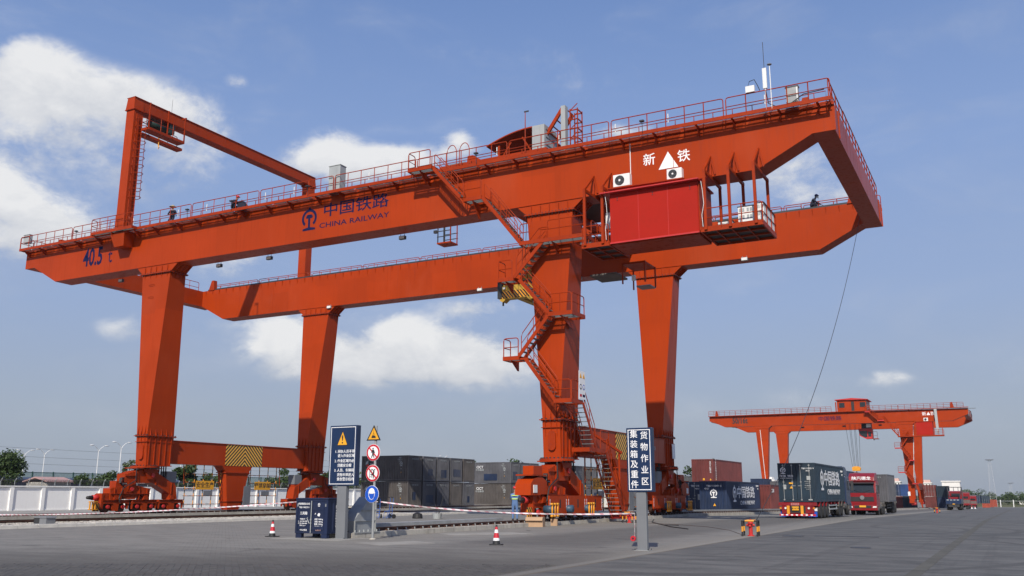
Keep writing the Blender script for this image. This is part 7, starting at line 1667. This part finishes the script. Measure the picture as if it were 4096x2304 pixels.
tr_ = thing('tape_roll', 'red roll of barrier tape dangling from the tall sign post', 'tape roll', (-9.64, 25.42, .33)); P(tr_, 'roll', MB().tube([(0, -.035, 0), (0, .035, 0)], .075, 20), M['signred']); P(tr_, 'core', MB().tube([(0, -.037, 0), (0, .037, 0)], .03, 14), M['black']); P(tr_, 'hanging_tape', MB().bar((.04, 0, .06), (.06, 0, .70), .02, .004), M['tape'])
# cables on the ground and the tag line to the hydrant
def ground_line(pts, r, m_, label, cat='cable', name='ground_cable'):
    b = MB(); b.tube([(x, y, gz(x, y)+r+.003) for x, y in pts], r, 5); tag(ob(name, b.mesh(name), M[m_]), label, cat)
ground_line([(-20.2, 57), (-18.2, 51), (-16.4, 47.4), (-14.8, 44.2), (-13.2, 41.8)], .022, 'black', 'thick black cable lying on the ground right of the tall sign')
ground_line([(-16.9, 48.3), (-16.2, 47.0), (-15.2, 46.6)], .018, 'black', 'short loose end of black cable beside the thick one')
ground_line([(-18.9, 50), (-16.4, 48.6), (-13.4, 45.5), (-11.2, 41.5), (-9.4, 36.8)], .008, 'rust', 'thin red line lying on the ground towards the hydrant', 'rope', 'ground_rope')
n = 40; a = Vector((-6.95, 62.3, 20.2)); c = Vector((-8.85, 36.6, .58)); b = MB()
b.tube([tuple(a.lerp(c, i/n)-Vector((0, 0, 4*1.9*(i/n)*(1-i/n)))) for i in range(n+1)], .015, 5); tag(ob('tag_line', b.mesh('tag_line'), M['dark']), 'long thin rope running from the crane end down to the hydrant guard', 'rope')
# red gear at the foot of the stair
rg = thing('valve_trolley', 'low red pump base on the plinth at the foot of the stair', 'pump', (-20.3, 51.6, .18)); P(rg, 'base', MB().box(-.4, .4, -.6, .6, 0, .12), M['redpart']); P(rg, 'frame', MB().box(-.3, .3, -.4, .3, .12, .3), M['redpart'])
for s in (-.45, .45): P(rg, 'pipe', MB().tube([(.3, s, .1), (.8, s, .05), (.9, s+.2, .0)], .03, 6), M['redpart'])

# ================================================================== PEOPLE
def person(loc, rz, label, pose, top, bottom, skin_m='skin'):
    """pose: dict of joint positions in metres; one continuous body surface"""
    J = pose; names = list(J); V = [J[k][0] for k in names]; idx = {k: i for i, k in enumerate(names)}
    E_ = [(idx[a], idx[b_]) for a, b_ in (('pelvis', 'waist'), ('waist', 'chest'), ('chest', 'neck'), ('neck', 'head0'), ('head0', 'head1'), ('chest', 'shl'), ('shl', 'ell'), ('ell', 'wrl'), ('wrl', 'hal'), ('chest', 'shr'), ('shr', 'elr'), ('elr', 'wrr'), ('wrr', 'har'),
          ('pelvis', 'hil'), ('hil', 'knl'), ('knl', 'anl'), ('anl', 'tol'), ('pelvis', 'hir'), ('hir', 'knr'), ('knr', 'anr'), ('anr', 'tor'))]
    me = bpy.data.meshes.new('body'); me.from_pydata(V, E_, []); o = bpy.data.objects.new('body', me); COL.objects.link(o)
    sk_ = o.modifiers.new('skin', 'SKIN'); sk_.use_smooth_shade = True
    if not me.skin_vertices: me.skin_vertices.new()
    for i, k in enumerate(names): me.skin_vertices[0].data[i].radius = (J[k][1], J[k][2] if len(J[k]) > 2 else J[k][1])
    me.skin_vertices[0].data[idx['pelvis']].use_root = True
    ss = o.modifiers.new('sub', 'SUBSURF'); ss.levels = 2; ss.render_levels = 2
    dg = bpy.context.evaluated_depsgraph_get(); dg.update(); m2 = bpy.data.meshes.new_from_object(o.evaluated_get(dg)); bpy.data.objects.remove(o)
    m2.materials.clear()
    for k in (top, bottom, skin_m, 'black'): m2.materials.append(M[k])
    nz = J['neck'][0][2]; pz = Vector(J['pelvis'][0]); heads = [Vector(J[k][0]) for k in ('head0', 'head1')]; hands = [Vector(J[k][0]) for k in ('hal', 'har')]; feet = [Vector(J[k][0]) for k in ('tol', 'tor', 'anl', 'anr')]
    segs = {k: (Vector(J[a][0]), Vector(J[b_][0])) for k, a, b_ in (('l1', 'hil', 'knl'), ('l2', 'knl', 'anl'), ('r1', 'hir', 'knr'), ('r2', 'knr', 'anr'), ('p', 'pelvis', 'pelvis'))}
    ts = [(Vector(J[a][0]), Vector(J[b_][0])) for a, b_ in (('waist', 'chest'), ('chest', 'neck'), ('shl', 'ell'), ('ell', 'wrl'), ('shr', 'elr'), ('elr', 'wrr'))]
    def dist(c, s):
        a, b_ = s; d = b_-a; t = 0 if d.length < 1e-6 else max(0, min(1, (c-a).dot(d)/d.length_squared)); return (c-a-d*t).length
    for p in m2.polygons:
        c = p.center; p.use_smooth = True
        if min((c-h).length for h in heads) < .15 or min((c-h).length for h in hands) < .07: p.material_index = 2
        elif min((c-f_).length for f_ in feet) < .11: p.material_index = 3
        elif min(dist(c, s) for s in segs.values()) < min(dist(c, s) for s in ts): p.material_index = 1
    t_ = thing('person', label, 'person', loc, rz); ob('body', m2, None, t_); return t_
def stand_pose(arms='down'):
    p = {'pelvis': ((0, 0, .94), .155, .115), 'waist': ((0, 0, 1.10), .15, .11), 'chest': ((0, 0, 1.32), .175, .12), 'neck': ((0, .01, 1.49), .06), 'head0': ((0, .03, 1.58), .075), 'head1': ((0, .03, 1.70), .085),
         'shl': ((.2, 0, 1.40), .07), 'ell': ((.27, .02, 1.13), .052), 'wrl': ((.26, .14, .92), .036), 'hal': ((.25, .18, .84), .04), 'shr': ((-.2, 0, 1.40), .07), 'elr': ((-.27, .02, 1.13), .052), 'wrr': ((-.26, .14, .92), .036), 'har': ((-.25, .18, .84), .04),
         'hil': ((.1, 0, .88), .1), 'knl': ((.11, .02, .50), .068), 'anl': ((.12, -.02, .09), .05), 'tol': ((.13, .13, .05), .045), 'hir': ((-.1, 0, .88), .1), 'knr': ((-.11, .04, .50), .068), 'anr': ((-.12, 0, .09), .05), 'tor': ((-.13, .15, .05), .045)}
    if arms == 'work':
        for s, k in ((1, 'l'), (-1, 'r')): p['el'+k] = ((s*.27, .16, 1.18), .052); p['wr'+k] = ((s*.16, .38, 1.20), .036); p['ha'+k] = ((s*.12, .46, 1.21), .04)
    if arms == 'folded':
        for s, k in ((1, 'l'), (-1, 'r')): p['el'+k] = ((s*.32, .06, 1.14), .052); p['wr'+k] = ((s*.1, .22, 1.08), .036); p['ha'+k] = ((s*.02, .23, 1.07), .04)
    return p
def kneel_pose():
    p = {k: ((v[0][0], v[0][1], v[0][2]-.50), *v[1:]) for k, v in stand_pose('folded').items()}
    for s, k in ((1, 'l'), (-1, 'r')): p['kn'+k] = ((s*.13, .26, .09), .07); p['an'+k] = ((s*.13, -.16, .07), .05); p['to'+k] = ((s*.13, -.30, .06), .045)
    return p
def squat_pose():
    return {'pelvis': ((0, 0, .36), .155, .13), 'waist': ((0, .1, .50), .15, .12), 'chest': ((0, .24, .68), .175, .125), 'neck': ((0, .32, .82), .06), 'head0': ((0, .37, .89), .075), 'head1': ((0, .41, 1.0), .085),
            'shl': ((.2, .25, .74), .07), 'ell': ((.25, .42, .52), .052), 'wrl': ((.14, .6, .40), .036), 'hal': ((.1, .67, .36), .04), 'shr': ((-.2, .25, .74), .07), 'elr': ((-.25, .42, .52), .052), 'wrr': ((-.14, .6, .40), .036), 'har': ((-.1, .67, .36), .04),
            'hil': ((.12, .02, .33), .1), 'knl': ((.19, .42, .44), .07), 'anl': ((.15, .16, .08), .05), 'tol': ((.17, .32, .05), .045), 'hir': ((-.12, .02, .33), .1), 'knr': ((-.19, .42, .44), .07), 'anr': ((-.15, .16, .08), .05), 'tor': ((-.17, .32, .05), .045)}
def helmet(t_, z, y, m_='helmet'):
    h = MB(); h.lathe([(.125, 0), (.12, .05), (.095, .10), (.05, .13), (.005, .14)], (0, y, z), 16); h.prism([(.12*math.cos(R(a))*(1.0), y+.12*math.sin(R(a))+.06) for a in range(0, 181, 20)], 'z', z, z+.012); P(t_, 'helmet', h, M[m_], smooth=True)
    f = MB(); f.ball((0, y+.10, z-.11), .018, .022, .03, 8); P(t_, 'nose', f, M['skin'], smooth=True)
w1 = person((-23.2, 43.9, .12), R(15), 'worker in blue overalls with reflective bands and red helmet by the right bogie', stand_pose('work'), 'overall', 'overall'); helmet(w1, 1.715, .03)
q = MB(); q.lathe([(.19, 1.16), (.192, 1.22)], (0, 0, 0), 18); q.v = [(x*1.0, y*.72, z) for x, y, z in q.v]; P(w1, 'reflective_band', q, M['hivis'])
q = MB(); q.lathe([(.205, 1.34), (.205, 1.39)], (0, 0, 0), 18); q.v = [(x, y*.68, z) for x, y, z in q.v]; P(w1, 'reflective_band', q, M['hivis'])
w2 = person((-51.4, 44.42, ZW+.02), R(200), 'worker in dark clothes and straw hat kneeling on the walkway at left', kneel_pose(), 'darkcloth', 'darkcloth')
h = MB(); h.lathe([(.26, 1.20), (.24, 1.22), (.115, 1.23), (.105, 1.30), (.06, 1.33), (.005, 1.335)], (0, .03, 0), 18); P(w2, 'straw_hat', h, M['straw']); f = MB(); f.ball((0, .13, 1.12), .018, .022, .03, 8); P(w2, 'nose', f, M['skin'])
w3 = person((-45.6, 44.42, ZW+.02), R(-80), 'worker in dark clothes and red helmet crouching on the walkway', squat_pose(), 'darkcloth', 'darkcloth'); helmet(w3, 1.0, .42)
bg = thing('tool_bag', 'dark bag on the walkway beside the crouching worker', 'bag', (-44.6, 44.4, ZW+.02)); bb = P(bg, 'body', MB().prism([(-.4, 0), (.45, 0), (.35, .28), (.05, .62), (-.25, .6)], 'y', -.2, .2), M['darkcloth']); bevel(bb, .06, 3); P(bg, 'strap', MB().tube([(-.2, 0, .55), (-.1, 0, .72), (.05, 0, .6)], .02, 5), M['black'])
w4 = person((-10.3, 62.95, ZT), R(-95), 'welder in dark clothes and mask crouching on the far girder at right', squat_pose(), 'darkcloth', 'darkcloth', 'darkcloth'); helmet(w4, 1.0, .42, 'letter')
f = MB(); f.prism([(-.1, .82), (.1, .82), (.11, 1.0), (-.11, 1.0)], 'y', .50, .53); P(w4, 'welding_mask', f, M['black'])
wp = MB(); wp.tube([(-9.62, 62.95, ZT+.35), (-9.4, 62.95, ZT+.22), (-9.25, 62.95, ZT+.16)], .02, 5); tag(ob('welding_torch', wp.mesh('welding_torch'), M['dark']), 'thin welding torch held by the crouching welder', 'welding torch')

# ================================================================== AIR
hz = MB().box(-1600, 1000, -100, 2600, -8, 36)
hm = bpy.data.materials.new('haze'); hm.use_nodes = True; hn = hm.node_tree
for nd in list(hn.nodes):
    if nd.type != 'OUTPUT_MATERIAL': hn.nodes.remove(nd)
pv = hn.nodes.new('ShaderNodeVolumePrincipled'); pv.inputs['Density'].default_value = HAZE; pv.inputs['Color'].default_value = (.80, .86, .95, 1); pv.inputs['Anisotropy'].default_value = .2
hn.links.new(pv.outputs[0], hn.nodes['Material Output'].inputs['Volume'])
if HAZE > 0: tag(ob('haze', hz.mesh('haze'), hm), kind='stuff')
